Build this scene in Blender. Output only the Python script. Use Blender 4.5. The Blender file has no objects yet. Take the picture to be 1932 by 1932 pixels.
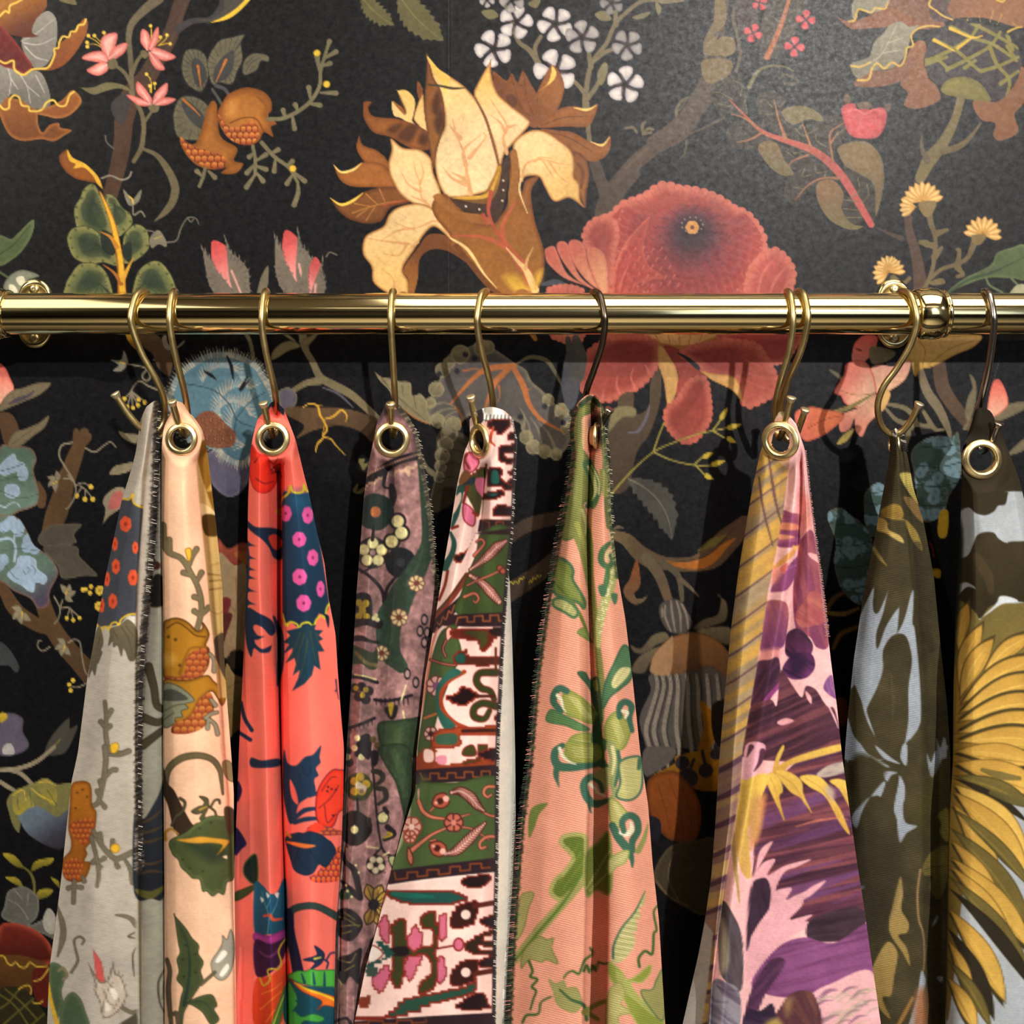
import bpy, bmesh, math, random
import numpy as np
from mathutils import Vector, Matrix

random.seed(4)
np.random.seed(4)
SC = bpy.context.scene
COL = SC.collection

# ------------------------------------------------------------------ camera
# the wall is the plane y = 0, the room lies towards -y, z = 0 is the floor;
# the rail hangs 1.5 m up and 6 cm off the wall, the camera is 66 cm from it
RAIL_Z, RAIL_D, CAM_D = 1.5, 60.0, 0.72
MM = 0.00032                                   # metres per photo pixel at the rail
cam_data = bpy.data.cameras.new('camera')
cam = bpy.data.objects.new('camera', cam_data)
COL.objects.link(cam)
cam.location = (0, -CAM_D, RAIL_Z)
cam.rotation_euler = (math.pi / 2, 0, 0)
cam_data.sensor_width = 36.0
cam_data.lens = 36.0 * (CAM_D - RAIL_D / 1000) / (1932 * MM)
cam_data.shift_y = -(966 - 592) / 1932
cam_data.clip_start = 0.02
SC.camera = cam

# ------------------------------------------------------------------ light
world = bpy.data.worlds.new('world')
SC.world = world
world.use_nodes = True
world.node_tree.nodes['Background'].inputs[0].default_value = (0.9, 0.93, 1.0, 1)
world.node_tree.nodes['Background'].inputs[1].default_value = 0.05

SC.view_settings.view_transform = 'Standard'
SC.view_settings.look = 'None'
SC.view_settings.gamma = 1.0
SC.view_settings.use_curve_mapping = False
SC.view_settings.exposure = 0.0

def lamp(name, kind, loc, aim, energy, col, size=0.1, spot=None, size_y=None):
    d = bpy.data.lights.new(name, kind)
    d.energy = energy; d.color = col
    if kind == 'AREA':
        d.size = size
        d.shape = 'DISK'
        if size_y:
            d.shape = 'RECTANGLE'; d.size_y = size_y
    else:
        d.shadow_soft_size = size
    if spot:
        d.spot_size = math.radians(spot); d.spot_blend = 1.0
    o = bpy.data.objects.new(name, d)
    COL.objects.link(o)
    o.location = loc
    o.rotation_euler = (Vector(aim) - Vector(loc)).to_track_quat('-Z', 'Y').to_euler()
    return o

WARM = (1.0, 0.91, 0.78)
# ceiling spotlights of the shop and one added floor spot: the main one to the right and well out in the room
lamp('spotlight', 'SPOT', (1.12, -3.55, 2.60), (0.16, 0, 1.60), 520, (1.0, 0.955, 0.895), 0.04, 44)
lamp('spotlight', 'SPOT', (-2.15, -2.45, 2.60), (-0.28, 0, 1.84), 175, WARM, 0.03, 32)
lamp('spotlight', 'SPOT', (2.1, -2.1, 2.60), (0.2, 0, 1.60), 85, WARM, 0.03, 50)
lamp('spotlight', 'SPOT', (0.1, -2.0, 2.6), (0.1, -1.6, 0), 200, WARM, 0.05, 90)  # added spot, brightens the floor that the rail mirrors
# lit panels in the shop ceiling
for px0, px1, py0, py1, rad in ((-1.5, -0.72, -1.9, -0.15, 1.8), (-0.22, 1.15, -1.2, -0.12, 3.2), (-0.5, 1.3, -2.2, -1.9, 1.2)):
    a = (px1 - px0) * (py1 - py0)
    lamp('ceiling_panel', 'AREA', ((px0 + px1) / 2, (py0 + py1) / 2, 2.69), ((px0 + px1) / 2, (py0 + py1) / 2 + 0.0001, 0), rad * math.pi * a, WARM, px1 - px0, size_y=py1 - py0)
# cool lamp added far behind the camera for a bluish sheen on the wall
lamp('added_cool_lamp', 'AREA', (1.55, -4.5, 2.0), (1.4, 0, 2.0), 9, (0.66, 0.80, 1.0), 1.6, size_y=1.2)
# ------------------------------------------------------------------ printing
# a small painter: flat prints (wallpaper, cloth) are drawn as shapes on a numpy
# sheet and carried to the surfaces as a colour attribute of their mesh points
def hexc(c):
    if not isinstance(c, str):
        return np.array(c, float)
    c = c.lstrip('#')
    if len(c) == 3:
        c = ''.join(q * 2 for q in c)
    return np.array([int(c[i:i + 2], 16) for i in (0, 2, 4)], float) / 255.0

def lin(a):
    return np.where(a <= 0.04045, a / 12.92, ((np.maximum(a, 0) + 0.055) / 1.055) ** 2.4)

def spline(p, closed, sub=5):
    p = np.asarray(p, float)
    n = len(p)
    if n < 3:
        return p
    if closed:
        q = np.vstack([p[-1], p, p[0], p[1]])
        m = n
    else:
        q = np.vstack([2 * p[0] - p[1], p, 2 * p[-1] - p[-2]])
        m = n - 1
    t = (np.arange(sub) / sub)[None, :, None]
    a, b, c, d = (q[i:i + m][:, None, :] for i in range(4))
    r = 0.5 * (2 * b + (c - a) * t + (2 * a - 5 * b + 4 * c - d) * t * t + (3 * b - a - 3 * c + d) * t ** 3)
    r = r.reshape(-1, p.shape[1])
    if not closed:
        r = np.vstack([r, p[-1]])
    return r

def nums(p):
    if isinstance(p, str):
        return np.array(p.replace(',', ' ').split(), float)
    return np.asarray(p, float)

def fbm(h, w, cell, seed, octs=3, sx=1.0):
    r = np.random.RandomState(seed)
    out = np.zeros((h, w)); amp = 1.0; tot = 0
    for o in range(octs):
        c = max(cell / 2 ** o, 1.0); cx = max(c * sx, 1.0)
        gh, gw = int(h / c) + 3, int(w / cx) + 3
        g = r.rand(gh, gw) - 0.5
        y = np.arange(h) / c; x = np.arange(w) / cx
        yi, xi = y.astype(int), x.astype(int)
        fy, fx = (y - yi)[:, None], (x - xi)[None, :]
        fy, fx = fy * fy * (3 - 2 * fy), fx * fx * (3 - 2 * fx)
        v = (g[yi][:, xi] * (1 - fy) + g[yi + 1][:, xi] * fy) * (1 - fx) + (g[yi][:, xi + 1] * (1 - fy) + g[yi + 1][:, xi + 1] * fy) * fx
        out += amp * v; tot += amp; amp *= 0.55
    return out / tot * 2

class Sheet:
    def __init__(s, x0, y0, x1, y1, base):
        s.x0, s.y0 = x0, y0
        s.w, s.h = int(x1 - x0), int(y1 - y0)
        s.a = np.empty((s.h, s.w, 3), np.float32); s.a[:] = hexc(base)
        s.m = None
        s.view(0, 0, 1)
        s.rng = np.random.RandomState(5)

    def view(s, ox, oy, k):
        s.ofs, s.k = np.array([ox, oy], float), float(k)
        return s

    def P(s, p):
        return nums(p).reshape(-1, 2) * s.k + s.ofs

    def box(s, q, pad):
        x0, y0 = np.floor(q.min(0) - pad).astype(int) - (s.x0, s.y0)
        x1, y1 = np.ceil(q.max(0) + pad).astype(int) + 1 - (s.x0, s.y0)
        x0, y0, x1, y1 = max(x0, 0), max(y0, 0), min(x1, s.w), min(y1, s.h)
        if x1 <= x0 or y1 <= y0:
            return None
        X = (np.arange(x0, x1) + s.x0 + 0.5)[None, :].astype(np.float32)
        Y = (np.arange(y0, y1) + s.y0 + 0.5)[:, None].astype(np.float32)
        return (slice(y0, y1), slice(x0, x1)), X, Y

    def sd(s, q, X, Y):
        d2 = np.full((Y.shape[0], X.shape[1]), 1e9, np.float32)
        ins = np.zeros(d2.shape, bool)
        n = len(q)
        for i in range(n):
            ax, ay = q[i]; bx, by = q[(i + 1) % n]
            ex, ey = bx - ax, by - ay
            L = ex * ex + ey * ey
            if L < 1e-9:
                continue
            px, py = X - ax, Y - ay
            t = np.clip((px * ex + py * ey) / L, 0, 1)
            np.minimum(d2, (px - t * ex) ** 2 + (py - t * ey) ** 2, out=d2)
            if ay != by:
                c = (Y > min(ay, by)) & (Y <= max(ay, by))
                ins ^= c & (X < ax + (Y - ay) * (ex / ey))
        d = np.sqrt(d2)
        return np.where(ins, -d, d)

    def put(s, sl, al, col):
        if s.m is not None:
            al = al * s.m[sl]
        al = al[..., None]
        s.a[sl] = s.a[sl] * (1 - al) + col * al

    # closed shape: fill, gradient to c2 along ax, soft rim, outline
    def g(s, p, col, c2=None, ax=None, rim=None, rw=10, line=None, lw=3, op=1.0, soft=0.6, sm=True, sub=5):
        q = s.P(p)
        if sm:
            q = spline(q, True, sub)
        b = s.box(q, lw * s.k + 1 + soft)
        if b is None:
            return
        sl, X, Y = b
        d = s.sd(q, X, Y)
        c = np.broadcast_to(hexc(col), d.shape + (3,))
        if c2 is not None:
            if ax is None:
                a0, a1 = np.array([q[:, 0].mean(), q[:, 1].min()]), np.array([q[:, 0].mean(), q[:, 1].max()])
            else:
                a0, a1 = s.P(ax)
            e = a1 - a0
            t = np.clip(((X - a0[0]) * e[0] + (Y - a0[1]) * e[1]) / (e @ e), 0, 1)[..., None]
            t = t * t * (3 - 2 * t)
            c = c * (1 - t) + hexc(c2) * t
        if rim is not None:
            t = np.clip(1 + d / (rw * s.k), 0, 1)[..., None]
            c = c * (1 - t) + hexc(rim) * t
        if line is not None:
            h = lw * s.k / 2
            t = np.clip(h - np.abs(d) + 0.5, 0, 1)[..., None] * min(1, max(0.35, h * 1.6))
            c = c * (1 - t) + hexc(line) * t
            al = np.clip(0.5 + (h - d), 0, 1)
        else:
            al = np.clip(0.5 - d / (2 * soft), 0, 1)
        s.put(sl, al * op, c)

    # brush stroke with a width that follows the list w
    def s(s, p, w, col, c2=None, line=None, lw=2, op=1.0, soft=0.6, sm=True):
        q = s.P(p)
        w = np.atleast_1d(nums(w)) * s.k / 2
        n = len(q)
        if sm and n > 2:
            q = spline(q, False, 4)
        u = np.r_[0, np.cumsum(np.hypot(*np.diff(q, axis=0).T))]
        u = u / max(u[-1], 1e-6)
        r = np.interp(u, np.linspace(0, 1, len(w)), w)
        b = s.box(q, r.max() + lw * s.k + 1 + soft)
        if b is None:
            return
        sl, X, Y = b
        d = np.full((Y.shape[0], X.shape[1]), 1e9, np.float32); T = np.zeros_like(d)
        for i in range(len(q) - 1):
            ax, ay = q[i]; ex, ey = q[i + 1] - q[i]
            L = ex * ex + ey * ey
            if L < 1e-9:
                continue
            px, py = X - ax, Y - ay
            t = np.clip((px * ex + py * ey) / L, 0, 1)
            e = np.hypot(px - t * ex, py - t * ey) - (r[i] + (r[i + 1] - r[i]) * t)
            k = e < d
            d = np.where(k, e, d)
            if c2 is not None:
                T = np.where(k, u[i] + (u[i + 1] - u[i]) * t, T)
        c = np.broadcast_to(hexc(col), d.shape + (3,))
        if c2 is not None:
            c = c * (1 - T[..., None]) + hexc(c2) * T[..., None]
        if line is not None:
            h = lw * s.k
            t = np.clip(d + h / 2 + 0.5, 0, 1)[..., None]
            c = c * (1 - t) + hexc(line) * t
            al = np.clip(0.5 + h / 2 - d, 0, 1)
        else:
            al = np.clip(0.5 - d / (2 * soft), 0, 1)
        s.put(sl, al * op, c)

    def ss(s, many, w, col, **k):          # several strokes, parted by ;
        for p in many.split(';'):
            if p.strip():
                s.s(p, w, col, **k)

    def gg(s, many, col, **k):             # several shapes, parted by ;
        for p in many.split(';'):
            if p.strip():
                s.g(p, col, **k)

    def o(s, p, r, col, sq=1.0, **k):      # dots
        q = nums(p).reshape(-1, 2)
        t = np.linspace(0, 2 * math.pi, 9)[:-1]
        for c in q:
            s.g(np.c_[c[0] + r * sq * np.cos(t), c[1] + r * np.sin(t)], col, sub=3, **k)

    def leaf(s, a, b, w, col, bend=0.0, n=0, amp=0.0, kind='saw', vein=None, vw=4, side=None, half=None, pk=0.45, rib=None, rn=6, ribw=2, **k):
        a, b = np.array(a, float), np.array(b, float)
        e = b - a; L = np.hypot(*e); e = e / L; nn = np.array([-e[1], e[0]])
        t = np.linspace(0, 1, max(13, n * 4 + 1))
        prof = np.sin(math.pi * t ** (math.log(0.5) / math.log(pk))) ** 0.85
        mid = a + np.outer(t, e) * L + np.outer(4 * t * (1 - t) * bend * L, nn)
        tooth = 0
        if n:
            f = (t * n) % 1.0
            tooth = amp * (np.abs(np.sin(math.pi * t * n)) if kind == 'scal' else f) * np.minimum(1, prof * 1.5)
        hw = w / 2 * prof + tooth
        up, dn = mid + nn * hw[:, None], mid - nn * hw[:, None]
        s.g(np.vstack([up, dn[::-1]]), col, sm=(n == 0), **k)
        if half is not None:
            s.g(np.vstack([up, mid[::-1]]), half, sm=(n == 0))
        if rib is not None:
            for i in range(1, rn + 1):
                u = i / (rn + 1.5); j = int(u * (len(t) - 1)); j2 = min(len(t) - 1, int((u + 0.16) * (len(t) - 1)))
                for sg in (1, -1):
                    s.s(np.vstack([mid[j], mid[j2] + nn * sg * hw[j2] * 0.75]), [ribw, ribw * 0.6], rib)
        if vein is not None:
            s.s(mid[:-1], [vw, vw * 0.4], vein)

    def flower(s, c, r, n, col, mid=None, mr=0.25, rot=0.0, pw=0.95, sq=1.0, line=None, lw=3, rim=None, rw=6, dots=None):
        c = np.array(c, float)
        for i in range(n):
            th = rot + 2 * math.pi * i / n
            d = np.array([math.cos(th), math.sin(th)]); q = np.array([-d[1], d[0]])
            hw = r * math.sin(math.pi / n) * pw
            loc = [(0.12, 0), (0.55, 0.8), (0.85, 0.85), (1.0, 0.25), (1.0, -0.25), (0.85, -0.85), (0.55, -0.8)]
            p = np.array([d * r * u + q * hw * v for u, v in loc]); p[:, 0] *= sq
            s.g(c + p, col, line=line, lw=lw, rim=rim, rw=rw, sub=3)
        if mid is not None:
            s.o(c, r * mr, mid, sq)
        if dots is not None:
            for i in range(n):
                th = rot + 2 * math.pi * (i + 0.5) / n
                s.o(c + np.array([math.cos(th) * sq, math.sin(th)]) * r * 0.3, r * 0.07, dots)

    def pips(s, p, a, b, n, m, line='#4a1d12', c2='#8d3a22', lw=4):          # rows of seeds inside an outline
        s.clip(p)
        q = nums(p).reshape(-1, 2); lo, hi = q.min(0), q.max(0)
        s.g([lo, (hi[0], lo[1]), hi, (lo[0], hi[1])], a, sm=False)
        t = np.linspace(0, 6.28, 8)[:-1]
        for j in range(m):
            for i in range(n):
                x = lo[0] + (i + .5 * (j % 2) + .3) * (hi[0] - lo[0]) / n; y = lo[1] + (j + .5) * (hi[1] - lo[1]) / m
                rx, ry = (hi[0] - lo[0]) / n * .56, (hi[1] - lo[1]) / m * .62
                s.g(np.c_[x + rx * np.cos(t), y + ry * np.sin(t)], b, c2=c2, line=line, lw=lw, sub=3)
        s.clip()

    def clip(s, p=None, sm=True):
        s.m = None
        if p is None:
            return
        q = s.P(p)
        if sm:
            q = spline(q, True, 5)
        m = np.zeros((s.h, s.w), np.float32)
        b = s.box(q, 2)
        if b is not None:
            sl, X, Y = b
            m[sl] = np.clip(0.5 - s.sd(q, X, Y), 0, 1)
        s.m = m

    def grain(s, amt, cell, seed, sx=1.0, octs=3):
        s.a *= (1 + amt * fbm(s.h, s.w, cell, seed, octs, sx))[..., None].astype(np.float32)

    def sample(s, px, py, wrap=False):
        x, y = px - s.x0 - 0.5, py - s.y0 - 0.5
        if wrap:
            x = np.where((x < -16) | (x > s.w + 16), s.w - 1.1 - np.abs(np.mod(x, 2 * s.w - 4) - (s.w - 2)), x); y = np.where((y < -16) | (y > s.h + 16), np.mod(y, s.h - 1.001), y)
        x, y = np.clip(x, 0, s.w - 1.001), np.clip(y, 0, s.h - 1.001)
        xi, yi = x.astype(int), y.astype(int)
        fx, fy = (x - xi)[:, None], (y - yi)[:, None]
        A = s.a
        return (A[yi, xi] * (1 - fx) + A[yi, xi + 1] * fx) * (1 - fy) + (A[yi + 1, xi] * (1 - fx) + A[yi + 1, xi + 1] * fx) * fy
# ------------------------------------------------------------------ helpers
def W(px, py, dep):
    """a photo pixel at a distance of dep millimetres off the wall -> a point in the room"""
    px, py, dep = np.asarray(px, float), np.asarray(py, float), np.asarray(dep, float)
    d = (CAM_D - dep / 1000.0) / (CAM_D - RAIL_D / 1000)
    return np.stack(np.broadcast_arrays((px - 966) * MM * d, -dep / 1000.0, RAIL_Z + (592 - py) * MM * d), -1)

def link(o, parent=None):
    COL.objects.link(o)
    if parent is not None:
        o.parent = parent
        o.matrix_parent_inverse = Matrix.Translation(parent.location).inverted()
    return o

def mesh_np(name, co, quads, mat, parent=None, smooth=True, col=None, uv=None):
    """mesh from arrays; col = colour per point (linear), uv = per point"""
    co = np.asarray(co, np.float32).reshape(-1, 3); quads = np.asarray(quads, np.int32)
    used = np.unique(quads)
    if len(used) < len(co):
        mp = np.full(len(co), -1, np.int32); mp[used] = np.arange(len(used))
        co = co[used]; quads = mp[quads]
        col = None if col is None else col[used]
        uv = None if uv is None else uv[used]
    k = quads.shape[1]
    me = bpy.data.meshes.new(name)
    me.vertices.add(len(co)); me.vertices.foreach_set('co', co.ravel())
    me.loops.add(quads.size); me.loops.foreach_set('vertex_index', quads.ravel())
    me.polygons.add(len(quads))
    me.polygons.foreach_set('loop_start', np.arange(0, quads.size, k, dtype=np.int32))
    me.update(calc_edges=True)
    if smooth:
        me.polygons.foreach_set('use_smooth', np.ones(len(quads), bool))
    if col is not None:
        a = me.color_attributes.new('print', 'FLOAT_COLOR', 'POINT')
        a.data.foreach_set('color', np.c_[col, np.ones(len(col))].astype(np.float32).ravel())
    if uv is not None:
        l = me.uv_layers.new(name='UVMap')
        l.data.foreach_set('uv', uv[quads.ravel()].astype(np.float32).ravel())
    me.materials.append(mat)
    return link(bpy.data.objects.new(name, me), parent)

def grid_quads(nr, nc, wrap=False):
    i = np.arange(nr - 1)[:, None]; j = np.arange(nc if wrap else nc - 1)[None, :]
    j2 = (j + 1) % nc
    return np.stack([i * nc + j, i * nc + j2, (i + 1) * nc + j2, (i + 1) * nc + j], -1).reshape(-1, 4)

def tube(name, pts, r, mat, parent=None, sides=12, sub=6, caps=True):
    """a swept round wire through pts (metres); r a number or a list"""
    p = spline(np.asarray(pts, float), False, sub)
    n = len(p)
    rr = np.interp(np.linspace(0, 1, n), np.linspace(0, 1, len(np.atleast_1d(r))), np.atleast_1d(r))
    t = np.gradient(p, axis=0); t /= np.linalg.norm(t, axis=1)[:, None]
    u = np.cross(t[0], (0.31, 0.2, 0.93)); u /= np.linalg.norm(u)
    a = np.linspace(0, 2 * math.pi, sides + 1)[:-1]
    co = []
    for i in range(n):
        u = u - t[i] * (u @ t[i]); u /= np.linalg.norm(u)
        v = np.cross(t[i], u)
        co.append(p[i] + rr[i] * (np.outer(np.cos(a), u) + np.outer(np.sin(a), v)))
    co = np.concatenate(co)
    q = grid_quads(n, sides, True)
    if caps:
        for k, base in ((0, 0), (n - 1, (n - 1) * sides)):
            c = len(co); co = np.vstack([co, p[k]])
            e = [[base + (j + 1) % sides, base + j, c, c] for j in range(0, sides)]
            q = np.vstack([q, e])
        tri = q[:, 2] == q[:, 3]
        return mesh_mixed(name, co, q, tri, mat, parent)
    return mesh_np(name, co, q, mat, parent)

def mesh_mixed(name, co, q, tri, mat, parent):
    me = bpy.data.meshes.new(name)
    me.from_pydata([tuple(c) for c in co], [], [tuple(f[:3]) if t else tuple(f) for f, t in zip(q.tolist(), tri)])
    me.polygons.foreach_set('use_smooth', ~tri)
    me.materials.append(mat)
    return link(bpy.data.objects.new(name, me), parent)

def lathe(name, prof, mat, parent=None, origin=(0, 0, 0), axis=(0, -1, 0), sx=1.0, sides=40, closed=False):
    """turn the profile (radius, height along axis) about axis"""
    ax = Vector(axis).normalized()
    u = Vector((0, 0, 1)) if abs(ax.z) < 0.9 else Vector((1, 0, 0))
    u = (u - ax * u.dot(ax)).normalized(); v = ax.cross(u)
    a = np.linspace(0, 2 * math.pi, sides + 1)[:-1]
    ring = np.outer(np.cos(a), np.array(u)) + np.outer(np.sin(a), np.array(v)) * sx
    co = np.concatenate([np.array(origin) + r * ring + h * np.array(ax) for r, h in prof])
    n = len(prof)
    q = grid_quads(n, sides, True)
    if closed:
        j = np.arange(sides); j2 = (j + 1) % sides
        q = np.vstack([q, np.stack([(n - 1) * sides + j, (n - 1) * sides + j2, j2, j], -1)])
    return mesh_np(name, co, q, mat, parent)

def thing(name, label, cat, loc, group=None):
    o = bpy.data.objects.new(name, None)
    o.location = loc; o.empty_display_size = 0.02
    COL.objects.link(o)
    o['label'] = label; o['category'] = cat
    if group:
        o['group'] = group
    return o

# ------------------------------------------------------------------ materials
def mat_new(name, rough=0.5, metal=0.0, col=(0.5, 0.5, 0.5)):
    m = bpy.data.materials.new(name); m.use_nodes = True
    b = m.node_tree.nodes['Principled BSDF']
    b.inputs['Base Color'].default_value = (*col, 1)
    b.inputs['Roughness'].default_value = rough
    b.inputs['Metallic'].default_value = metal
    return m, m.node_tree, b

def brass(name, col, rough, streak=0.0, patina=0.0):
    m, nt, b = mat_new(name, rough, 1.0, col)
    tc = nt.nodes.new('ShaderNodeTexCoord')
    mp = nt.nodes.new('ShaderNodeMapping')
    mp.inputs['Scale'].default_value = (6, 160, 160) if streak else (120, 120, 120)
    nz = nt.nodes.new('ShaderNodeTexNoise'); nz.inputs['Scale'].default_value = 1.0; nz.inputs['Detail'].default_value = 5
    nt.links.new(tc.outputs['Object'], mp.inputs[0]); nt.links.new(mp.outputs[0], nz.inputs['Vector'])
    mr = nt.nodes.new('ShaderNodeMapRange')
    mr.inputs['To Min'].default_value = rough * 0.6; mr.inputs['To Max'].default_value = rough * 1.5
    nt.links.new(nz.outputs['Fac'], mr.inputs['Value']); nt.links.new(mr.outputs[0], b.inputs['Roughness'])
    if streak:
        bp = nt.nodes.new('ShaderNodeBump'); bp.inputs['Strength'].default_value = streak; bp.inputs['Distance'].default_value = 0.0004
        nt.links.new(nz.outputs['Fac'], bp.inputs['Height']); nt.links.new(bp.outputs[0], b.inputs['Normal'])
    if patina:
        mx = nt.nodes.new('ShaderNodeMix'); mx.data_type = 'RGBA'
        mx.inputs['A'].default_value = (*col, 1); mx.inputs['B'].default_value = (*[c * (1 - patina) for c in col], 1)
        nt.links.new(nz.outputs['Fac'], mx.inputs['Factor']); nt.links.new(mx.outputs['Result'], b.inputs['Base Color'])
    return m

def printed(name, rough=0.8, weave=None, sheen=0.0, bump=0.3, spec=0.3, dark=0.0, bumpy=True):
    """a surface that shows its printed colours; weave = (period px, angle deg) of the threads"""
    m, nt, b = mat_new(name, rough)
    b.inputs['Specular IOR Level'].default_value = spec
    at = nt.nodes.new('ShaderNodeAttribute'); at.attribute_name = 'print'
    uv = nt.nodes.new('ShaderNodeTexCoord')
    out = at.outputs['Color']
    hs = []
    if weave:
        for i, (per, ang, st) in enumerate(weave):
            mp = nt.nodes.new('ShaderNodeMapping'); mp.inputs['Rotation'].default_value[2] = math.radians(ang)
            wv = nt.nodes.new('ShaderNodeTexWave'); wv.wave_type = 'BANDS'; wv.bands_direction = 'Y'
            wv.inputs['Scale'].default_value = 0.314 / (per / 100.0)
            wv.inputs['Distortion'].default_value = 1.2; wv.inputs['Detail'].default_value = 1.5; wv.inputs['Detail Scale'].default_value = 3
            nt.links.new(uv.outputs['UV'], mp.inputs[0]); nt.links.new(mp.outputs[0], wv.inputs['Vector'])
            hs.append(wv.outputs['Fac'])
            if st:
                mx = nt.nodes.new('ShaderNodeMix'); mx.data_type = 'RGBA'; mx.blend_type = 'MULTIPLY'
                mr = nt.nodes.new('ShaderNodeMapRange'); mr.inputs['To Min'].default_value = 1 - st; mr.inputs['To Max'].default_value = 1 + st * 0.5
                nt.links.new(wv.outputs['Fac'], mr.inputs['Value'])
                cb = nt.nodes.new('ShaderNodeCombineColor')
                for k in range(3):
                    nt.links.new(mr.outputs[0], cb.inputs[k])
                mx.inputs['Factor'].default_value = 1.0
                nt.links.new(out, mx.inputs['A']); nt.links.new(cb.outputs[0], mx.inputs['B'])
                out = mx.outputs['Result']
    nt.links.new(out, b.inputs['Base Color'])
    nz = nt.nodes.new('ShaderNodeTexNoise'); nz.inputs['Scale'].default_value = 45; nz.inputs['Detail'].default_value = 4
    nt.links.new(uv.outputs['UV'], nz.inputs['Vector'])
    h = nz.outputs['Fac']
    if hs:
        ad = nt.nodes.new('ShaderNodeMath'); ad.operation = 'ADD'
        nt.links.new(hs[0], ad.inputs[0]); nt.links.new(h, ad.inputs[1]); h = ad.outputs[0]
    if bumpy:
        bp = nt.nodes.new('ShaderNodeBump'); bp.inputs['Strength'].default_value = bump; bp.inputs['Distance'].default_value = 0.0005
        nt.links.new(h, bp.inputs['Height']); nt.links.new(bp.outputs[0], b.inputs['Normal'])
    if sheen:
        b.inputs['Sheen Weight'].default_value = sheen
        b.inputs['Sheen Roughness'].default_value = 0.5
    return m

M_RAIL = brass('polished_brass', (0.96, 0.80, 0.42), 0.09, streak=0.10)
M_HOOK = brass('hook_brass', (0.66, 0.52, 0.24), 0.34, patina=0.2)
M_HOOK_TIP = brass('hook_tip_brass', (1.0, 0.88, 0.58), 0.4)
M_EYE = brass('eyelet_brass', (0.98, 0.80, 0.42), 0.30)
M_STEEL = brass('hook_steel', (0.55, 0.50, 0.46), 0.2, patina=0.3)
M_BRONZE = brass('hook_dark_bronze', (0.16, 0.12, 0.09), 0.3, patina=0.3)
M_PLATE = brass('plate_brass', (0.80, 0.68, 0.36), 0.16)
M_SCREW = brass('screw_brass', (0.55, 0.46, 0.25), 0.3)

M_PAPER = printed('wallpaper_print', rough=0.38, spec=0.24, bump=0.02)
def paper_nodes():
    nt = M_PAPER.node_tree; b = nt.nodes['Principled BSDF']
    tc = nt.nodes.new('ShaderNodeTexCoord')
    n1 = nt.nodes.new('ShaderNodeTexNoise'); n1.inputs['Scale'].default_value = 12; n1.inputs['Detail'].default_value = 6; n1.inputs['Roughness'].default_value = 0.7
    nt.links.new(tc.outputs['UV'], n1.inputs['Vector'])
    mr = nt.nodes.new('ShaderNodeMapRange'); mr.inputs['From Min'].default_value = 0.3; mr.inputs['From Max'].default_value = 0.7
    mr.inputs['To Min'].default_value = 0.34; mr.inputs['To Max'].default_value = 0.46
    nt.links.new(n1.outputs['Fac'], mr.inputs['Value']); nt.links.new(mr.outputs[0], b.inputs['Roughness'])
    n2 = nt.nodes.new('ShaderNodeTexNoise'); n2.inputs['Scale'].default_value = 7; n2.inputs['Detail'].default_value = 7; n2.inputs['Roughness'].default_value = 0.75
    nt.links.new(tc.outputs['UV'], n2.inputs['Vector'])
    m2 = nt.nodes.new('ShaderNodeMapRange'); m2.inputs['From Min'].default_value = 0.3; m2.inputs['From Max'].default_value = 0.7
    m2.inputs['To Min'].default_value = 0.10; m2.inputs['To Max'].default_value = 0.29
    nt.links.new(n2.outputs['Fac'], m2.inputs['Value']); nt.links.new(m2.outputs[0], b.inputs['Specular IOR Level'])
paper_nodes()

def plain(name, col, rough=0.8, scale=30, amt=0.15):
    m, nt, b = mat_new(name, rough, 0, col)
    tc = nt.nodes.new('ShaderNodeTexCoord')
    nz = nt.nodes.new('ShaderNodeTexNoise'); nz.inputs['Scale'].default_value = scale; nz.inputs['Detail'].default_value = 4
    nt.links.new(tc.outputs['Object'], nz.inputs['Vector'])
    mx = nt.nodes.new('ShaderNodeMix'); mx.data_type = 'RGBA'
    mx.inputs['A'].default_value = (*[c * (1 - amt) for c in col], 1); mx.inputs['B'].default_value = (*[min(1, c * (1 + amt)) for c in col], 1)
    nt.links.new(nz.outputs['Fac'], mx.inputs['Factor']); nt.links.new(mx.outputs['Result'], b.inputs['Base Color'])
    return m

# ------------------------------------------------------------------ the room
def slab(name, x0, x1, y0, y1, z0, z1, mat, parent=None):
    co = [(x, y, z) for x in (x0, x1) for y in (y0, y1) for z in (z0, z1)]
    q = [(0, 1, 3, 2), (4, 6, 7, 5), (0, 4, 5, 1), (2, 3, 7, 6), (0, 2, 6, 4), (1, 5, 7, 3)]
    return mesh_np(name, co, q, mat, parent, smooth=False)

def structure(o):
    o['kind'] = 'structure'
    return o

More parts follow.
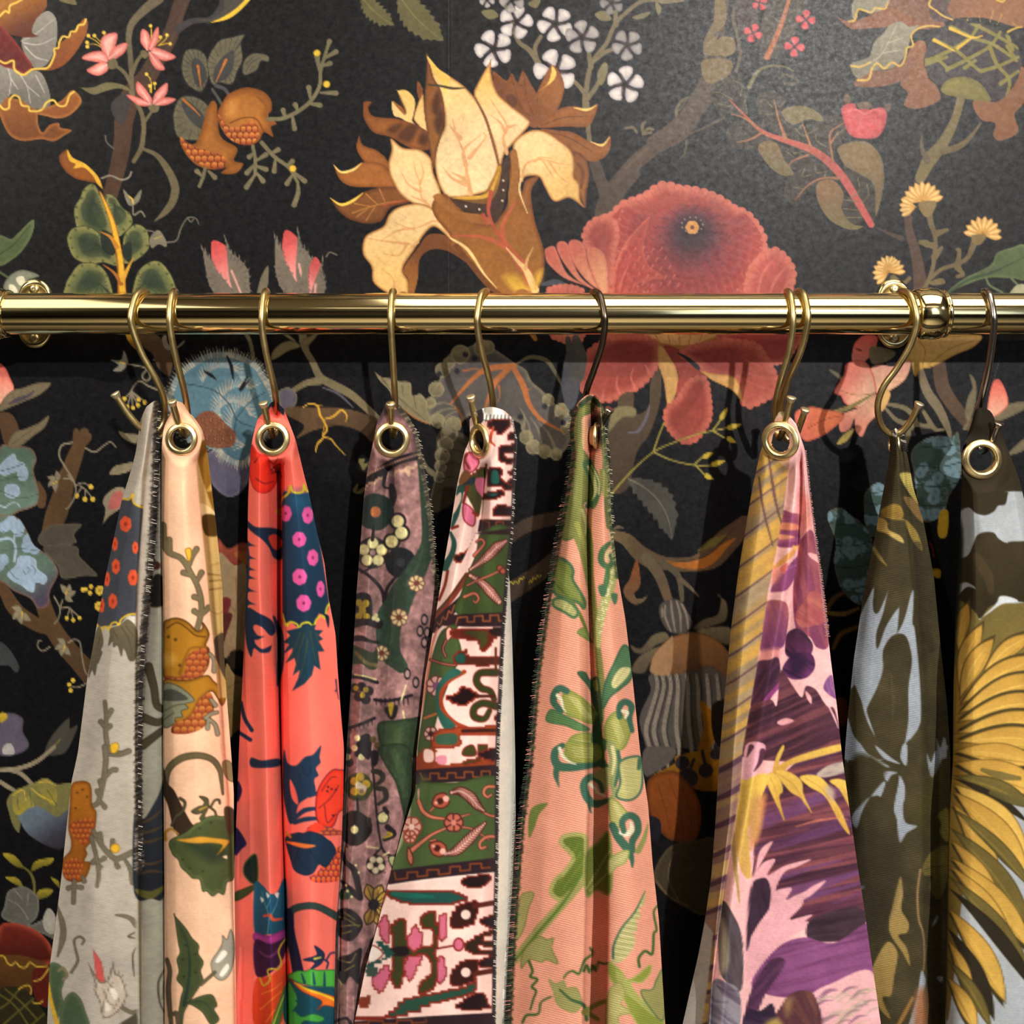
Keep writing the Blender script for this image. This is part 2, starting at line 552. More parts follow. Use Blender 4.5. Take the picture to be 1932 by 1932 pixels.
RX, RY, RH = 2.4, -5.0, 2.7
M_WALL = plain('room_paint', (0.30, 0.27, 0.24), 0.8, 5)
M_DARK = plain('dark_wall_paint', (0.05, 0.048, 0.05), 0.6, 5)
M_CEIL = plain('ceiling_paint', (0.78, 0.76, 0.72), 0.9, 5, 0.04)
M_FLOOR = plain('pale_floor', (0.62, 0.55, 0.44), 0.5, 8, 0.2)
wall_back = structure(slab('wall_back', -RX, RX, 0.002, 0.12, 0, RH, M_DARK))
structure(slab('floor', -RX, RX, RY, 0.12, -0.1, 0, M_FLOOR))
structure(slab('added_dark_strip_1', -RX, RX, -1.34, -0.66, 0, 0.004, M_DARK))  # unseen strip added to put a dark band into the rail's reflection
structure(slab('ceiling', -RX, RX, RY, 0.12, RH, RH + 0.1, M_CEIL))
structure(slab('wall_left', -RX - 0.1, -RX, RY, 0.12, 0, RH, M_WALL))
structure(slab('wall_right', RX, RX + 0.1, RY, 0.12, 0, RH, M_WALL))
structure(slab('wall_front', -RX, RX, RY - 0.1, RY, 0, RH, M_WALL))

def wallpaper(sheet, gain):
    """lengths of wallpaper, seams at photo x = 848 and every 1517 px from it"""
    ys = np.r_[np.arange(-2800, -260, 40.0), np.arange(-250, -14, 5.0), np.arange(-12, 690, 2.0), np.arange(690, 1948, 3.0), np.arange(1960, 4890, 40.0)]
    ys[0] = 592 - (RH - RAIL_Z) / (MM * CAM_D / 0.66); ys[-1] = 592 + RAIL_Z / (MM * CAM_D / 0.66)
    ys = np.unique(np.clip(ys, ys[0], ys[-1]))
    lim = RX / (MM * CAM_D / 0.66)
    seams = [966 - lim] + [848 + 1517 * k for k in range(-4, 6) if abs(848 + 1517 * k - 966) < lim] + [966 + lim]
    for k, (a, b) in enumerate(zip(seams[:-1], seams[1:])):
        xs = []
        for lo, hi, st in ((-1e9, -320, 40.0), (-320, -14, 5.0), (-14, 1946, 2.15), (1946, 2250, 5.0), (2250, 1e9, 40.0)):
            l, h = max(a, lo), min(b, hi)
            if h > l:
                xs.append(np.linspace(l, h, max(2, int((h - l) / st) + 1)))
        xs = np.unique(np.concatenate(xs))
        yy = ys if (b > 0 and a < 1932) else np.unique(np.r_[ys[0], np.arange(-2700, 4800, 30.0), ys[-1]])
        X, Y = np.meshgrid(xs, yy)
        dep = 0.55 + 0.0 * X
        edge = np.minimum(X - a, b - X)
        dep = dep + 0.10 * np.exp(-edge / 2.5) + 0.04 * np.sin(k)        # the edges of a length stand a hair proud
        dep[:, 0] = dep[:, -1] = 0.5
        co = W(X.ravel(), Y.ravel(), dep.ravel())
        s = sheet.sample(X.ravel(), Y.ravel(), wrap=True)
        mesh_np('wallpaper_length', co, grid_quads(len(yy), len(xs)), M_PAPER, wall_back,
                col=lin(s) * gain, uv=np.c_[X.ravel(), -Y.ravel()] / 100.0)

# ------------------------------------------------------------------ rail
def rail():
    root = thing('clothes_rail', 'polished brass rail running across the patterned wall on two wall plates', 'rail', tuple(W(966, 592, RAIL_D)))
    R = 0.01255
    tube('tube', [(-1.25, -0.06, RAIL_Z), (-0.4, -0.06, RAIL_Z), (0.4, -0.06, RAIL_Z), (1.25, -0.06, RAIL_Z)], R, M_RAIL, root, sides=96, sub=2)
    for px in (68, 1685):
        x = float(W(px, 592, 0)[0])
        pr = [(R + 0.0001, -0.0088), (R + 0.0012, -0.0087), (R + 0.0020, -0.0080), (R + 0.0028, -0.0055), (R + 0.0033, -0.0020), (R + 0.0033, 0.0020), (R + 0.0028, 0.0052), (R + 0.0019, 0.0074), (R + 0.0014, 0.0078),
              (R + 0.0012, 0.0082), (R + 0.0018, 0.0086), (R + 0.0020, 0.0094), (R + 0.0016, 0.0102), (R + 0.0006, 0.0105), (R + 0.0001, 0.0105)]
        lathe('collar', pr, M_RAIL, root, (x, -0.06, RAIL_Z), (1, 0, 0), sides=64)
        tube('bracket_arm', [(x, -0.056 + R * 0.6, RAIL_Z), (x, -0.03, RAIL_Z), (x, -0.006, RAIL_Z)], [0.0062, 0.0052, 0.0075], M_RAIL, root, sides=24)
        # oval wall plate: bevelled outline swept inwards
        n = 48; a = np.linspace(0, 2 * math.pi, n + 1)[:-1]
        hw, hh = 0.0128, 0.0228
        ex = np.sign(np.cos(a)) * np.abs(np.cos(a)) ** 0.85 * hw
        ez = np.sign(np.sin(a)) * np.abs(np.sin(a)) ** 0.85 * hh
        rings = [(1.0, 0.0006), (1.0, 0.0020), (0.95, 0.0030), (0.86, 0.0034), (0.80, 0.0029), (0.5, 0.0033), (0.02, 0.0036)]
        co = np.concatenate([np.stack([x + ex * f, np.full(n, -d), RAIL_Z + ez * f], -1) for f, d in rings])
        pl = mesh_np('wall_plate', co, grid_quads(len(rings), n, True), M_PLATE, root)
        for sgn in (1, -1):
            c = (x, -0.0031, RAIL_Z + sgn * 0.0162)
            sc = lathe('screw', [(0.0001, 0.0010), (0.0012, 0.0012), (0.0024, 0.0009), (0.0032, 0.0003), (0.0033, -0.0004)], M_SCREW, None, c, (0, -1, 0), sides=24)
            sc.parent = pl
rail()

# ------------------------------------------------------------------ hooks
def hook(label, pts, mat, tipmat, r=0.00195, group='S hooks on the brass rail'):
    """pts: photo x, photo y, millimetres off the wall; the last point is the free tip"""
    q = np.array(nums(pts)).reshape(-1, 3)
    p = W(q[:, 0], q[:, 1], q[:, 2])
    top = q[:, 1].argmin()
    root = thing('s_hook', label, 'hook', tuple(p[top]), group)
    tube('wire', p, [r] * 12 + [r * 1.0], mat, root, sides=14, sub=8)
    d = p[-1] - p[-2]; d = d / np.linalg.norm(d)
    lathe('tip', [(r * 0.98, -0.0024), (r * 1.3, -0.0006), (r * 1.5, 0.0004), (r * 1.45, 0.0009), (r * 1.0, 0.0012), (0.00005, 0.0013)], tipmat, root, tuple(p[-1]), tuple(d), sides=20)

def over(xb, xm, xf, yt=546):
    """the loop that lies over the rail, from behind it to its front"""
    return f'{xb} 628 46 {xb} 592 44.6 {(xb * .7 + xm * .3):.1f} 560 47.5 {xm} {yt + 3} 59 {(xf * .6 + xm * .4):.1f} 556 70 {xf} 592 75.4 '
HOOKS = [
 ('brass S hook furthest left, its tip pointing out left of the grey cloth', over(272, 275, 247) + '250 620 75 268 668 72 296 718 67 309 752 62 309 790 55 293 815 58 268 808 64 245 785 68 218 744 72', M_HOOK, M_HOOK_TIP),
 ('brass S hook through the eyelet of the peach cloth', over(334, 330, 320) + '322 625 75 333 680 71 346 730 65 354 775 58 355 808 52 350 822 58 344 815 68 336 795 75 325 759 79', M_HOOK, M_HOOK_TIP),
 ('brass S hook through the eyelet of the coral cloth', over(506, 503, 494) + '495 625 75 503 670 72 516 725 66 522 770 58 521 808 52 516 822 58 512 814 68 506 796 75 497 762 79', M_HOOK, M_HOOK_TIP),
 ('brass S hook through the eyelet of the dusky mauve tapestry cloth', over(745, 742, 737) + '738 625 75 741 670 72 744 725 66 746 770 58 746 806 52 743 822 58 740 814 68 738 796 75 737 763 79', M_HOOK, M_HOOK_TIP),
 ('brass S hook holding the pink and green rug pattern cloth', over(916, 918, 901) + '901 620 75 909 665 72 922 710 67 930 760 60 928 805 54 918 830 55 907 820 62 898 795 70 888 750 76', M_HOOK, M_HOOK_TIP),
 ('dark bronze S hook holding the salmon cloth with green embroidery', over(1118, 1118, 1140, 548) + '1141 615 75 1135 655 73 1120 700 68 1106 742 62 1104 790 55 1114 822 56 1126 815 62 1137 795 66 1149 774 70', M_BRONZE, M_STEEL),
 ('front brass S hook of the pair above the purple cloth', over(1488, 1484, 1496) + '1495 625 75 1487 670 72 1472 720 67 1463 765 60 1464 805 54 1470 826 58 1476 816 68 1482 796 75 1493 752 79', M_HOOK, M_HOOK_TIP),
 ('rear brass S hook of the pair, tip just right of the purple cloth', over(1512, 1506, 1524) + '1521 625 74 1508 670 70 1486 720 62 1474 765 53 1476 810 46 1490 832 46 1502 820 52 1510 800 57 1519 774 61', M_HOOK, M_HOOK_TIP),
 ('brass S hook holding the dark green twill cloth', over(1722, 1700, 1729) + '1728 620 75 1716 655 73 1692 695 69 1667 730 66 1656 765 63 1662 800 58 1680 818 56 1700 815 58 1718 795 62 1734 763 66', M_HOOK, M_HOOK_TIP),
 ('silver steel S hook furthest right, holding the cloth with yellow petals', over(1857, 1856, 1874) + '1875 620 75 1866 690 71 1855 740 66 1846 775 60 1844 820 53 1852 850 54 1862 845 66 1872 830 74 1884 800 79', M_STEEL, M_STEEL),
]
for h in HOOKS:
    hook(*h)

# ------------------------------------------------------------------ cloth
def curve_of(p):
    q = nums(p).reshape(-1, 2)
    return q[:, 0], q[:, 1]

def soft(a, n):
    if n < 2:
        return a
    k = np.hanning(n + 2)[1:-1]; k /= k.sum()
    ap = np.r_[2 * a[0] - a[n // 2:0:-1], a, 2 * a[-1] - a[-2:-n // 2 - 2:-1]]
    return np.convolve(ap, k, 'same')[n // 2: n // 2 + len(a)]

DEPTHS = []
def cloth(label, rails, sheet, mat, gain=1.0, hole=None, eyelet=None, step=2.05, seed=1, wrinkle=1.0, stitch=(), name='fabric_sample', eye_tilt=(0, -1, 0), behind=()):
    """rails: (y x y x ..., depth mm or 'y d y d ...') down the cloth, left to right"""
    ytop = min(nums(r[0])[0] for r in rails)
    nvis = int((1932 - ytop) / step)
    v = np.r_[np.linspace(0, 1, nvis), 1 + np.linspace(0, 1, 56)[1:] * 0.36]
    RXs, RDs, RYs = [], [], []
    for p, d in rails:
        ry, rx = curve_of(p)
        y = ry[0] + v * (1932 - ry[0])
        if ry[-1] < 2400:                                   # carry on to the hem below the picture
            sl = (rx[-1] - rx[-2]) / (ry[-1] - ry[-2])
            ry = np.r_[ry, 2700]; rx = np.r_[rx, rx[-1] + sl * 0.25 * 768]
        x = soft(np.interp(y, ry, rx), 17)
        if isinstance(d, str):
            dy, dd = curve_of(d); dep = soft(np.interp(y, dy, dd), 41)
        else:
            dep = np.full(len(y), float(d))
        RXs.append(x); RDs.append(dep); RYs.append(y)
    A = np.stack([np.array(RXs), np.array(RDs), np.array(RYs)], -1)      # rails, rows, 3
    n = len(A)
    Q = np.concatenate([[2 * A[0] - A[1]], A, [2 * A[-1] - A[-2]]])
    cols = []; at = []
    for i in range(n - 1):
        at.append(len(cols))
        a, b, c, d = Q[i], Q[i + 1], Q[i + 2], Q[i + 3]
        span = np.abs(c[:nvis, 0] - b[:nvis, 0]).mean() + np.abs(c[:nvis, 1] - b[:nvis, 1]).mean() * 1.2
        k = max(3, int(span / step))
        for t in np.arange(k) / k:
            e = 0.5 * (2 * b + (c - a) * t + (2 * a - 5 * b + 4 * c - d) * t * t + (3 * b - a - 3 * c + d) * t ** 3)
            l = b + (c - b) * t
            cols.append(e * 0.75 + l * 0.25)
    at.append(len(cols)); cols.append(A[-1])
    G = np.stack(cols, 1)                                                # rows, cols, 3
    nr, nc = G.shape[:2]
    wr = fbm(nr, nc, 46, seed, 2, 0.7) * 1.6 + fbm(nr, nc, 180, seed + 9, 2, 0.12) * 1.4
    G[..., 1] += wr * wrinkle * np.clip((G[..., 2] - ytop) / 200, 0.1, 1)
    if eyelet and hole:                                                  # the cloth lies flat round its eyelet
        ex, ey, er, es, ed = eyelet
        dx = G[..., 0] - ex
        r = np.hypot(dx / -eye_tilt[1], G[..., 2] - ey) / er
        w = np.clip((1.75 - r) / 0.6, 0, 1); w = w * w * (3 - 2 * w)
        plane = ed - 0.6 - eye_tilt[0] / -eye_tilt[1] * dx * 0.32
        G[..., 1] = G[..., 1] * (1 - w) + plane * w
    for f in behind:                                                     # keep clear of the cloths that hang in front
        lim = DEPTHS[f]
        ix = np.clip((G[..., 0] / 4).astype(int) + 100, 0, lim.shape[1] - 1); iy = np.clip((G[..., 2] / 8).astype(int), 0, lim.shape[0] - 1)
        G[..., 1] = np.minimum(G[..., 1], lim[iy, ix] - 2.2)
    dm = np.full((360, 800), 1e9)
    ix = (G[..., 0] / 4).astype(int) + 100; iy = np.clip((G[..., 2] / 8).astype(int), 0, 359)
    np.minimum.at(dm, (iy.ravel(), ix.ravel()), G[..., 1].ravel())
    for ax in (0, 1, 1):                                                 # a little margin all round
        dm = np.minimum(dm, np.minimum(np.roll(dm, 1, ax), np.roll(dm, -1, ax)))
    DEPTHS.append(dm)
    X, D, Y = (G[..., i].ravel() for i in range(3))
    co = W(X, Y, D)
    q = grid_quads(nr, nc)
    if hole:
        hx, hy, hr, hs = hole
        inside = ((X - hx) / hs) ** 2 + (Y - hy) ** 2 < hr * hr
        q = q[~inside[q].any(1)]
    a = sheet.a                                                          # soften by about the spacing of the points
    a = np.pad(a, ((1, 1), (1, 1), (0, 0)), 'edge'); a = (a[:-2] + 2 * a[1:-1] + a[2:]) / 4; sheet.a = (a[:, :-2] + 2 * a[:, 1:-1] + a[:, 2:]) / 4
    col = lin(np.clip(sheet.sample(X, np.where(Y > 1932, 3864 - Y, Y)), 0, 1)) * gain
    root = thing(name, label, 'fabric', tuple(W(*eyelet[:2], 66) if eyelet else co[nc // 2]), 'fabric samples hung on S hooks')
    mesh_np('cloth', co, q, mat, root, col=np.clip(col, 0, 0.95), uv=np.c_[X, -Y] / 100.0)
    if eyelet:
        ex, ey, er, es, ed = eyelet
        R = er * MM * (CAM_D - ed / 1000) / 0.66
        prof = [(R * 0.63, -0.0030), (R * 0.62, -0.0002), (R * 0.635, 0.0010), (R * 0.67, 0.0019), (R * 0.72, 0.0024), (R * 0.78, 0.0024), (R * 0.84, 0.0021), (R * 0.88, 0.0019), (R * 0.94, 0.0017), (R * 0.985, 0.0011), (R, 0.0003), (R * 0.97, -0.0004), (R * 0.8, -0.0006), (R * 0.66, -0.0030)]
        lathe('eyelet', prof, M_EYE, root, tuple(W(ex, ey, ed)), eye_tilt, es, sides=56, closed=True)
    for k, (ci, y0, y1, gap, ln, cols_, slant) in enumerate(stitch):
        stitching(G, at[ci], y0, y1, gap, ln, cols_, slant, root, seed + k)
    return root, G

def stitching(G, ci, y0, y1, gap, ln, mats, slant, root, seed):
    """overlocked edge: short threads across the edge of the cloth, bound by a running thread"""
    e = G[:, ci]
    e = e[(e[:, 2] >= y0) & (e[:, 2] <= y1)]
    sgn = 1 if ci == 0 else -1
    rs = np.random.RandomState(seed)
    yy = np.arange(y0, y1, gap)
    X = np.interp(yy, e[:, 2], e[:, 0]); D = np.interp(yy, e[:, 2], e[:, 1])
    by = {}
    for i, (x, y, d) in enumerate(zip(X, yy, D)):
        m = mats[rs.randint(len(mats))]
        l = ln * (0.8 + 0.5 * rs.rand())
        a = (x - sgn * 0.25 * l - sgn * rs.rand() * ln * 0.3, y + slant * 0.5 + rs.randn() * 0.7, d + 0.6)
        c = (x + sgn * 0.3 * l, y, d + 1.3)
        b = (x + sgn * 0.75 * l, y - slant * 0.5 + rs.randn() * 0.7, d + 0.9)
        by.setdefault(m.name, (m, []))[1].append((a, c, b))
    for m, segs in by.values():
        co, q = [], []
        for s in segs:
            P = W([p[0] for p in s], [p[1] for p in s], [p[2] for p in s])
            r = 0.00024
            for p in P:
                co += [p + (0, 0, r), p + (0, -r, -r * .5), p + (0, r, -r * .5)]
            o = len(co) - 9
            q += grid_quads(3, 3, True)[:, :].__add__(o).tolist()
        ob = mesh_np('overlock_stitching', np.array(co), np.array(q), m, root, smooth=False)
        ob['kind'] = 'stuff'
# ------------------------------------------------------------------ wallpaper print
def sheet_wall():
    S = Sheet(0, 0, 1932, 1932, '#0d0d10')
    OL = '#6b6046'
    # ---- upper left: trunk, lilies, pomegranates
    S.view(0, 0, .3364)
    S.s('1030 -20 1000 60 955 200 880 330 820 440 735 540 695 680 690 760 670 900 620 1090', '85 82 92 96 112 116 104 96 90 84', '#47342c', c2='#4c3527')
    S.s('1040 20 985 180 905 330 845 440', '14 18 18 8', '#54413a', op=.6)
    S.g('620 600 660 540 730 520 740 560 720 620 690 700 650 670', '#393434')
    S.s('1000 160 1080 118 1180 108 1235 55 1255 -10', '46 34 26 40 40', '#3d393a')
    S.g('1100 112 1200 102 1255 50 1262 -10 1390 -10 1330 55 1240 115', '#4a463d')
    S.g('1170 130 1170 130 1245 98 1320 50 1385 -10 1410 -10 1340 65 1270 110', '#e5bc3e')
    S.s('590 760 600 800 640 835', '8', '#5f5b52')
    S.s('570 1000 620 985 680 1008 722 995 737 965', '10', '#8a8372')
    S.s('890 -10 805 60 742 130 722 210 732 330 740 480 746 540', '62 50 40 32 30 26 24', '#665c48')
    S.g('450 490 450 490 520 490 600 462 690 476 735 512 660 496 590 512 520 530', '#6d6545')
    S.ss('740 480 700 410 645 365; 738 420 768 345 806 295', '24 22 18', OL)
    S.s('735 520 788 620 806 700 800 790 788 840 750 905', '22 24 26 26 28 24', OL)
    S.s('800 700 848 630', '20 14', OL)
    S.s('805 835 880 872 940 950 980 1040 972 1120 930 1185 868 1240', '18 28 40 46 46 38 6', '#685e45')
    ST = '#d3ad3a'
    S.ss('600 290 545 235 500 208; 605 290 540 250 492 248; 610 270 560 230 530 200; 612 260 590 215 582 185', '7 5', ST)
    S.o('495 200 488 238 490 262 530 200 583 183', 11, '#e4c04a')
    S.ss('845 250 850 190 845 150; 890 255 925 225 940 200; 890 255 930 245 955 245; 880 240 900 220 900 205', '6 5', ST)
    S.o('845 145 936 197 955 246 900 208', 10, '#e4c04a')
    S.ss('850 520 845 450 825 420; 845 520 840 490; 868 500 866 472', '6 5', ST)
    S.o('822 416 840 482 868 468', 10, '#e4c04a')
    pk = dict(rim='#c9625a', rw=28)
    for c, ax, p in (('#ecb2a5', None, '600 335 562 255 582 200 655 185 650 250 622 322'), ('#e9a99d', None, '605 330 645 262 712 240 700 292 640 335'),
                     ('#ecb2a5', None, '602 345 540 348 460 330 490 300 560 285 602 312'), ('#ecb2a5', None, '606 362 600 400 545 425 485 397 520 370 580 342'),
                     ('#ecb2a5', None, '822 282 787 232 796 165 830 180 846 230 836 280'), ('#e9a99d', None, '840 280 852 200 886 150 892 202 876 252'),
                     ('#ecb2a5', None, '846 292 860 265 940 290 987 320 930 342 870 322'), ('#e9a99d', None, '836 292 872 312 926 386 880 390 846 346'),
                     ('#ecb2a5', None, '852 590 780 592 708 533 762 542 832 572'), ('#ecb2a5', None, '840 582 770 522 768 458 802 482 852 552'),
                     ('#ecb2a5', None, '856 582 870 522 936 463 936 522 892 572'), ('#e9a99d', None, '862 592 912 547 987 555 940 587')):
        S.g(p, c, **pk)
        q = nums(p).reshape(-1, 2)
        S.s(np.vstack([q[0], q.mean(0)]), '8 3', '#f4cdbf', op=.6)
    S.g('605 350 640 325 662 360 645 385 610 385', OL); S.g('785 300 805 280 835 305 812 330', OL); S.g('830 592 890 592 885 625 850 630', OL)
    sc = '#625c49'; di = '#3c3b3b'
    for lobe, inner, v in (('1110 512 1050 470 1020 400 1025 330 1050 280 1110 280 1150 310 1166 370 1166 440 1140 500', '1115 492 1080 420 1076 340 1110 330 1150 380 1160 440', '1110 370 1128 490'),
                           ('1190 472 1165 380 1175 310 1230 230 1300 210 1372 195 1350 240 1360 330 1330 400 1300 470 1230 462', '1200 460 1205 380 1260 310 1312 285 1306 380 1270 440', '1268 335 1212 458'),
                           ('1205 815 1120 790 1000 770 973 660 990 580 1030 540 1110 550 1170 600 1190 680 1205 760', '1172 745 1080 690 1022 600 1040 560 1120 620 1165 690', '1030 560 1085 610 1122 650')):
        S.g(lobe, sc, rim='#6d6750', rw=20, line='#2c2a28', lw=5)
        q = nums(lobe).reshape(-1, 2); c = nums(inner).reshape(-1, 2).mean(0)
        for p in spline(q, True, 2):
            S.s(np.vstack([p, p * .55 + c * .45]), '4 3', '#34332e', op=.8)
        S.g(inner, di)
        S.s(v, '16 12 5', '#b3692f')
    S.g('1360 402 1370 342 1420 300 1500 310 1506 345 1462 342 1442 390 1382 420', sc, line='#2c2a28', lw=4)
    S.ss('1380 400 1410 350 1460 325; 1400 395 1430 370; 1380 360 1420 320', '5 4', '#3a3931')
    S.s('1190 500 1220 545 1240 580', '16', '#4b4a44'); S.s('1210 480 1260 500 1290 545', '22 18', '#45434a')
    S.g('1010 780 1100 800 1170 590 1215 585 1235 760 1330 830 1312 900 1365 918 1322 972 1240 972 1270 940 1200 952 1110 930 1040 862', '#a0642b', rim='#7e491c', rw=40)
    S.pips('1008 768 1080 820 1180 850 1265 885 1250 945 1150 932 1070 885', '#a3472c', '#d9883a', 7, 5)
    S.g('1290 522 1380 490 1470 510 1520 560 1522 620 1500 650 1552 692 1520 712 1532 768 1480 742 1450 792 1390 815 1300 790 1240 720 1220 640 1250 570', '#a6682c', rim='#7a441a', rw=50)
    S.g('1270 600 1300 560 1335 590 1320 640 1280 650', '#bd7f3d', soft=8); S.s('1440 540 1490 590 1500 650', '10 20 10', '#8a5322')
    S.s('1290 690 1370 660 1440 670 1480 740', '8', '#6d3b16')
    S.pips('1225 640 1265 700 1330 715 1400 680 1440 700 1452 760 1400 812 1320 800 1262 752 1240 700', '#a04028', '#d98a42', 7, 5)
    sp = '#6e664c'
    def sprig(main, lets, w='24 22 18', yb=''):
        S.s(main, w, sp)
        for l in lets.split(';'):
            S.s(l, '14 26 30', sp)
        if yb:
            S.o(yb, 19, '#d8b53c', line='#8a6c20', lw=4)
    sprig('1505 668 1600 660 1720 590 1790 490 1800 390 1845 240', '1600 660 1588 618; 1640 650 1652 722; 1670 620 1656 588; 1730 580 1795 590; 1740 550 1732 490; 1800 520 1885 522; 1800 430 1778 320; 1810 370 1852 355; 1815 330 1885 290; 1835 270 1848 232', yb='1778 298 1832 472')
    sprig('1468 800 1540 880 1620 940 1668 1020', '1520 860 1560 840; 1545 890 1538 960; 1640 960 1708 1015; 1640 980 1610 1030; 1670 1020 1672 1080 1650 1150; 1610 930 1640 905', yb='1642 945')
    sprig('1418 820 1432 900 1430 980', '1420 860 1398 880; 1430 920 1385 970; 1432 930 1492 950; 1440 970 1475 1015; 1440 900 1490 868; 1430 980 1382 1050', w='20')
    sprig('1150 945 1140 990 1118 1045', '1130 985 1105 960; 1170 960 1205 995', w='20')
    # corner flower, top left
    S.g('-20 590 40 740 120 790 230 780 300 792 360 760 402 730 340 716 330 690 280 700 240 742 215 700 200 610 110 560 -20 540', '#8f5527', c2='#6d3d1d', rim='#a2642d', rw=22)
    S.g('190 630 290 590 350 560 400 508 432 520 458 572 400 640 330 665 260 652', '#8a5027', rim='#a56a33', rw=20)
    S.g('-20 350 120 400 220 400 270 490 280 590 200 612 120 560 60 530 -20 590', '#8d877d', c2='#6f6a63')
    S.ss('40 360 60 450 50 540; 60 440 100 500; 100 400 150 480 170 580; 150 480 220 540; 200 420 250 520', '7 5', '#b5b1a8')
    S.g('190 382 260 380 300 340 320 260 400 190 470 105 492 130 480 200 420 300 350 370 270 396', '#7d421e', c2='#93562a', ax='260 380 460 130')
    S.g('120 240 180 130 260 62 312 100 322 200 300 300 250 372 180 372', '#8f8a80', c2='#77726a')
    S.ss('120 230 200 190 300 110; 130 240 220 250 310 210; 140 260 200 320 270 340', '7 4', '#b9b4aa')
    S.g('-10 0 100 -20 240 -20 262 40 200 112 180 182 215 205 100 205 -10 150', '#9a6224', c2='#5c2c20', ax='60 0 150 200')
    S.g('-10 150 60 200 100 250 150 320 182 372 140 412 90 392 -10 345', '#701f1d', c2='#5a1b1c', rim='#8a2f25', rw=16)
    for w in ('-5 95 30 62 50 72 56 32 90 15 135 -8', '-5 338 30 355 75 340 82 390 130 420 180 390 225 386 272 376 305 310 305 275 328 268 332 240 352 205 385 208 398 178 425 175 440 142 470 136 482 108',
              '-5 585 20 612 50 605 55 560 80 535 108 548 122 590 160 598 168 622 230 618 262 575 300 562 328 592 368 590 390 535 415 515'):
        S.s(w, '13 12 11', '#d5ab3d'); S.s(w, '4', '#f0d06a')
    S.g('330 0 400 -20 430 25 380 20', '#6a6040')
    # scalloped green leaf with gold stem
    for L in ('560 1085 520 1030 470 1060 450 1110 418 1165 420 1230 440 1292 500 1335 600 1372 640 1330 605 1200', '590 1100 640 1098 682 1160 730 1200 742 1252 700 1302 660 1322 620 1222',
              '640 1410 560 1312 490 1270 410 1280 378 1330 388 1392 420 1450 500 1482 580 1472 655 1490', '690 1385 700 1312 760 1258 822 1290 838 1380 800 1432 740 1472 690 1472',
              '640 1670 602 1540 540 1480 450 1480 398 1540 368 1600 378 1680 640 1680', '735 1670 772 1530 840 1470 900 1470 952 1530 982 1600 988 1680 735 1680'):
        q = nums(L).reshape(-1, 2)
        S.g(L, '#37452f', rim='#8a8550', rw=80, line='#23291c', lw=4)
        c = q[:2].mean(0) * .5 + q.mean(0) * .5
        for p in spline(q, True, 4)[::1]:
            S.s(np.vstack([p * .62 + c * .38, c]), '9 3', '#2a352a', op=.55)
        for p in spline(q, True, 1):
            S.o(p * .9 + c * .1, 8, '#3d4a2b', op=.7)
    S.g('570 1290 640 1330 640 1430 575 1400', '#232b24'); S.g('690 1380 735 1360 735 1470 690 1440', '#232b24')
    S.s('560 1075 585 1130 625 1230 650 1330 675 1480 685 1670', '10 26 34 38 44 52', '#a05f22'); S.s('566 1085 590 1140 628 1240 652 1335 678 1480 688 1670', '6 16 24 26 30 34', '#e2ad34')
    S.s('655 1385 620 1330 568 1302', '26 18 6', '#b8782c'); S.s('680 1590 640 1530 578 1484', '26 16 5', '#a0632a'); S.s('688 1570 720 1500 747 1448', '28 18 5', '#d29a35')
    S.g('577 1062 577 1062 555 1000 480 930 400 890 382 838 330 880 358 950 420 1000 500 1020 545 1032', '#8a4f1e', rim='#6b3a15', rw=18)
    S.g('577 1062 577 1062 550 990 480 920 410 885 376 838 388 900 425 920 412 945 470 940 520 985 545 1030', '#e3af38')
    bd = '#77705f'
    S.g('690 1062 725 1098 740 1125 792 1063 778 1130 722 1152', bd); S.s('722 1098 742 1120 748 1148', '6 12 4', '#c9a648')
    S.s('745 1150 750 1205 790 1185 812 1215', '10', bd)
    S.g('842 1332 890 1290 932 1350 930 1386 890 1370 850 1392', bd); S.s('865 1340 905 1325', '8', '#a8925a')
    S.ss('820 1292 860 1300 862 1330; 935 1360 990 1348 1015 1280 1052 1222 1098 1225 1115 1258; 1052 1222 1070 1245 1085 1230', '9 7', '#6e6759')
    def bud(cx, cy, sx, k=1.0, tilt=0.0, col='#c04a49'):
        T = lambda p: (nums(p).reshape(-1, 2) * k * (sx, 1)) @ np.array([[math.cos(tilt), math.sin(tilt)], [-math.sin(tilt), math.cos(tilt)]]) + (cx, cy)
        S.g(T('-70 -140 10 -95 45 0 75 170 -20 170 -75 60 -85 -40'), col, c2='#e59b95', ax=T('-70 -140 30 160').ravel())
        for s_ in ('-130 -95 -130 -95 -95 -50 -70 20 -20 90 30 190 -60 190 -110 110 -125 10', '5 -130 5 -130 30 -60 70 -25 112 45 112 120 105 190 40 190 5 90'):
            q = T(s_); S.g(q, '#70665a')
            for p in spline(q, True, 2)[2:-2]:
                S.s(np.vstack([p, p + (np.array([cx, cy]) - p) * .2 + (0, 20)]), '4 8', '#504840', op=.6)
                S.s(np.vstack([p + (p - q.mean(0)) * .16 + (0, -14), p]), '2 10', '#70665a')
        S.s(T('20 40 60 170'), '14 10', '#e3a39a', op=.8)
    bud(1275, 1482, 1, tilt=-.1); bud(1660, 1440, .9, 1.05, .05); bud(1770, 1560, .8, .8, .35, '#b5494a')
    S.g('1440 1670 1462 1560 1505 1490 1502 1600 1480 1670', '#6a6351'); S.s('1830 1440 1850 1415 1890 1430', '8', '#6a6351')
    S.g('-10 1325 60 1340 100 1310 187 1230 182 1310 130 1400 60 1462 -10 1485', '#4d5a3a', rim='#5f6b44', rw=20); S.s('-10 1430 80 1370 170 1260', '8 4', '#31402c')
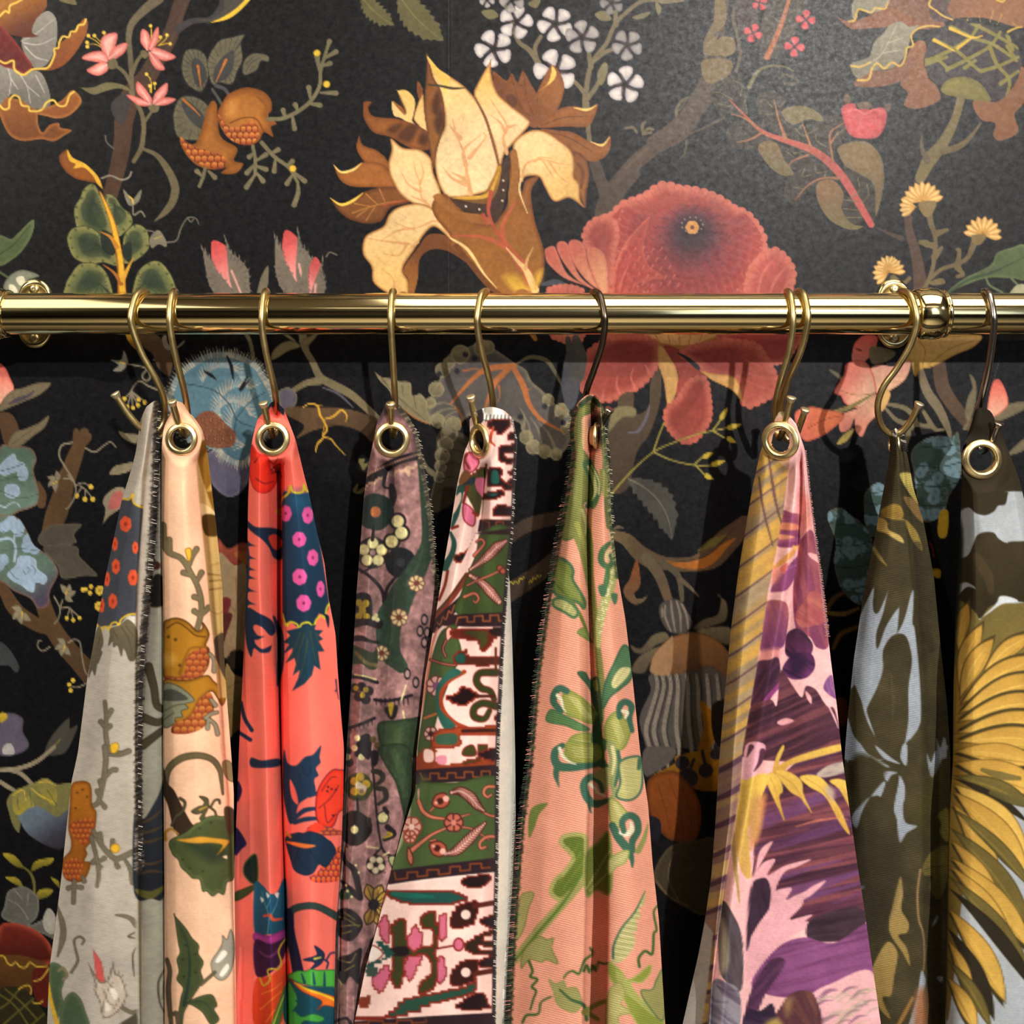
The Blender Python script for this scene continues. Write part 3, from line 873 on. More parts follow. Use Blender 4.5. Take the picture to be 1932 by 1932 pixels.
    S.s('-10 1520 50 1560', '14', '#4d5a3a')
    S.g('20 1600 60 1540 130 1513 222 1546 160 1572 200 1600 120 1640 40 1650', '#7d806f', rim='#5f6455', rw=16); S.g('90 1560 130 1550 140 1590 110 1600', '#d5d0b4'); S.g('50 1600 80 1600 100 1640 60 1645', '#d5d0b4')

    # ---- centre: dark leaves, white blossoms, the great yellow flower
    S.view(600, 0, .3623)
    for a, b, w in (((225, -20), (395, 132), 80), ((420, -30), (655, 212), 130)):
        S.leaf(a, b, w, '#5c5638', .06, 9, 22, vein='#736a3d', vw=8)
    S.view(1282 - 360, 0, .3623)                       # blossoms (points re-based below)
    S.view(600, 0, .3623)
    stm = '#6c6148'
    S.ss('1390 560 1395 480 1425 330 1500 230 1545 130 1600 70 1680 10 1760 0 1800 10 1900 0; 1400 500 1360 450 1320 410; 1405 510 1450 450 1490 370; 1420 350 1410 270; 1440 310 1500 270 1560 250; 1150 330 1100 260 1040 210 1000 80 950 -10; 1140 320 1130 250 1160 190; 1550 130 1550 60; 1400 540 1410 700 1440 860 1490 1000', '30 24 22 20', stm)
    S.gg('1455 380 1490 325 1512 350 1490 430 1465 440; 1440 75 1490 55 1530 100 1480 110; 1640 85 1730 60 1700 95 1650 100; 850 60 910 50 940 85 890 100; 1100 10 1160 -10 1140 40 1100 30; 1760 10 1790 40 1775 80 1760 50', '#6f6748')
    def blossom(cx, cy, r, rot, dim=1.0):
        for i in range(5):
            th = rot + i * 1.2566
            d = np.array([math.cos(th), math.sin(th)]); q = np.array([-d[1], d[0]])
            P = [d * r * u + q * r * v + (cx, cy) for u, v in ((.15, .02), (.45, .42), (.78, .56), (.98, .34), (.97, .0), (.82, -.22), (.5, -.12))]
            S.g(P, hexc('#b0a8ac') * dim, c2=hexc('#d9d0c8') * dim, ax=np.r_[np.array([cx, cy]), np.array([cx, cy]) + d * r * .9], rim=hexc('#a39aa0') * dim, rw=r * .18)
            S.s([np.array([cx, cy]) + d * r * .3 - q * r * .05, np.array([cx, cy]) + d * r * .62 - q * r * .14], [r * .16, r * .05], '#3b2f33', op=.8)
            S.o(np.array([cx, cy]) + d * r * .2, r * .08, '#3a2a2a')
    for b in ((915, 255, 98, .3), (1030, 115, 88, .9), (1235, 125, 92, .2), (1375, 195, 88, .6, .8), (1610, 235, 80, .1, .72), (1235, 370, 112, .4), (1598, 440, 96, .8), (880, 0, 40, 0, .8), (1530, 15, 62, .3, .6), (1010, 0, 66, .2, .8)):
        blossom(*b)
    # branch on the right
    S.s('1950 610 1880 690 1760 760 1640 860 1560 960 1510 1050 1495 1110', '80 96 84 80 76 92 110', '#4a3a30'); S.s('1440 850 1470 930 1500 1000', '60 56 70', '#473930')
    S.s('1940 600 1850 700 1720 770 1600 880', '14 22 16 10', '#5c4a3a', op=.7)
    S.ss('1660 690 1640 665 1600 668; 1690 690 1690 650 1705 635; 1700 690 1720 670 1745 675; 1690 700 1735 690; 1880 640 1865 580 1890 530 1920 510', '14 18 14', '#655a44')
    br, dk, yl = '#8c5526', '#5a321c', '#dcb878'
    # the yellow flower, back petals to front
    S.g('910 370 980 420 1010 380 1040 430 1070 370 1130 480 1150 460 1215 340 1270 400 1280 480 1240 580 1150 660 1080 640 940 480', br, c2='#6f3f1f', ax='1250 380 960 560', rim='#7a4721', rw=20)
    S.gg('910 375 905 375 960 450 990 540 1080 640 990 560 920 460', '#6c3c20')
    S.gg('1000 380 1000 380 1040 430 1080 470 1120 600 1060 560; 1070 370 1070 370 1110 440 1140 500 1130 600 1090 520', '#7a4622', line='#512c17', lw=3)
    S.g('980 500 1010 490 1040 520 1020 560 990 540', dk)
    S.g('1220 340 1220 340 1240 375 1225 420 1150 472 1200 430', '#e4b95e')
    S.g('1140 660 1250 570 1340 552 1400 570 1456 540 1440 610 1400 660 1290 660', br, rim='#7a4521', rw=26); S.s('1330 560 1400 572 1452 548', '3 16 3', '#e7c06c')
    S.s('1160 655 1280 612 1400 605', '4 5 3', dk)
    S.g('1160 672 1260 680 1330 690 1420 740 1480 755 1520 705 1522 770 1490 820 1420 842 1330 800 1240 720', br, rim='#7a4521', rw=26); S.s('1420 738 1480 756 1518 715', '3 14 3', '#e7c06c')
    S.s('1200 690 1300 715 1430 790', '4 8 4', dk, op=.7)
    S.g('1330 790 1390 820 1415 900 1400 1000 1390 1082 1340 960 1320 860', '#7d4a22', c2='#94602c', rim=dk, rw=16); S.s('1350 850 1380 900 1370 980', '14 24 10', dk, op=.6)
    # left group
    S.g('385 530 420 550 500 640 560 700 440 620 395 600', yl); S.g('383 525 383 525 440 560 455 600 430 580', br)
    S.g('412 472 412 472 460 470 500 510 505 560 480 640 450 560', '#ddb465', c2=yl); S.g('412 472 425 490 450 540 462 580 440 570', '#7a4521', op=.4)
    S.g('520 425 545 470 560 600 580 700 510 640 500 600 530 500', '#d9ac6a', c2=yl, rim='#8c5a2b', rw=8); S.g('518 422 530 440 548 470 530 520 516 480', '#7a4521')
    S.g('235 560 240 530 280 532 262 560 280 600 330 612 420 620 530 660 590 710 575 780 480 770 380 715 290 690 240 620', '#8a5225', rim='#6b3b1b', rw=24)
    S.gg('390 650 440 650 400 700 360 680; 470 650 520 660 480 740 410 710; 540 690 580 710 560 760 520 740', '#4e2c19', soft=5)
    S.g('215 705 215 705 235 755 300 780 350 820 380 880 300 860 240 840 200 770', '#94592b', rim='#73421d', rw=18)
    S.g('80 855 80 855 120 890 180 880 230 845 320 850 370 890 400 975 280 975 170 970 110 930', '#9a5d2b', rim='#75431d', rw=22); S.s('82 860 120 896 180 885 228 850', '3 13 14 3', '#ecc873')
    S.g('62 1028 62 1028 120 1060 180 1040 240 1000 330 975 420 980 480 1050 380 1080 330 1150 250 1165 160 1140 100 1090', '#754723', rim='#5a3319', rw=22); S.s('64 1032 120 1066 180 1046 236 1004', '3 14 15 3', '#e8c04e')
    S.ss('180 1110 260 1080 360 1055 460 1045; 200 1130 260 1085; 250 1150 300 1070; 190 1060 270 1075; 250 1010 310 1065; 320 985 350 1055', '6 4', '#b0743a'); S.s('330 1070 400 1055 465 1045', '5 7 4', '#a5482f')
    # big pale petals
    pet = dict(rim='#a8733a', rw=14, line='#8a5a34', lw=4)
    S.g('380 722 440 770 530 780 590 830 600 900 640 1010 600 1090 500 1060 430 1010 380 920 368 850 385 780', '#ddba82', c2='#e2c08d', **pet)
    S.ss('590 1080 540 1030 530 950 510 900 500 850; 530 960 550 900 535 840; 535 1000 470 960 430 890; 560 1050 480 1020', '14 10 6 4', '#d09a66')
    S.g('570 290 570 290 600 340 690 400 770 460 850 560 900 680 940 860 900 960 870 1000 700 1030 640 980 610 860 620 740 660 660 650 540 600 420', '#dfb870', c2='#e3c394', ax='620 330 760 800', **pet)
    S.ss('795 1010 775 900 760 800 720 700 700 620; 770 860 760 780 850 700; 790 820 870 720 860 690; 770 960 700 930 650 870; 740 720 690 660; 780 940 700 900', '26 16 9 5', '#cf9a68'); S.ss('640 830 690 800 640 870; 720 840 660 900; 800 640 840 620; 730 620 760 590 750 650', '3', '#c99d66', op=.7)
    S.g('568 300 575 290 600 400 640 470 660 580 650 680 620 780 600 880 570 700 552 560 562 420', '#7d4a22', c2='#8d5a2a', rim='#5c351b', rw=16); S.gg('620 470 640 520 620 600 590 560; 640 560 655 620 630 700 605 640', '#4c2b18', soft=4)
    S.g('568 290 580 330 620 400 650 440 660 480 690 410 630 360', '#e2b659')
    S.s('572 440 640 448 700 460 762 458', '8 12 14 6', '#3d3324')
    S.g('898 320 898 320 900 380 930 480 1000 550 1080 610 1100 650 1020 740 970 800 945 880 920 760 860 600 815 500 830 440', '#dfb35e', c2='#e2c190', ax='880 360 960 640', **pet)
    S.ss('985 800 965 720 985 660 940 580 900 520; 985 665 1030 650; 975 690 950 640 900 600', '20 14 8 5', '#cf9a68')
    S.s('815 505 870 610 905 720 945 870', '8 14 14 10', '#7a4a2a')
    S.g('1015 770 1040 720 1110 680 1180 685 1260 735 1320 790 1335 860 1330 920 1360 960 1365 1040 1385 1080 1310 1030 1230 1048 1180 970 1150 920 1080 920 1050 960 1040 860', '#e2bf88', c2='#dcb068', ax='1120 760 1340 1000', **pet)
    S.ss('1060 940 1080 860 1150 830 1250 850 1310 860; 1130 840 1160 820 1220 825; 1200 840 1250 910 1310 960; 1170 835 1230 930', '14 12 8 4', '#d09a62'); S.ss('1190 760 1250 750 1300 790; 1170 870 1210 900 1190 920; 1260 950 1330 980', '3', '#c79c68', op=.7)
    S.g('600 1090 520 1060 420 1080 370 1120 340 1180 250 1230 235 1320 280 1390 290 1470 370 1530 460 1560 470 1470 440 1400 500 1300 560 1210 610 1180 690 1240 640 1150', '#e1bd86', c2='#d9b06c', ax='400 1100 380 1500', **pet)
    S.ss('690 1240 620 1150 500 1190 400 1160; 500 1190 420 1200 330 1250; 470 1270 380 1260 250 1240; 460 1280 420 1330 340 1320; 400 1530 390 1450 330 1400; 520 1260 470 1300', '16 10 7 4', '#cd9862'); S.ss('330 1200 400 1220 380 1250; 290 1330 340 1370; 410 1110 460 1130 430 1150', '3', '#c79c68', op=.7)
    S.g('470 1560 470 1460 445 1400 520 1290 580 1220 690 1240 800 1380 680 1310 590 1300 530 1350 520 1450 490 1560', '#6d3f1f', c2='#8e5a2a', ax='560 1260 500 1500')
    # trumpet
    S.g('1080 940 1130 920 1150 925 1110 1000 1130 1150 1180 1330 1150 1490 1040 1560 940 1540 840 1420 690 1290 690 1230 610 1130 595 1060 640 1010 690 1030 800 1140 900 1170 960 1110 990 1040 1000 860 1030 780 1050 900 1060 1000', '#8a5324', c2='#946029', rim='#6d3d1c', rw=22)
    S.g('690 1030 800 1025 900 990 940 870 960 850 1010 780 1000 880 960 1100 900 1170 820 1110 760 1100', '#3f2a1f')
    S.g('690 1025 780 1022 870 1000 935 870 955 880 930 1000 880 1060 780 1050', '#b07c26', c2='#6d4a20'); S.s('700 1030 800 1030 890 1010 940 900', '6 20 20 6', '#d6a43c', op=.8)
    S.o('770 1075 840 1090 965 940 965 990 960 1045', 6, '#cfc4ae')
    S.g('600 1030 640 1010 700 1090 860 1120 905 1160 880 1170 760 1150 680 1100', '#955f2b'); S.g('1000 800 1030 780 1045 860 1040 980 1000 1100 990 1010 1010 900', '#955f2b')
    S.ss('1110 1500 1080 1400 1000 1310 930 1260 830 1230 700 1230; 1070 1390 990 1290 960 1230 970 1150 1030 1050', '50 38 26 16 8', '#b0573a'); S.s('1130 1510 1085 1410 1040 1360 980 1290', '44 34 18 6', '#e0b87a'); S.s('1080 1400 1090 1350 1120 1290', '20 12 4', '#cf9d62')
    S.ss('900 1000 890 1120 960 1260; 860 1120 880 1170', '22 18 12', '#a84a36')
    S.g('960 1440 1030 1430 1080 1480 1110 1510 1030 1520', '#b98c30', c2='#cfa23c', soft=6); S.g('1130 1440 1170 1400 1160 1470 1130 1500', '#c79a38', soft=6)
    S.s('690 1240 780 1300 860 1420 930 1500', '10 18 12 4', '#e3c182'); S.s('720 1280 800 1380 900 1500 1000 1555', '26 30 24 20', '#6b3e1e')
    S.s('1055 930 1050 1000 1090 1110', '10 8 4', '#e3c58f')
    S.s('1170 1480 1240 1470 1300 1490', '20 34 20', '#40454a')
    # seam between the two lengths, tears in the paper
    # ---- peony
    S.view(1010, 330, .2692)
    R1, R2, R3 = '#a1493f', '#80312d', '#b86353'
    def frill(p, col, c2, ax=None, r=26, rim=R3):
        q = spline(nums(p).reshape(-1, 2), True, 4)
        L = np.r_[0, np.cumsum(np.hypot(*np.diff(np.vstack([q, q[:1]]), axis=0).T))]
        c = q.mean(0)
        for d in np.arange(0, L[-1], r * 1.75):
            x = np.interp(d, L, np.r_[q[:, 0], q[0, 0]]); y = np.interp(d, L, np.r_[q[:, 1], q[0, 1]])
            S.o((x, y), r * 1.12, rim)
        S.g(p, col, c2=c2, ax=ax, rim=rim, rw=r * 1.6)
        for d in np.arange(r * .87, L[-1], r * 1.75):
            x = np.interp(d, L, np.r_[q[:, 0], q[0, 0]]); y = np.interp(d, L, np.r_[q[:, 1], q[0, 1]]); v = (c - (x, y)) / np.hypot(*(c - (x, y)))
            S.s([np.array([x, y]) - v * r * .3, np.array([x, y]) + v * r * 1.9], [5, 3], '#7a3430', op=.45)
    S.s('430 0 500 130 520 260 540 330', '60 100 130 130', '#45382f'); S.s('690 -10 600 120 560 260', '90 70 60', '#463930')
    dome = '540 290 620 210 760 160 860 90 920 75 1000 100 1140 118 1280 168 1390 240 1480 280 1560 380 1595 460 1580 560 1560 700 1560 1140 540 1140 520 700 430 520 370 410 430 330'
    frill(dome, R1, R2, '900 100 1100 760', 34)
    S.clip(dome)
    for k, (R, sq) in enumerate(((760, .9), (660, .92), (570, .94), (490, .96), (420, .98), (360, 1.0))):
        n = int(R * 4.4 / 62)
        for a in np.linspace(-.35, 3.5, n) + .03 * (k % 2):
            c = np.array([1080 + R * math.cos(a), 440 + R * sq * math.sin(a)]); d = np.array([math.cos(a), math.sin(a)]); t = np.array([-d[1], d[0]]); h = R * .085
            S.g([c - t * h * 1.05 - d * 60, c - t * h + d * 5, c - t * h * .5 + d * 26, c + t * h * .5 + d * 26, c + t * h + d * 5, c + t * h * 1.05 - d * 60],
                ('#a8483f', '#a14239', '#9a3e38', '#923a37', '#8a3636', '#813335')[k], rim=('#c46a57', '#bf6351', '#b5594a', '#a95046', '#9c4641', '#8d3d3c')[k], rw=20, op=.9)
            if k < 4:
                S.o(c + d * 16, 8, '#d08c74', op=.5)
    S.g('820 210 1000 160 1200 180 1330 270 1370 420 1320 600 1200 700 1020 720 900 640 820 480 790 340', '#8b3a37', c2='#793234', soft=16, op=.75)
    for i, (rx, ry, c) in enumerate(((270, 255, '#82383a'), (240, 225, '#763338'), (205, 195, '#6a3036'), (170, 160, '#572c34'), (138, 125, '#452831'), (100, 92, '#36242d'), (66, 60, '#2d222a'))):
        t = np.linspace(0, 6.283, 40)[:-1]; wob = 1 + .03 * np.sin(t * 13 + i)
        S.g(np.c_[1095 + rx * np.cos(t) * wob, 375 + (7 - i) * 13 + ry * np.sin(t) * wob], c, soft=5, sub=2)
        for a in t[::2]:
            x, y = 1095 + rx * math.cos(a), 375 + (7 - i) * 13 + ry * math.sin(a)
            S.s([(x - 22, y - 5), (x, y + 7), (x + 22, y - 5)], '3 6 3', '#341d24', op=.5)
    S.clip()
    S.o(np.c_[1100 + 75 * np.cos(np.linspace(0, 6.2, 12)), 350 + 55 * np.sin(np.linspace(0, 6.2, 12))].ravel(), 6, '#8f8580')
    S.flower((1100, 368), 48, 6, '#c98d4b', '#5c2f22', .3, dots=None)
    S.g('540 1100 545 700 590 560 680 440 800 290 780 400 760 520 800 640 900 720 700 780 620 1100', '#a8443a', rim='#b85a48', rw=40, op=.55); S.ss('560 860 590 640 680 470; 600 860 640 690 720 560; 650 860 690 740 780 640; 1380 840 1420 640 1450 560; 1480 830 1470 700', '7 9 3', '#8a3331', op=.6)
    S.ss('545 830 552 700 612 520 722 372 800 296; 590 820 604 740 650 640', '10 16 6', '#c66a54', op=.75)
    for k in range(26):
        x = 640 + (k % 5) * 62 + (k // 5) * 30; y = 500 + (k // 5) * 62 + (k * 37) % 23
        S.s([(x - 14, y + 26), (x, y)], '4 13', '#cf7f68', op=.5)
    frill('360 470 350 410 405 330 480 310 545 335 565 420 545 520 530 640 520 760 440 600 385 520', '#8f3f39', '#9c4a41', None, 26)
    for a in ('70 560 70 520 130 500 160 560 230 700 400 800 360 780 200 720 90 620', '150 500 180 465 230 490 260 600 320 720 430 810 300 740 190 600', '235 480 290 455 345 500 370 620 430 760 490 820 380 760 270 620', '360 520 410 505 480 550 505 650 510 860 440 790 380 640'):
        S.g(a, '#b25a4b', c2='#c98d66', ax='200 480 420 820', rim='#bd6b58', rw=22, line='#8d473d', lw=4)
    frill('1480 1120 1500 720 1560 610 1620 550 1690 535 1750 585 1790 645 1800 720 1760 860 1640 1120', '#b0524a', '#9c453e', '1550 600 1750 700', 30)
    S.ss('1560 830 1590 700 1680 580; 1640 840 1680 740 1760 640; 1720 840 1780 740', '16 20 6', '#c46f5c', op=.55)
    frill('90 840 120 800 200 785 280 795 330 840 330 1120 260 1170 180 1150 110 1100', '#b0584c', '#bd7354', None, 22)
    # lower petals
    S.g('700 1100 1280 1100 1180 1200 1050 1230 900 1210 780 1170', '#9d7030', rim='#7c5324', rw=14); S.g('770 1110 1260 1110 1130 1180 1000 1192 860 1170', '#cf9a63'); S.ss('840 1120 870 1170; 930 1120 945 1185; 1010 1120 1010 1190; 1090 1120 1075 1185; 1170 1120 1150 1165', '7', '#9c6a34')
    frill('1290 1110 1820 1110 1820 1200 1740 1300 1640 1310 1560 1240 1400 1180', '#8c3733', '#96403a', None, 20)
    frill('500 1170 680 1130 850 1190 850 1300 800 1400 700 1490 590 1540 500 1570 380 1540 310 1440 330 1330 400 1230', '#8c3832', '#984438', '700 1180 420 1500', 28, '#b25c4c')
    S.ss('590 1530 570 1470 580 1400; 700 1490 670 1420 690 1350; 470 1570 480 1510 ; 800 1390 770 1330', '20 14 6', '#c46c60', op=.7)
    S.g('860 1190 860 1190 920 1230 990 1360 1000 1480 960 1600 930 1650 900 1450 860 1330', '#c8985a', rim='#ad7a41', rw=14)
    S.g('900 1200 1020 1230 1160 1370 1190 1480 1100 1560 1000 1600 990 1500 1000 1380', '#903c32', c2='#964236')
    frill('1000 1580 1080 1460 1180 1430 1210 1540 1220 1680 1190 1760 1120 1850 1040 1865 960 1800 920 1720 930 1640', '#88362f', '#914036', None, 24, '#b25c4c')
    frill('1040 1240 1280 1180 1420 1180 1540 1200 1610 1290 1680 1420 1690 1500 1600 1570 1480 1610 1440 1500 1420 1430 1250 1390 1150 1330', '#88362f', '#9c4a3c', '1200 1250 1600 1500', 28, '#b25c4c')
    S.ss('1400 1400 1560 1480 1640 1500; 1450 1380 1600 1420; 1500 1560 1560 1500; 1480 1300 1600 1350', '10 8 4', '#b55e56', op=.6)
    S.g('1150 1370 1150 1370 1260 1395 1380 1410 1430 1470 1450 1590 1380 1510 1240 1440', '#cf9d5d', rim='#b58046', rw=14); S.g('990 1245 1060 1270 1150 1340 1140 1370 1060 1300', '#26262c')

    # ---- upper right
    S.view(1282, 0, .3364)
    S.s('250 -20 235 90 210 180 190 280 200 400 170 480 80 620 -40 740 -140 800', '60 60 100 130 140 120 100 100 90', '#4a3b30')
    S.gg('200 -10 250 -10 262 100 240 160 200 200 300 210 310 290 240 320 140 310 140 220 190 120; 130 340 250 330 300 360 270 430 180 470 130 430', '#6c5a3a')
    S.s('200 200 212 180 230 195 215 215', '10', '#2a2626'); S.s('-80 250 0 268 80 295 180 318 250 314', '4 7 10 7 3', '#222024')
    S.s('330 -10 300 90 320 180 340 300 320 400', '18 22 20 22 16', '#544a3a')
    S.ss('100 520 40 560 0 620; 250 660 150 710 60 750; 40 790 30 860 0 890', '16 14 8', '#50463a')
    S.g('430 -20 480 40 440 200 470 310 520 330 620 240 680 80 700 -20', '#3a322a'); S.g('310 -10 420 -10 440 120 420 240 340 200 320 100', '#382c29')
    S.s('620 -20 590 80 550 190 490 322', '18 24 28 32', '#a35f3a')
    S.ss('590 80 640 60 680 10; 560 170 640 140; 540 210 500 180; 570 130 530 100; 520 270 580 260', '5 3', '#6a5640')
    for c in ((450, 15, 42), (412, 185, 48), (708, 110, 50), (645, 262, 52)):
        S.flower(c[:2], c[2] * 1.1, 4, '#c04a4e', None, rot=c[0] * .1, pw=.62, rim='#a83c44', rw=10)
    S.s('390 490 440 400 510 370 590 375 640 400', '24 22 16 12 8', '#6a603f'); S.s('560 440 600 420 660 450 640 470 590 465', '16 18 20', '#5a5340', op=.8)
    # veined leaf with orange rib
    dl = '#2e2720'
    S.gg('170 500 250 440 330 430 370 520 370 620 440 700 560 560 500 520 440 540 440 620 480 720 300 640 200 600; 260 740 330 680 440 720 520 790 460 820 340 840 280 800; 440 540 520 510 590 560 570 640 650 720 800 660 900 650 950 740 880 820 840 900 700 860 560 760 470 660; 500 780 620 840 760 900 640 950 590 890; 590 1100 610 1000 740 920 880 930 900 1010 790 1010 690 1100 640 1145; 920 930 1000 960 1100 1020 1130 1100 1100 1220 1060 1230 980 1100; 900 1100 960 1110 1020 1200 1020 1250 960 1250 910 1180', dl, rim='#3c332a', rw=20)
    S.g('575 620 640 595 720 600 790 640 800 680 720 670 640 700 585 660', '#6a5d3b'); S.g('440 830 490 790 550 810 585 890 640 970 580 985 500 930', '#705a3a', c2='#6a5d3b'); S.g('780 1020 860 1010 920 1080 910 1170 960 1250 1030 1270 960 1290 850 1240 790 1160 765 1080', '#7a5a3a', c2='#695c3a')
    S.g('885 830 960 795 1060 800 1130 880 1150 1000 1130 1120 1100 1210 1090 1040 1000 970 930 930 900 880', '#725b3a', rim='#64573a', rw=20)
    S.s('280 560 340 620 460 735 600 790 740 840 840 910 920 1000 1000 1130 1075 1260', '8 14 24 32 40 48 46 42 36', '#a3513c', c2='#ad4c48')
    S.ss('440 720 360 660 290 640; 470 740 400 780 320 800; 600 780 560 680 530 560; 590 780 545 640; 740 830 700 720 690 690; 860 900 845 800 850 740 920 690; 850 800 890 740; 720 870 640 900 610 930; 900 1000 800 1000 720 1040 650 1120', '14 10 5', '#96603c')
    S.ss('300 560 230 520 180 520; 300 600 210 580; 340 540 350 480 300 450; 380 640 370 560 390 500; 520 600 480 560 450 570; 560 600 600 560; 520 640 480 640; 590 690 620 620 650 640; 650 720 690 760 740 740; 690 700 650 740; 780 720 720 750; 820 820 770 790 760 740; 880 760 950 700; 700 950 690 990 740 980; 760 930 770 970 830 960; 820 960 820 1000 870 990; 640 1050 700 1060; 1000 1000 1010 1070 960 1110; 1050 1030 1060 1100 1010 1140; 920 1120 1000 1130; 920 1170 1010 1180; 940 1220 1020 1220; 600 850 640 880; 640 860 700 850', '7 4', '#6a6146')
    # red tulip-like flower
    S.g('910 640 920 590 980 580 1000 620 1040 600 1080 620 1120 600 1160 620 1155 700 1110 770 1020 778 950 750', '#b8484c', rim='#9c3a40', rw=26); S.ss('920 630 990 615 1040 640 1090 615 1150 630', '14', '#c65a5a'); S.gg('1000 580 1060 570 1080 605 1010 610; 920 540 950 530 960 570 930 580; 1150 590 1190 580 1170 630', '#5e4a38')
    # pineapple flower, top right
    S.g('1180 -20 1940 -20 1940 140 1880 150 1700 100 1500 110 1480 150 1330 160 1260 80 1180 60', '#6f4630', c2='#855634', ax='1300 0 1800 100'); S.g('1400 -20 1520 -20 1500 60 1540 110 1440 120 1400 70', '#47302c')
    S.ss('1620 100 1610 130; 1680 90 1690 130; 1760 60 1740 130; 1810 80 1780 140; 1870 130 1900 150', '5 3', '#b08a3a')
    S.g('890 100 960 120 1060 90 1170 40 1300 100 1380 160 1200 150 1060 160 960 160', '#7a4a2c')
    S.gg('1300 260 1380 240 1390 420 1440 480 1460 560 1340 610 1260 590 1280 520 1240 460; 1650 560 1820 480 1900 380 1940 400 1940 560 1880 640 1900 740 1800 790 1760 760 1770 690 1690 670', '#815231', c2='#764a2e')
    S.g('980 480 1000 440 1070 400 1180 390 1290 320 1330 360 1270 440 1160 480 1060 490', '#74482e')
    S.g('965 30 1020 -20 1170 -20 1170 20 1120 60 1060 70 1000 60 980 120', '#7a7460', rim='#8d8468', rw=16)
    S.g('960 360 1060 320 1090 240 1140 190 1180 140 1240 120 1290 150 1340 140 1300 200 1270 300 1200 380 1080 400 1000 440', '#847d6a', c2='#6e6856'); S.ss('1000 380 1120 320 1180 220 1220 140; 1130 300 1240 280; 1170 240 1260 210; 1090 330 1130 370', '7 4', '#a59d88')
    for w in ('950 120 985 110 1000 55 1040 60 1075 72 1100 45 1150 50 1170 15', '965 370 1010 375 1040 365 1070 350', '1000 450 1060 445 1080 385 1110 355 1150 385 1190 350 1240 370 1270 310 1275 270 1310 255 1300 200 1340 160 1400 145 1460 150', '1410 -5 1400 30 1440 60 1480 90 1530 110', '1780 0 1810 10 1830 -5', '1840 180 1880 160 1920 150'):
        S.s(w, '13 11 9', '#c4a040')
    S.g('1370 330 1420 220 1500 150 1600 130 1720 140 1840 190 1910 290 1910 400 1870 490 1800 560 1740 570 1640 520 1520 500 1440 470 1390 410', '#31292c')
    S.clip('1375 330 1420 220 1500 150 1600 130 1720 140 1840 190 1910 290 1910 400 1870 490 1800 560 1740 570 1640 520 1520 500 1440 470 1390 410')
    S.ss('1420 220 1560 290 1650 370 1690 400; 1520 150 1640 210 1760 250 1880 330; 1640 130 1760 190 1900 270; 1380 340 1440 330 1500 380; 1440 320 1560 260 1640 200 1680 140; 1500 390 1620 330 1740 260 1800 180; 1380 360 1500 320; 1690 400 1790 370 1900 320; 1740 260 1780 360 1850 450 1830 560; 1840 260 1890 340; 1600 380 1660 340; 1800 470 1900 400; 1840 200 1870 280', '24 20 18', '#79702f')
    S.ss('1420 220 1540 285; 1520 160 1640 210 1700 200; 1560 270 1650 205', '20 14 8', '#c9a22c')
    S.clip()
    S.g('1465 500 1500 450 1590 430 1680 460 1740 540 1735 570 1640 560 1560 545 1490 530', '#756b30', rim='#665d2c', rw=20)
    S.s('1580 545 1545 670 1480 800 1400 900 1350 1000', '46 46 60 80 60', '#6b5d38'); S.s('1480 850 1570 820 1630 770 1690 690', '40 36 24 8', '#5f5035'); S.s('1390 900 1360 830 1360 760', '40 24 10', '#564b36')
    S.ss('1680 1005 1720 1010 1765 998; 1740 985 1780 990 1820 980', '6 18 6', '#0c0b0c')
    # cream aster flowers and stems
    S.s('1280 1200 1290 1300 1320 1400 1340 1500 1360 1660', '40 50 60 70 90', '#4a362a'); S.ss('1250 1340 1180 1310 1110 1280', '30 18 8', '#413229')
    S.ss('1395 1160 1410 1250 1435 1330 1430 1440 1410 1540 1350 1670; 1660 1340 1620 1440 1560 1480 1470 1510 1410 1560; 1440 1310 1500 1290; 1430 1380 1350 1360; 1430 1440 1470 1390; 1560 1480 1570 1410 1560 1400; 1200 1560 1250 1590 1290 1560; 1560 1500 1590 1540 1560 1550', '40 26 24 22', '#645639')
    S.gg('1400 1580 1470 1560 1490 1590 1420 1600; 1340 1350 1400 1350 1390 1390', '#665a3a')
    def aster(cx, cy, r, a0, a1, n=9):
        for th in np.linspace(a0, a1, n):
            d = np.array([math.cos(th), math.sin(th)])
            S.leaf((cx, cy), np.array([cx, cy]) + d * r, r * .34, '#d3a85e', pk=.65, rim='#b98640', rw=r * .12); S.s([np.array([cx, cy]) + d * r * .4, np.array([cx, cy]) + d * r * .85], '5 10', '#e7cd95', op=.6)
    aster(1365, 1135, 120, 3.35, 6.0); aster(1330, 1160, 100, 2.6, 3.6, 4); aster(1700, 1320, 110, 3.3, 6.4); aster(1175, 1530, 95, 2.4, 6.2, 11); aster(1170, 1500, 70, 3.2, 6.0, 7)
    S.g('1340 1140 1440 1130 1410 1210 1370 1210', '#77633b'); S.g('1640 1320 1720 1320 1690 1370 1650 1370', '#77633b')
    S.g('1500 1640 1600 1560 1740 1490 1780 1420 1860 1390 1940 1380 1940 1560 1860 1560 1720 1560 1600 1600', '#4c5a38', rim='#5d6a41', rw=20); S.s('1500 1650 1620 1570 1750 1530 1940 1440', '14 16 12 6', '#35452d'); S.ss('1720 1560 1740 1600 1810 1640; 1860 1560 1900 1600', '14', '#5b6444'); S.g('1850 1650 1890 1600 1940 1600 1940 1680 1860 1680', '#9a9678')
    return wall_lower(S)

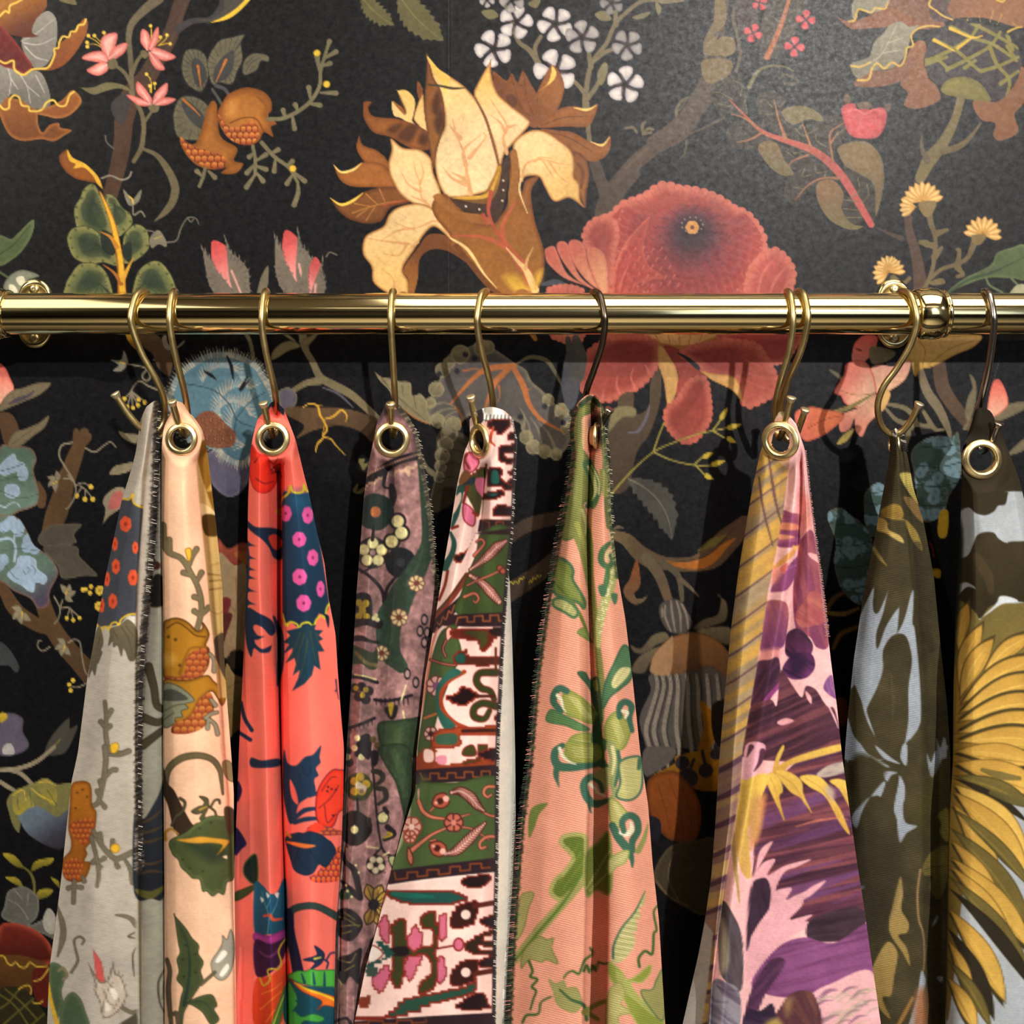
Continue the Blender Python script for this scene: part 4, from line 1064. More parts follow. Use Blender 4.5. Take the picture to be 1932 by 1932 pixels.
def wall_lower(S):
    ol, gr, yl = '#7a6f56', '#857a66', '#d9b646'
    # the design goes on behind the cloths and the rail
    S.view(0, 0, 1)
    for k, (x, y, r) in enumerate(((375, 1180, 55), (380, 1480, 60), (370, 1780, 55), (530, 1080, 45), (535, 1380, 60), (540, 1690, 60), (745, 1010, 42), (760, 1240, 60), (850, 1420, 70), (800, 1660, 80), (860, 1860, 60), (1105, 1090, 40), (1105, 1330, 70), (1095, 1590, 80), (1110, 1840, 80), (1465, 1130, 36), (1480, 1390, 70), (1490, 1640, 80), (1500, 1850, 70), (1695, 1130, 40), (1690, 1400, 60), (1690, 1700, 60), (1860, 1300, 40), (1870, 1600, 50))):
        S.s([(x - r * .4, y + r * 1.5), (x + r * .2, y + r * .6), (x, y)], '9 7 5', '#5d4a36')
        for a in (.5, 1.3, 2.2, 3.0):
            S.leaf((x, y + r * .5), (x + r * 1.1 * math.cos(a), y + r * .5 + r * 1.1 * math.sin(a)), r * .36, ('#5b6440', '#6d6448', '#4c5a46')[k % 3], bend=.12, vein='#39402c', vw=3)
        S.flower((x, y), r * .7, 6, ('#a1493f', '#c79a55', '#6f8a96', '#c98a7c')[k % 4], '#5c3a24', .22, k, rim=('#c0604d', '#8c6a30', '#4d6670', '#a8584e')[k % 4], rw=8, line='#2a201c', lw=2)
    S.view(0, 0, 1)
    S.ss('420 560 440 600 470 640 480 690; 560 560 540 600 500 620; 590 570 575 620 580 660', '8 7', '#6f654c'); S.s('985 560 990 600 1010 640', '30 18 8', '#94602c'); S.s('760 560 735 590 720 560', '20 14', '#8c5526')
    S.s('232 560 240 600 250 640', '20 26 14', '#c0882f'); S.gg('140 560 230 560 220 610 170 620; 250 560 330 560 310 610 260 610', '#46543a', rim='#65713f', rw=16)
    S.ss('1735 560 1730 600 1720 640; 1750 560 1770 600 1790 630', '24 16', '#5d5038'); S.g('1690 600 1740 560 1800 600 1850 625 1760 640', '#c9a060')
    # ---- left: branches, patterned leaves, berries
    S.view(0, 520, .2484)
    S.g('-20 680 40 700 78 780 106 850 80 930 -20 965', '#de6a5c', c2='#e8ae96', rim='#cf5a50', rw=16)
    S.g('-10 1055 60 1040 110 1080 145 1180 100 1260 60 1310 20 1240', '#543d2a')
    S.g('-10 1030 30 930 100 870 180 850 260 820 350 810 388 825 310 900 200 950 100 992', '#746850', rim='#5d533f', rw=14); S.g('60 980 120 930 200 905 260 870 240 910 160 955', '#4b444a')
    S.g('56 1312 100 1200 200 1160 290 1120 372 1063 342 1150 250 1222 160 1292', '#746850', rim='#5d533f', rw=14); S.s('80 1290 190 1210 340 1090', '5', '#4e463a')
    S.s('640 1190 560 1400 490 1600 420 1790 390 1950', '70 120 130 130 150', '#57402a'); S.g('555 1190 585 1160 620 1200 690 1200 690 1250 640 1300 560 1310', '#57402a')
    S.g('-10 1330 100 1300 230 1308 278 1390 255 1480 292 1610 300 1720 220 1770 150 1790 -10 1835', '#53685a', c2='#62776b', rim='#7a5746', rw=20)
    S.clip('-10 1330 100 1300 230 1308 278 1390 255 1480 292 1610 300 1720 220 1770 150 1790 -10 1835')
    S.gg('0 1440 60 1380 110 1350 130 1400 190 1430 150 1480 90 1500 40 1520 0 1500; 160 1450 205 1460 210 1540 160 1560 130 1510; 40 1600 90 1580 140 1600 150 1660 100 1690 40 1670', '#8ea2b4', rim='#a5b6c6', rw=10)
    S.ss('-10 1490 150 1440 280 1370; -10 1560 120 1530 280 1520; -10 1630 150 1690 300 1660; 0 1745 40 1760 80 1730 130 1730 150 1750', '5', '#3d4c44'); S.s('0 1745 40 1760 80 1730 130 1730 150 1755', '10', '#9fb0bd')
    S.clip()
    S.view(0, 900, .2692)
    S.s('470 -10 430 180 380 330 340 420', '120 130 130 90', '#57402a'); S.s('290 190 300 120 270 40', '60 50 20', '#57402a')
    S.s('10 760 110 930 250 1030 330 1060', '70 100 100 90', '#553e29'); S.s('300 880 350 1020 430 1150 540 1280 650 1400', '110 120 130 130 150', '#57402a', c2='#4d3a27')
    S.gg('265 430 330 352 430 330 572 330 520 400 532 462 400 480 300 482; 300 500 420 470 540 490 555 552 620 620 682 690 590 692 440 712 400 620', '#4f493f', rim='#5f5848', rw=14)
    S.g('-10 300 60 270 130 290 190 380 240 480 340 550 402 640 400 700 350 800 342 890 270 922 210 850 100 800 30 742 -10 690', '#5c7264', c2='#4b4353', ax='180 600 300 900', rim='#7a5a4c', rw=18)
    S.clip('-10 300 60 270 130 290 190 380 240 480 340 550 402 640 400 700 350 800 342 890 270 922 210 850 100 800 30 742 -10 690')
    S.o('60 330 110 350 150 330 130 380 80 310 30 350', 40, '#93a9bd'); S.o('200 440 240 500 190 490 20 580 -10 620', 42, '#8ea4b8'); S.s('0 440 60 430 100 460 110 520 100 590', '18', '#9db2c4'); S.s('100 350 100 450', '14', '#9db2c4')
    S.gg('50 680 110 620 130 560 190 550 250 580 260 640 330 700 310 750 250 740 240 800 200 800 150 760 90 730', '#93a8be', rim='#a9bccd', rw=10)
    S.ss('20 380 110 400 230 370; -10 520 130 500 280 520; 40 620 100 700 140 720; 160 650 180 680 210 650 190 630; 220 620 250 650 240 680', '4', '#46564f')
    S.clip()
    def starlet(cx, cy, k, rot):
        for a in (-.9, 0, .9, 2.0):
            d = np.array([math.cos(rot + a), math.sin(rot + a)])
            S.leaf((cx, cy), np.array([cx, cy]) + d * 78 * k, 42 * k, '#857b64', bend=.12, pk=.4, rim='#6a6150', rw=8)
        S.s([(cx, cy), (cx + 40 * k * math.cos(rot), cy + 40 * k * math.sin(rot))], [12 * k, 4], '#c9a545')
    S.ss('480 -10 530 60 520 150 470 225; 530 60 580 40 640 70; 560 60 600 90 650 150; 600 90 595 150; 575 70 540 120; 380 840 420 920 410 990 380 1030; 420 920 490 920 510 990; 490 920 470 985; 500 930 560 985; 420 920 440 860; 350 1190 300 1220 265 1190 270 1150 290 1145; 480 1160 520 1140 560 1160 575 1260 600 1370 640 1400; 600 1450 540 1475 500 1465', '12 10 8', gr)
    S.o('637 70 538 130 595 156 650 155', 18, yl); S.o('468 990 513 1003 558 988', 15, yl); S.o('600 787 638 768 630 812 580 790', 16, yl); S.o('485 1455 512 1425 495 1495', 16, yl)
    S.flower((700, 795), 34, 7, yl, '#a8882f', .3); S.flower((695, 905), 34, 7, yl, '#a8882f', .3)
    starlet(400, 30, 1, 2.6); starlet(460, 820, 1, -1.2); starlet(155, 950, 1.1, 1.6); starlet(455, 1185, 1, 1.9)
    S.g('720 330 720 330 740 230 720 180 740 130 800 80 850 70 880 100 860 200 800 250 760 280', '#8d8068'); S.gg('760 210 790 120 850 100 860 180 800 230', '#b0605a')
    S.g('-10 1160 60 1200 132 1320 112 1372 60 1322 -10 1310', '#3a3c3d'); S.g('-10 1700 60 1650 160 1690 160 1780 205 1880 130 1940 -10 1940', '#5d5564', rim='#4a4350', rw=20); S.g('-10 1690 10 1650 45 1660 50 1690 10 1720', '#b79a32'); S.g('30 1880 80 1870 100 1940 20 1940', '#a9a5a2')
    S.g('318 1940 360 1820 480 1690 490 1762 545 1740 500 1860 440 1940', '#45423a'); S.s('340 1930 420 1840', '6', '#9c8a3a')
    S.view(0, 520, .2484)
    S.ss('550 1268 470 1290 450 1370 500 1462 560 1560 575 1650 530 1750 500 1770; 560 1560 520 1540 480 1545; 650 1310 720 1340 790 1290 840 1264 880 1302; 1230 880 1130 840 1060 800 1010 850 1000 880; 1000 880 950 930; 1000 880 1050 935; 1010 890 1100 955; 1000 880 968 990; 1000 880 1008 1000; 1000 890 1045 980; 1130 700 1080 760 1110 800 1140 770 1100 700 960 670; 1170 640 1240 560 1250 520; 1200 620 1290 600 1300 560', '15 13 10', gr)
    S.o('945 936 1052 942 1100 962 967 996 1010 1004 1048 984', 17, yl); S.g('840 640 920 640 940 570 970 640 960 690 910 730 860 720 900 680', '#8a8472'); S.s('915 655 950 670', '14 8', yl)
    S.gg('900 1180 960 1200 1050 1210 1050 1270 1000 1270 930 1230; 830 1510 870 1450 940 1430 1010 1420 990 1480 900 1510', '#857a60')
    S.g('955 435 1000 440 1080 560 1030 560 975 500', '#d0a338', c2='#7d5420'); S.g('1040 440 1180 440 1300 600 1290 760 1200 700 1160 600 1090 540', '#5a4430')
    S.gg('1230 480 1260 450 1280 520 1340 540 1400 490 1390 520 1330 560 1260 560', '#857a6a')
    # blue cornflower with a cone
    S.view(0, 0, 1)
    S.g('398 850 440 840 480 860 470 905 450 932 425 936 398 910 388 870', '#565264', rim='#6d6878', rw=8)
    blue = '318 738 335 704 360 684 390 668 425 664 452 670 482 684 500 708 514 732 526 770 512 800 500 826 478 862 455 880 425 868 405 850 350 830 325 786 314 760'
    S.g(blue, '#5b7d8a', c2='#4c6a78', rim='#6d8a92', rw=10)
    q = spline(nums(blue).reshape(-1, 2), True, 6); c = np.array([445, 765.])
    rs = np.random.RandomState(8)
    for p in q:
        e = (p - c) / np.hypot(*(p - c)); t = np.array([-e[1], e[0]]) * .5
        S.s([p - e * 9, p + (e + t) * rs.uniform(5, 11)], '4 1', rs.choice(['#a89f8c', '#8f8f86', '#b9b09c']))
    for cc, r, a0, a1 in (((455, 770), 52, 2.4, 5.2), ((440, 790), 40, 3.0, 6.0), ((480, 800), 55, 2.0, 4.6), ((420, 730), 48, 3.4, 6.0)):
        for a in np.arange(a0, a1, .13):
            d = np.array([math.cos(a), math.sin(a)])
            S.s([np.array(cc) + d * r * .8, np.array(cc) + (d + np.array([-d[1], d[0]]) * .25) * r * 1.12], '4 1', rs.choice(['#b3aa98', '#8fa0a2', '#9a9488']))
    S.ss('428 672 436 690 440 716; 385 700 398 708 408 716; 466 712 454 735 470 718', '3 7 2', '#16171c'); S.ss('445 790 430 760 400 735 340 722; 445 790 460 800 500 812; 445 790 470 760 500 740; 445 792 440 830', '2', '#2d4450')
    S.view(0, 520, .2484)
    S.clip('1480 1100 1560 1030 1640 1050 1720 1130 1790 1200 1770 1290 1690 1310 1590 1300 1520 1240')
    S.g('1470 1020 1800 1020 1800 1320 1470 1320', '#5a3428', sm=False)
    for j in range(7):
        for i in range(6):
            S.g([(1480 + i * 62 + j % 2 * 30 - 34, 1050 + j * 44), (1480 + i * 62 + j % 2 * 30, 1092 + j * 44), (1480 + i * 62 + j % 2 * 30 + 34, 1050 + j * 44), (1480 + i * 62 + j % 2 * 30, 1022 + j * 44)], '#7e4c36', line='#c79a72', lw=4, rim='#512c22', rw=14)
    S.clip()
    # ---- middle left: olive branches, yellow tendril
    S.view(450, 520, .2484)
    br = '#766b4e'
    S.s('470 440 490 530 560 650 620 770 720 830 850 900 950 985 1070 1100', '30 44 52 60 66 60 56 50', br); S.s('620 800 510 818 400 885', '60 46 40', br); S.s('640 850 760 900 870 1000', '10 20 8', '#585261')
    S.gg('250 640 258 580 330 510 420 498 470 540 380 572 300 622; 480 520 520 470 605 440 560 500 520 535; 330 440 380 450 440 500 400 490', '#7d7152', rim='#655b42', rw=12)
    S.g('300 890 380 850 442 900 440 965 400 1022 330 1026', '#5a5560', rim='#7d7460', rw=20)
    S.g('370 1000 560 1000 700 1000 850 1018 980 1058 1070 1100 1080 1240 1010 1262 920 1182 760 1140 560 1180 440 1235 500 1140 370 1060', '#5e4730', c2='#4c3a2a', ax='600 1000 1060 1200')
    yt = '#cf9d3a'
    S.ss('490 1000 540 974 600 990 620 1060 650 1110 672 1170 640 1222 700 1240 740 1290 810 1362; 590 985 640 982; 650 1092 720 1070 780 1022 822 1060 815 1110; 640 1200 655 1130; 650 1230 600 1280 585 1342', '8 18 16 12 6', yt)
    S.gg('870 1620 910 1580 900 1640 960 1600 940 1650 880 1650; 910 1400 960 1390 950 1430 990 1420 950 1480 930 1450', '#7a7148')
    # ---- grey scalloped leaf with orange ribs
    S.view(640, 620, .2692)
    body = '780 170 900 130 1000 100 1100 150 1230 240 1310 290 1350 370 1430 440 1500 520 1600 580 1640 680 1600 830 1500 900 1360 862 1280 720 1240 650 950 600 800 702 700 682 620 600 640 520 650 440 700 360 720 280'
    S.g(body, '#57524f', rim='#7d745c', rw=34)
    cr = '#8f8463'
    for x, y, r in ((850, 180, 68), (1000, 135, 60), (725, 290, 54), (680, 425, 56), (770, 240, 44), (640, 520, 40), (690, 645, 52), (800, 672, 58), (1310, 760, 50), (1360, 830, 54), (1440, 862, 48), (1520, 880, 44), (1560, 575, 54), (1465, 500, 44), (1600, 700, 50), (1040, 130, 50)):
        S.g([(x + r * math.cos(t), y + r * math.sin(t)) for t in np.linspace(0, 6.28, 8)[:-1]], cr, rim='#9d926e', rw=14, c2='#6d654f', op=.9)
    S.o('885 180 950 210 825 298 700 320 1440 545 1570 660 1270 620 1640 720', 20, '#2a2830'); S.o('890 170 700 410 1570 560 590 560', 7, '#8d4a2c')
    for p in ('600 560 720 520 800 540', '640 620 730 570 830 560', '700 690 760 610 850 570', '1290 700 1300 620 1270 560', '1340 800 1330 680 1290 600', '1420 840 1400 720 1340 620', '1520 860 1470 740 1400 660'):
        S.s(p, '24 16 6', '#a09470', op=.5)
    og = '#ad683a'
    S.ss('1230 258 1020 290 880 410 780 532; 1200 270 1100 370 1050 480 1005 610; 1220 270 1290 400 1332 530 1420 640 1570 722', '34 44 34 22 10', og); S.ss('870 296 940 285 1020 290; 1120 400 1125 470 1110 520; 1300 430 1350 420; 815 550 860 620 850 680; 1380 600 1400 650', '14 10 4', og)
    S.g('245 300 245 300 300 340 362 350 420 370 500 380 512 470 570 458 612 510 622 580 645 668 560 642 450 562 380 502 350 432 290 372', '#82785a', rim='#928766', rw=16); S.ss('300 350 380 450 480 540 600 640; 440 400 450 470; 520 470 540 560', '8 5', '#5e563f'); S.s('440 560 540 630 640 672', '6 12 6', '#a5683a')
    S.g('700 720 900 760 900 980 820 1200 660 1290 640 1180 680 1000', '#3d372b')
    for x, y, r in ((770, 735, 62), (745, 810, 56), (722, 890, 54), (710, 965, 44), (700, 1040, 40)):
        S.g([(x + r * math.cos(t), y + r * math.sin(t)) for t in np.linspace(0, 6.28, 8)[:-1]], '#746c54', c2='#4c4638', rim='#857b60', rw=12)
    S.ss('740 860 820 850 880 880; 720 960 800 940 860 960; 700 1060 780 1040 850 1060; 690 1140 760 1130 830 1140', '8 5', '#24211c')
    S.s('1245 245 1340 200 1450 222 1510 300 1560 400', '14 30 32 26 14', '#6a6148')
    S.g('1555 380 1600 150 1660 150 1700 300 1660 520 1600 560', '#46464c'); S.g('580 880 620 960 680 1010 670 1040 610 1000', '#6a624a')
    # ---- right of the salmon cloth: trunk, mustard sprigs, grey leaf
    S.view(900, 520, .2484)
    S.g('990 1200 1060 1060 1080 920 1190 890 1190 1050 1300 1000 1320 800 1395 720 1390 960 1310 1200 1210 1350 1150 1610 1020 1640 1010 1400', '#51412f', c2='#46382c')
    S.s('750 480 790 620 760 760', '60 90 110', '#4b4843'); S.s('690 480 720 620', '40 80', '#45433f')
    S.g('1005 1100 1040 1010 1130 988 1205 1010 1200 1070 1100 1082 1000 1190', '#7d7250', rim='#6a6046', rw=14); S.s('1150 1195 1225 1180 1285 1080 1310 990', '12 24 22 10', '#625a66')
    ms = '#93863c'
    S.ss('1010 1670 1170 1490 1340 1340 1510 1262 1690 1200 1790 1180 1932 1150; 1340 1335 1380 1220 1420 1120; 1350 1345 1480 1402 1650 1440 1790 1440; 1650 1436 1720 1370; 1660 1440 1740 1525; 1790 1176 1840 1110 1880 1030; 1800 1185 1880 1232', '15 12', ms)
    for a, b in (((1845, 1100), (1905, 1000)), ((1895, 1160), (2010, 1130)), ((1895, 1230), (1970, 1270)), ((1710, 1385), (1800, 1340)), ((1775, 1440), (1890, 1405)), ((1725, 1510), (1800, 1550))):
        S.leaf(a, b, 42, '#b39c32', pk=.35, rim='#8d7a26', rw=8)
    S.leaf((1150, 1545), (1480, 2010), 190, '#4a4842', -.16, 9, 34, vein='#76705f', vw=12)
    # ---- below: branches, bell fruit
    S.view(940, 900, .2692)
    S.s('60 440 200 340 440 280', '80 100 90', '#42342a'); S.s('60 820 250 700 420 560', '130 120 110', '#42342a')
    S.s('60 745 90 735 105 748 120 730 140 745 150 715 170 712 180 700', '7', '#b7a234'); S.s('215 745 225 725 235 738 245 705 262 715 275 690 285 700 300 690', '7', '#b7a234')
    S.s('790 400 900 440 1000 540 1130 600 1330 612 1480 570 1600 450 1730 330', '60 100 120 90 100 170 170 120', '#66553c', c2='#5a4030'); S.s('1130 590 1330 620 1470 590 1580 490 1660 430', '10 40 70 60 10', '#a86428'); S.s('1400 520 1500 460 1600 410', '10 60 20', '#7d7034', op=.7); S.ss('1120 600 1300 590 1480 540 1600 420; 1540 480 1650 360', '5', '#33271e')
    S.s('1040 570 1130 690 1195 870', '80 76 60', '#6a5d46', c2='#6a5440'); S.s('1150 600 1260 690 1290 860', '50 44 30', '#5e5340'); S.s('1280 720 1340 770 1405 835', '36 26 8', '#6a5c46')
    S.s('970 600 955 740 915 800 950 866 1000 868 1040 840', '26 60 90 70 40 10', '#8a4c2a', c2='#6d5f48'); S.s('800 372 840 350 875 356', '16 20 8', '#6a5a48')
    S.g('1128 920 1150 880 1210 858 1280 868 1330 950 1362 1030 1300 1095 1200 1085 1140 1000', '#4f4842'); S.ss('1170 900 1170 980 1210 1080; 1210 870 1220 960 1240 1080; 1250 870 1275 960 1280 1080; 1285 890 1320 970 1330 1060; 1150 920 1150 980', '14 18 10', '#86796a')
    S.gg('930 1180 1000 1202 1080 1112 1170 1088 1195 1140 1100 1182 1050 1232 960 1232; 935 1355 1000 1250 1150 1180 1190 1200 1080 1282 1020 1372; 1370 1060 1440 1000 1540 962 1560 840 1535 830 1600 880 1595 1000 1500 1042 1430 1072; 1390 1090 1500 1052 1625 1060 1625 1175', '#6f624a', c2='#594d3c', line='#3a3128', lw=5)
    S.g('1075 1375 1068 1500 1000 1650 995 1750 1040 1920 1035 2100 1150 2020 1240 1900 1640 1900 1640 1350 1400 1300', '#544c47')
    S.g('1068 1310 1100 1230 1200 1130 1340 1088 1480 1110 1580 1182 1640 1290 1620 1420 1480 1330 1250 1385 1075 1375', '#8a5f38', c2='#6d4a30', rim='#5d3f29', rw=20); S.g('1070 1320 1100 1235 1195 1140 1225 1130 1205 1380 1078 1376', '#a9805a')
    for x0, b in ((1105, -70), (1150, -60), (1200, -40), (1250, 0), (1320, 20), (1390, 30), (1460, 40), (1530, 50)):
        P = [(x0, 1390), (x0 + 10, 1480), (x0 + b * .5, 1640), (x0 + b, 1780), (x0 + b * .8 + 20, 1920), (x0 + b * .3, 2060)]
        S.s(P, '20 26 30 30 26 20', '#887c6c'); S.s(np.array(P) + (24, 0), '8 10 12 12 8', '#332d2c', op=.7)
        for p in spline(np.array(P, float), False, 5):
            S.o(p, 9, '#a3978a', op=.6); S.o(p, 4, '#5c5249')
    S.s('1430 1590 1480 1700 1480 1800 1440 1900', '40 90 100 80', '#9c6214'); S.g('1500 1600 1640 1590 1640 1900 1520 1860', '#1c1512')
    S.view(940, 1412, .2692)
    S.g('1230 110 1260 50 1560 20 1540 290 1300 262 1180 202 1080 190', '#a06c18', c2='#7c4e12'); S.g('1030 0 1240 0 1200 100 1030 190', '#5f5650')
    S.ss('1370 80 1340 160; 1430 20 1450 110; 1520 -20 1520 30; 1290 60 1290 90', '24', '#2e262a'); S.o('1290 100', 50, '#2e262a'); S.o('1330 210', 70, '#2e262a'); S.o('1455 155', 52, '#2e262a'); S.o('1525 40', 42, '#2e262a')
    S.g('1070 200 1240 160 1370 290 1425 450 1385 640 1250 655 1150 600 1060 462 1040 300', '#8a4818', c2='#7a3c14', rim='#5f2e10', rw=30); S.ss('1120 250 1170 420 1220 640; 1200 220 1270 420 1300 640; 1290 280 1350 460 1350 620', '4', '#5d2d10')
    S.g('1050 480 1130 500 1140 600 1100 660 1060 600', '#1a1a22'); S.g('1090 880 1200 690 1400 640 1520 660 1480 1140 1300 1110 1150 1000', '#43392a', rim='#5a4a34', rw=26); S.ss('1110 930 1200 1040 1330 1100; 1230 720 1190 900 1260 1060', '6', '#776648')
    # flower behind the peach and coral cloths
    S.view(0, 900, .2692)
    S.g('1530 430 1600 500 1700 455 1760 500 1740 640 1640 622 1540 580', '#a5503a', c2='#8d4134', rim='#6f2f28', rw=14); S.g('1640 540 1700 520 1760 540 1740 620', '#b8683a')
    S.g('1520 560 1640 620 1730 650 1730 1240 1640 1260 1540 1200', '#b0946f', c2='#9c7f5c'); S.ss('1640 1000 1660 860 1650 700; 1655 900 1700 820; 1650 950 1600 860; 1690 1100 1700 900', '6', '#8c6a48'); S.g('1560 850 1620 860 1600 940 1560 960', '#7a2f30'); S.g('1560 970 1630 965 1590 1090 1560 1180', '#5a2a26')
    S.flower((1660, 1280), 70, 6, '#2b2118', None); S.g('1580 1330 1640 1380 1720 1440 1740 1700 1660 1780 1580 1800', '#9c7f50', c2='#7d6238'); S.ss('1600 1480 1660 1440 1720 1430; 1610 1600 1680 1560', '4', '#5d4526')
    # ---- lower left corner
    S.view(0, 1412, .2692)
    S.ss('380 -10 260 90 130 140 -10 152; 60 150 150 180 235 262; -10 225 40 260 95 292', '26 32 28', '#8d816a')
    S.g('48 370 100 300 260 232 330 210 400 250 520 260 500 500 450 640 440 700 330 682 200 602 150 520 132 590 90 540 60 440', '#7d7846', c2='#68653f')
    S.g('130 460 200 400 300 420 400 480 500 420 520 560 440 700 330 682 200 602 150 530', '#64727e', c2='#33303a', ax='230 430 420 690'); S.gg('100 300 170 290 240 400 200 420 130 470 90 420; 260 240 330 210 400 300 380 400 300 330', '#837c48', c2='#a2933c')
    S.ss('170 300 180 360; 220 280 280 330 380 380; 270 240 330 232 390 260; 90 330 130 300 170 290', '6 12 4', '#cfb33e'); S.ss('120 330 130 430; 210 300 220 400; 330 290 400 400', '4', '#4d4a30')
    S.gg('20 738 100 750 165 832 120 832 60 790; 220 862 250 790 375 768 350 812 290 830; 36 902 120 908 162 970 100 950; 250 1052 280 990 372 990 330 1042; 355 905 410 930 415 980', '#a3922f', c2='#6d6426'); S.s('240 1040 238 940 210 870 160 830', '18 22 12', '#6d6630')
    S.g('30 1110 60 1000 170 970 250 1020 275 1080 260 1180 210 1240 380 1180 390 1330 300 1300 100 1230 10 1180', '#5f5d55', rim='#7a776c', rw=18); S.ss('60 1060 140 1110 200 1200; 110 1000 160 1060; 200 1010 190 1100', '6', '#8d897c'); S.g('300 1200 340 1120 390 1180 380 1300 320 1280', '#a7a296')
    S.g('-10 1270 60 1220 200 1250 300 1310 362 1400 355 1510 -10 1490', '#6d251c', c2='#44160f', rim='#a84632', rw=40)
    S.g('-10 1470 350 1520 350 1700 230 1680 200 1800 -10 1940', '#5a3a1a', c2='#3a2612'); S.g('230 1560 350 1540 350 1800 250 1760', '#5a1a14'); S.g('-10 1700 150 1680 260 1780 330 1940 -10 1940', '#2a2614')
    S.clip('-10 1700 150 1680 260 1780 330 1940 -10 1940'); S.ss('-10 1720 100 1800 200 1940; 40 1690 150 1780 260 1900; 140 1680 60 1780 -10 1830; 240 1750 120 1850 20 1940; 310 1860 220 1940', '14', '#5a5526'); S.clip()
    for w in ('-10 1455 30 1460 50 1500 80 1520 110 1500 140 1530 180 1535 210 1500 260 1530 330 1525', '130 1690 160 1670 200 1660 220 1690 215 1720', '240 1630 280 1620 310 1590 340 1545', '230 1780 270 1790 300 1770'):
        S.s(w, '11', '#c29f3c')
    # ---- right: lily, stems, patterned teal leaves
    S.view(1380, 520, .2857)
    S.s('1370 590 1400 750 1500 900 1580 990', '90 96 90 80', '#54402f'); S.s('1240 600 1290 760 1370 880 1430 1010 1440 1060', '40 60 66 56 30', '#746850')
    S.ss('1040 850 1150 878 1220 960 1170 1030; 1270 900 1340 1010 1400 1020; 1330 1000 1200 980 1100 960 1020 880; 1540 1010 1560 980; 1130 1160 1170 1030 1120 960', '26 36 20', '#6f654c')
    S.gg('1540 910 1562 800 1590 740 1570 648 1615 700 1615 830 1570 970; 1720 720 1750 620 1775 545 1760 600 1730 700; 1630 1010 1750 882 1850 842 1940 832 1940 882 1800 952 1700 992; 1820 1185 1940 1070 1940 1150; 640 620 700 640 750 690 720 690', '#736950', rim='#5d5441', rw=14)
    S.g('1685 930 1720 720 1772 688 1822 790 1822 862 1740 932', '#dd6a58', c2='#e2ab92', rim='#c9584e', rw=12)
    lk = dict(line='#8a4a38', lw=3)
    S.g('820 440 880 395 960 400 960 450 930 520 850 582 798 560 800 500', '#cc5c52', c2='#d47c6c', **lk); S.gg('815 480 860 490 850 500', '#5a2a28')
    S.g('1190 430 1250 415 1450 400 1650 395 1600 470 1480 522 1330 600 1250 620 1210 665 1180 560 1100 600', '#cfa86a', c2='#c9a04a', rim='#b58f45', rw=16, **lk); S.ss('1260 600 1280 500 1240 430; 1300 590 1450 480 1600 430', '5', '#9c7434')
    S.g('920 470 1080 500 1040 560 930 582', '#7a6c50'); S.g('920 622 990 588 1070 600 1180 560 1150 680 1040 762 965 785', '#dd9f8c', c2='#d8ab84', **lk)
    S.g('760 582 860 560 922 620 955 772 880 872 760 852 722 792 678 770 740 660', '#d87566', c2='#dcae90', ax='740 650 930 800', rim='#cf5c52', rw=16, **lk); S.ss('720 760 830 790 950 775', '5', '#8a6a3a')
    S.g('1000 740 1050 780 1010 880 960 900 960 790', '#c9a060', **lk)
    S.g('740 912 850 868 960 788 970 900 902 980 862 1062 820 1022 812 942 780 1012 722 1032 712 960', '#d9a184', c2='#d47f6c', ax='900 850 800 1040', **lk); S.g('695 1115 740 1050 812 1010 762 1092', '#a8924c')
    S.s('600 885 680 900 800 860 950 775', '6 34 24 6', '#80703f'); S.g('425 900 520 868 600 880 745 922 640 1032 530 1087 470 1080 428 990', '#c0663f', c2='#cf6a52', ax='700 920 460 1000', rim='#b0563e', rw=16, **lk); S.s('740 922 620 950 500 1010', '5', '#8a4028')
    tl = dict(rim='#6d6448', rw=10)
    def lace(p, seed, n=26):
        S.g(p, '#3f524e', **tl); S.clip(p); q = nums(p).reshape(-1, 2); rs = np.random.RandomState(seed)
        for _ in range(n):
            x, y = rs.uniform(q.min(0), q.max(0)); S.flower((x, y), rs.uniform(26, 48), 5, '#6f8a96', '#587078', .25, rs.rand() * 3)
            a = rs.rand() * 6; t = np.linspace(0, 4.5, 8); S.s(np.c_[x + 60 + 30 * np.exp(-t / 4) * np.cos(t + a), y + 30 * np.exp(-t / 4) * np.sin(t + a)], '9', '#62787c')
        for k in range(4):
            y = q[:, 1].min() + (k + .7) * np.ptp(q[:, 1]) / 4.5; S.s([(q[:, 0].min(), y), (q[:, 0].mean(), y + 15), (q[:, 0].max(), y - 15)], '6', '#26332f')
        S.clip()
    lace('1185 1175 1260 1090 1350 1060 1460 1060 1495 1030 1512 1140 1512 1320 1440 1450 1390 1580 1260 1610 1205 1300', 4)
    S.view(1412, 900, .2692)
    lace('820 110 920 40 1000 150 960 400 840 400 812 250', 6, 10); lace('552 270 640 215 720 270 800 330 870 450 870 700 810 890 720 862 640 760 600 600 612 450', 7, 24)
    S.gg('1340 250 1400 240 1390 410 1330 410; 1280 650 1345 650 1340 710 1290 690', '#c99f2c'); S.s('1270 460 1290 500 1300 560', '14', '#6d2430')
    S.s('545 950 660 962 770 920', '30 34 20', '#7a6030'); S.s('550 925 600 850 660 815', '36 30', '#57432a'); S.s('595 1200 650 1100 770 1050', '24 36 30', '#6d5024'); S.g('620 1550 690 1580 700 1700 640 1740', '#5a2c14')
    # wear: a seam of the wallpaper paste, cut marks
    S.grain(.10, 5, 3); S.grain(.10, 60, 4)
    return S
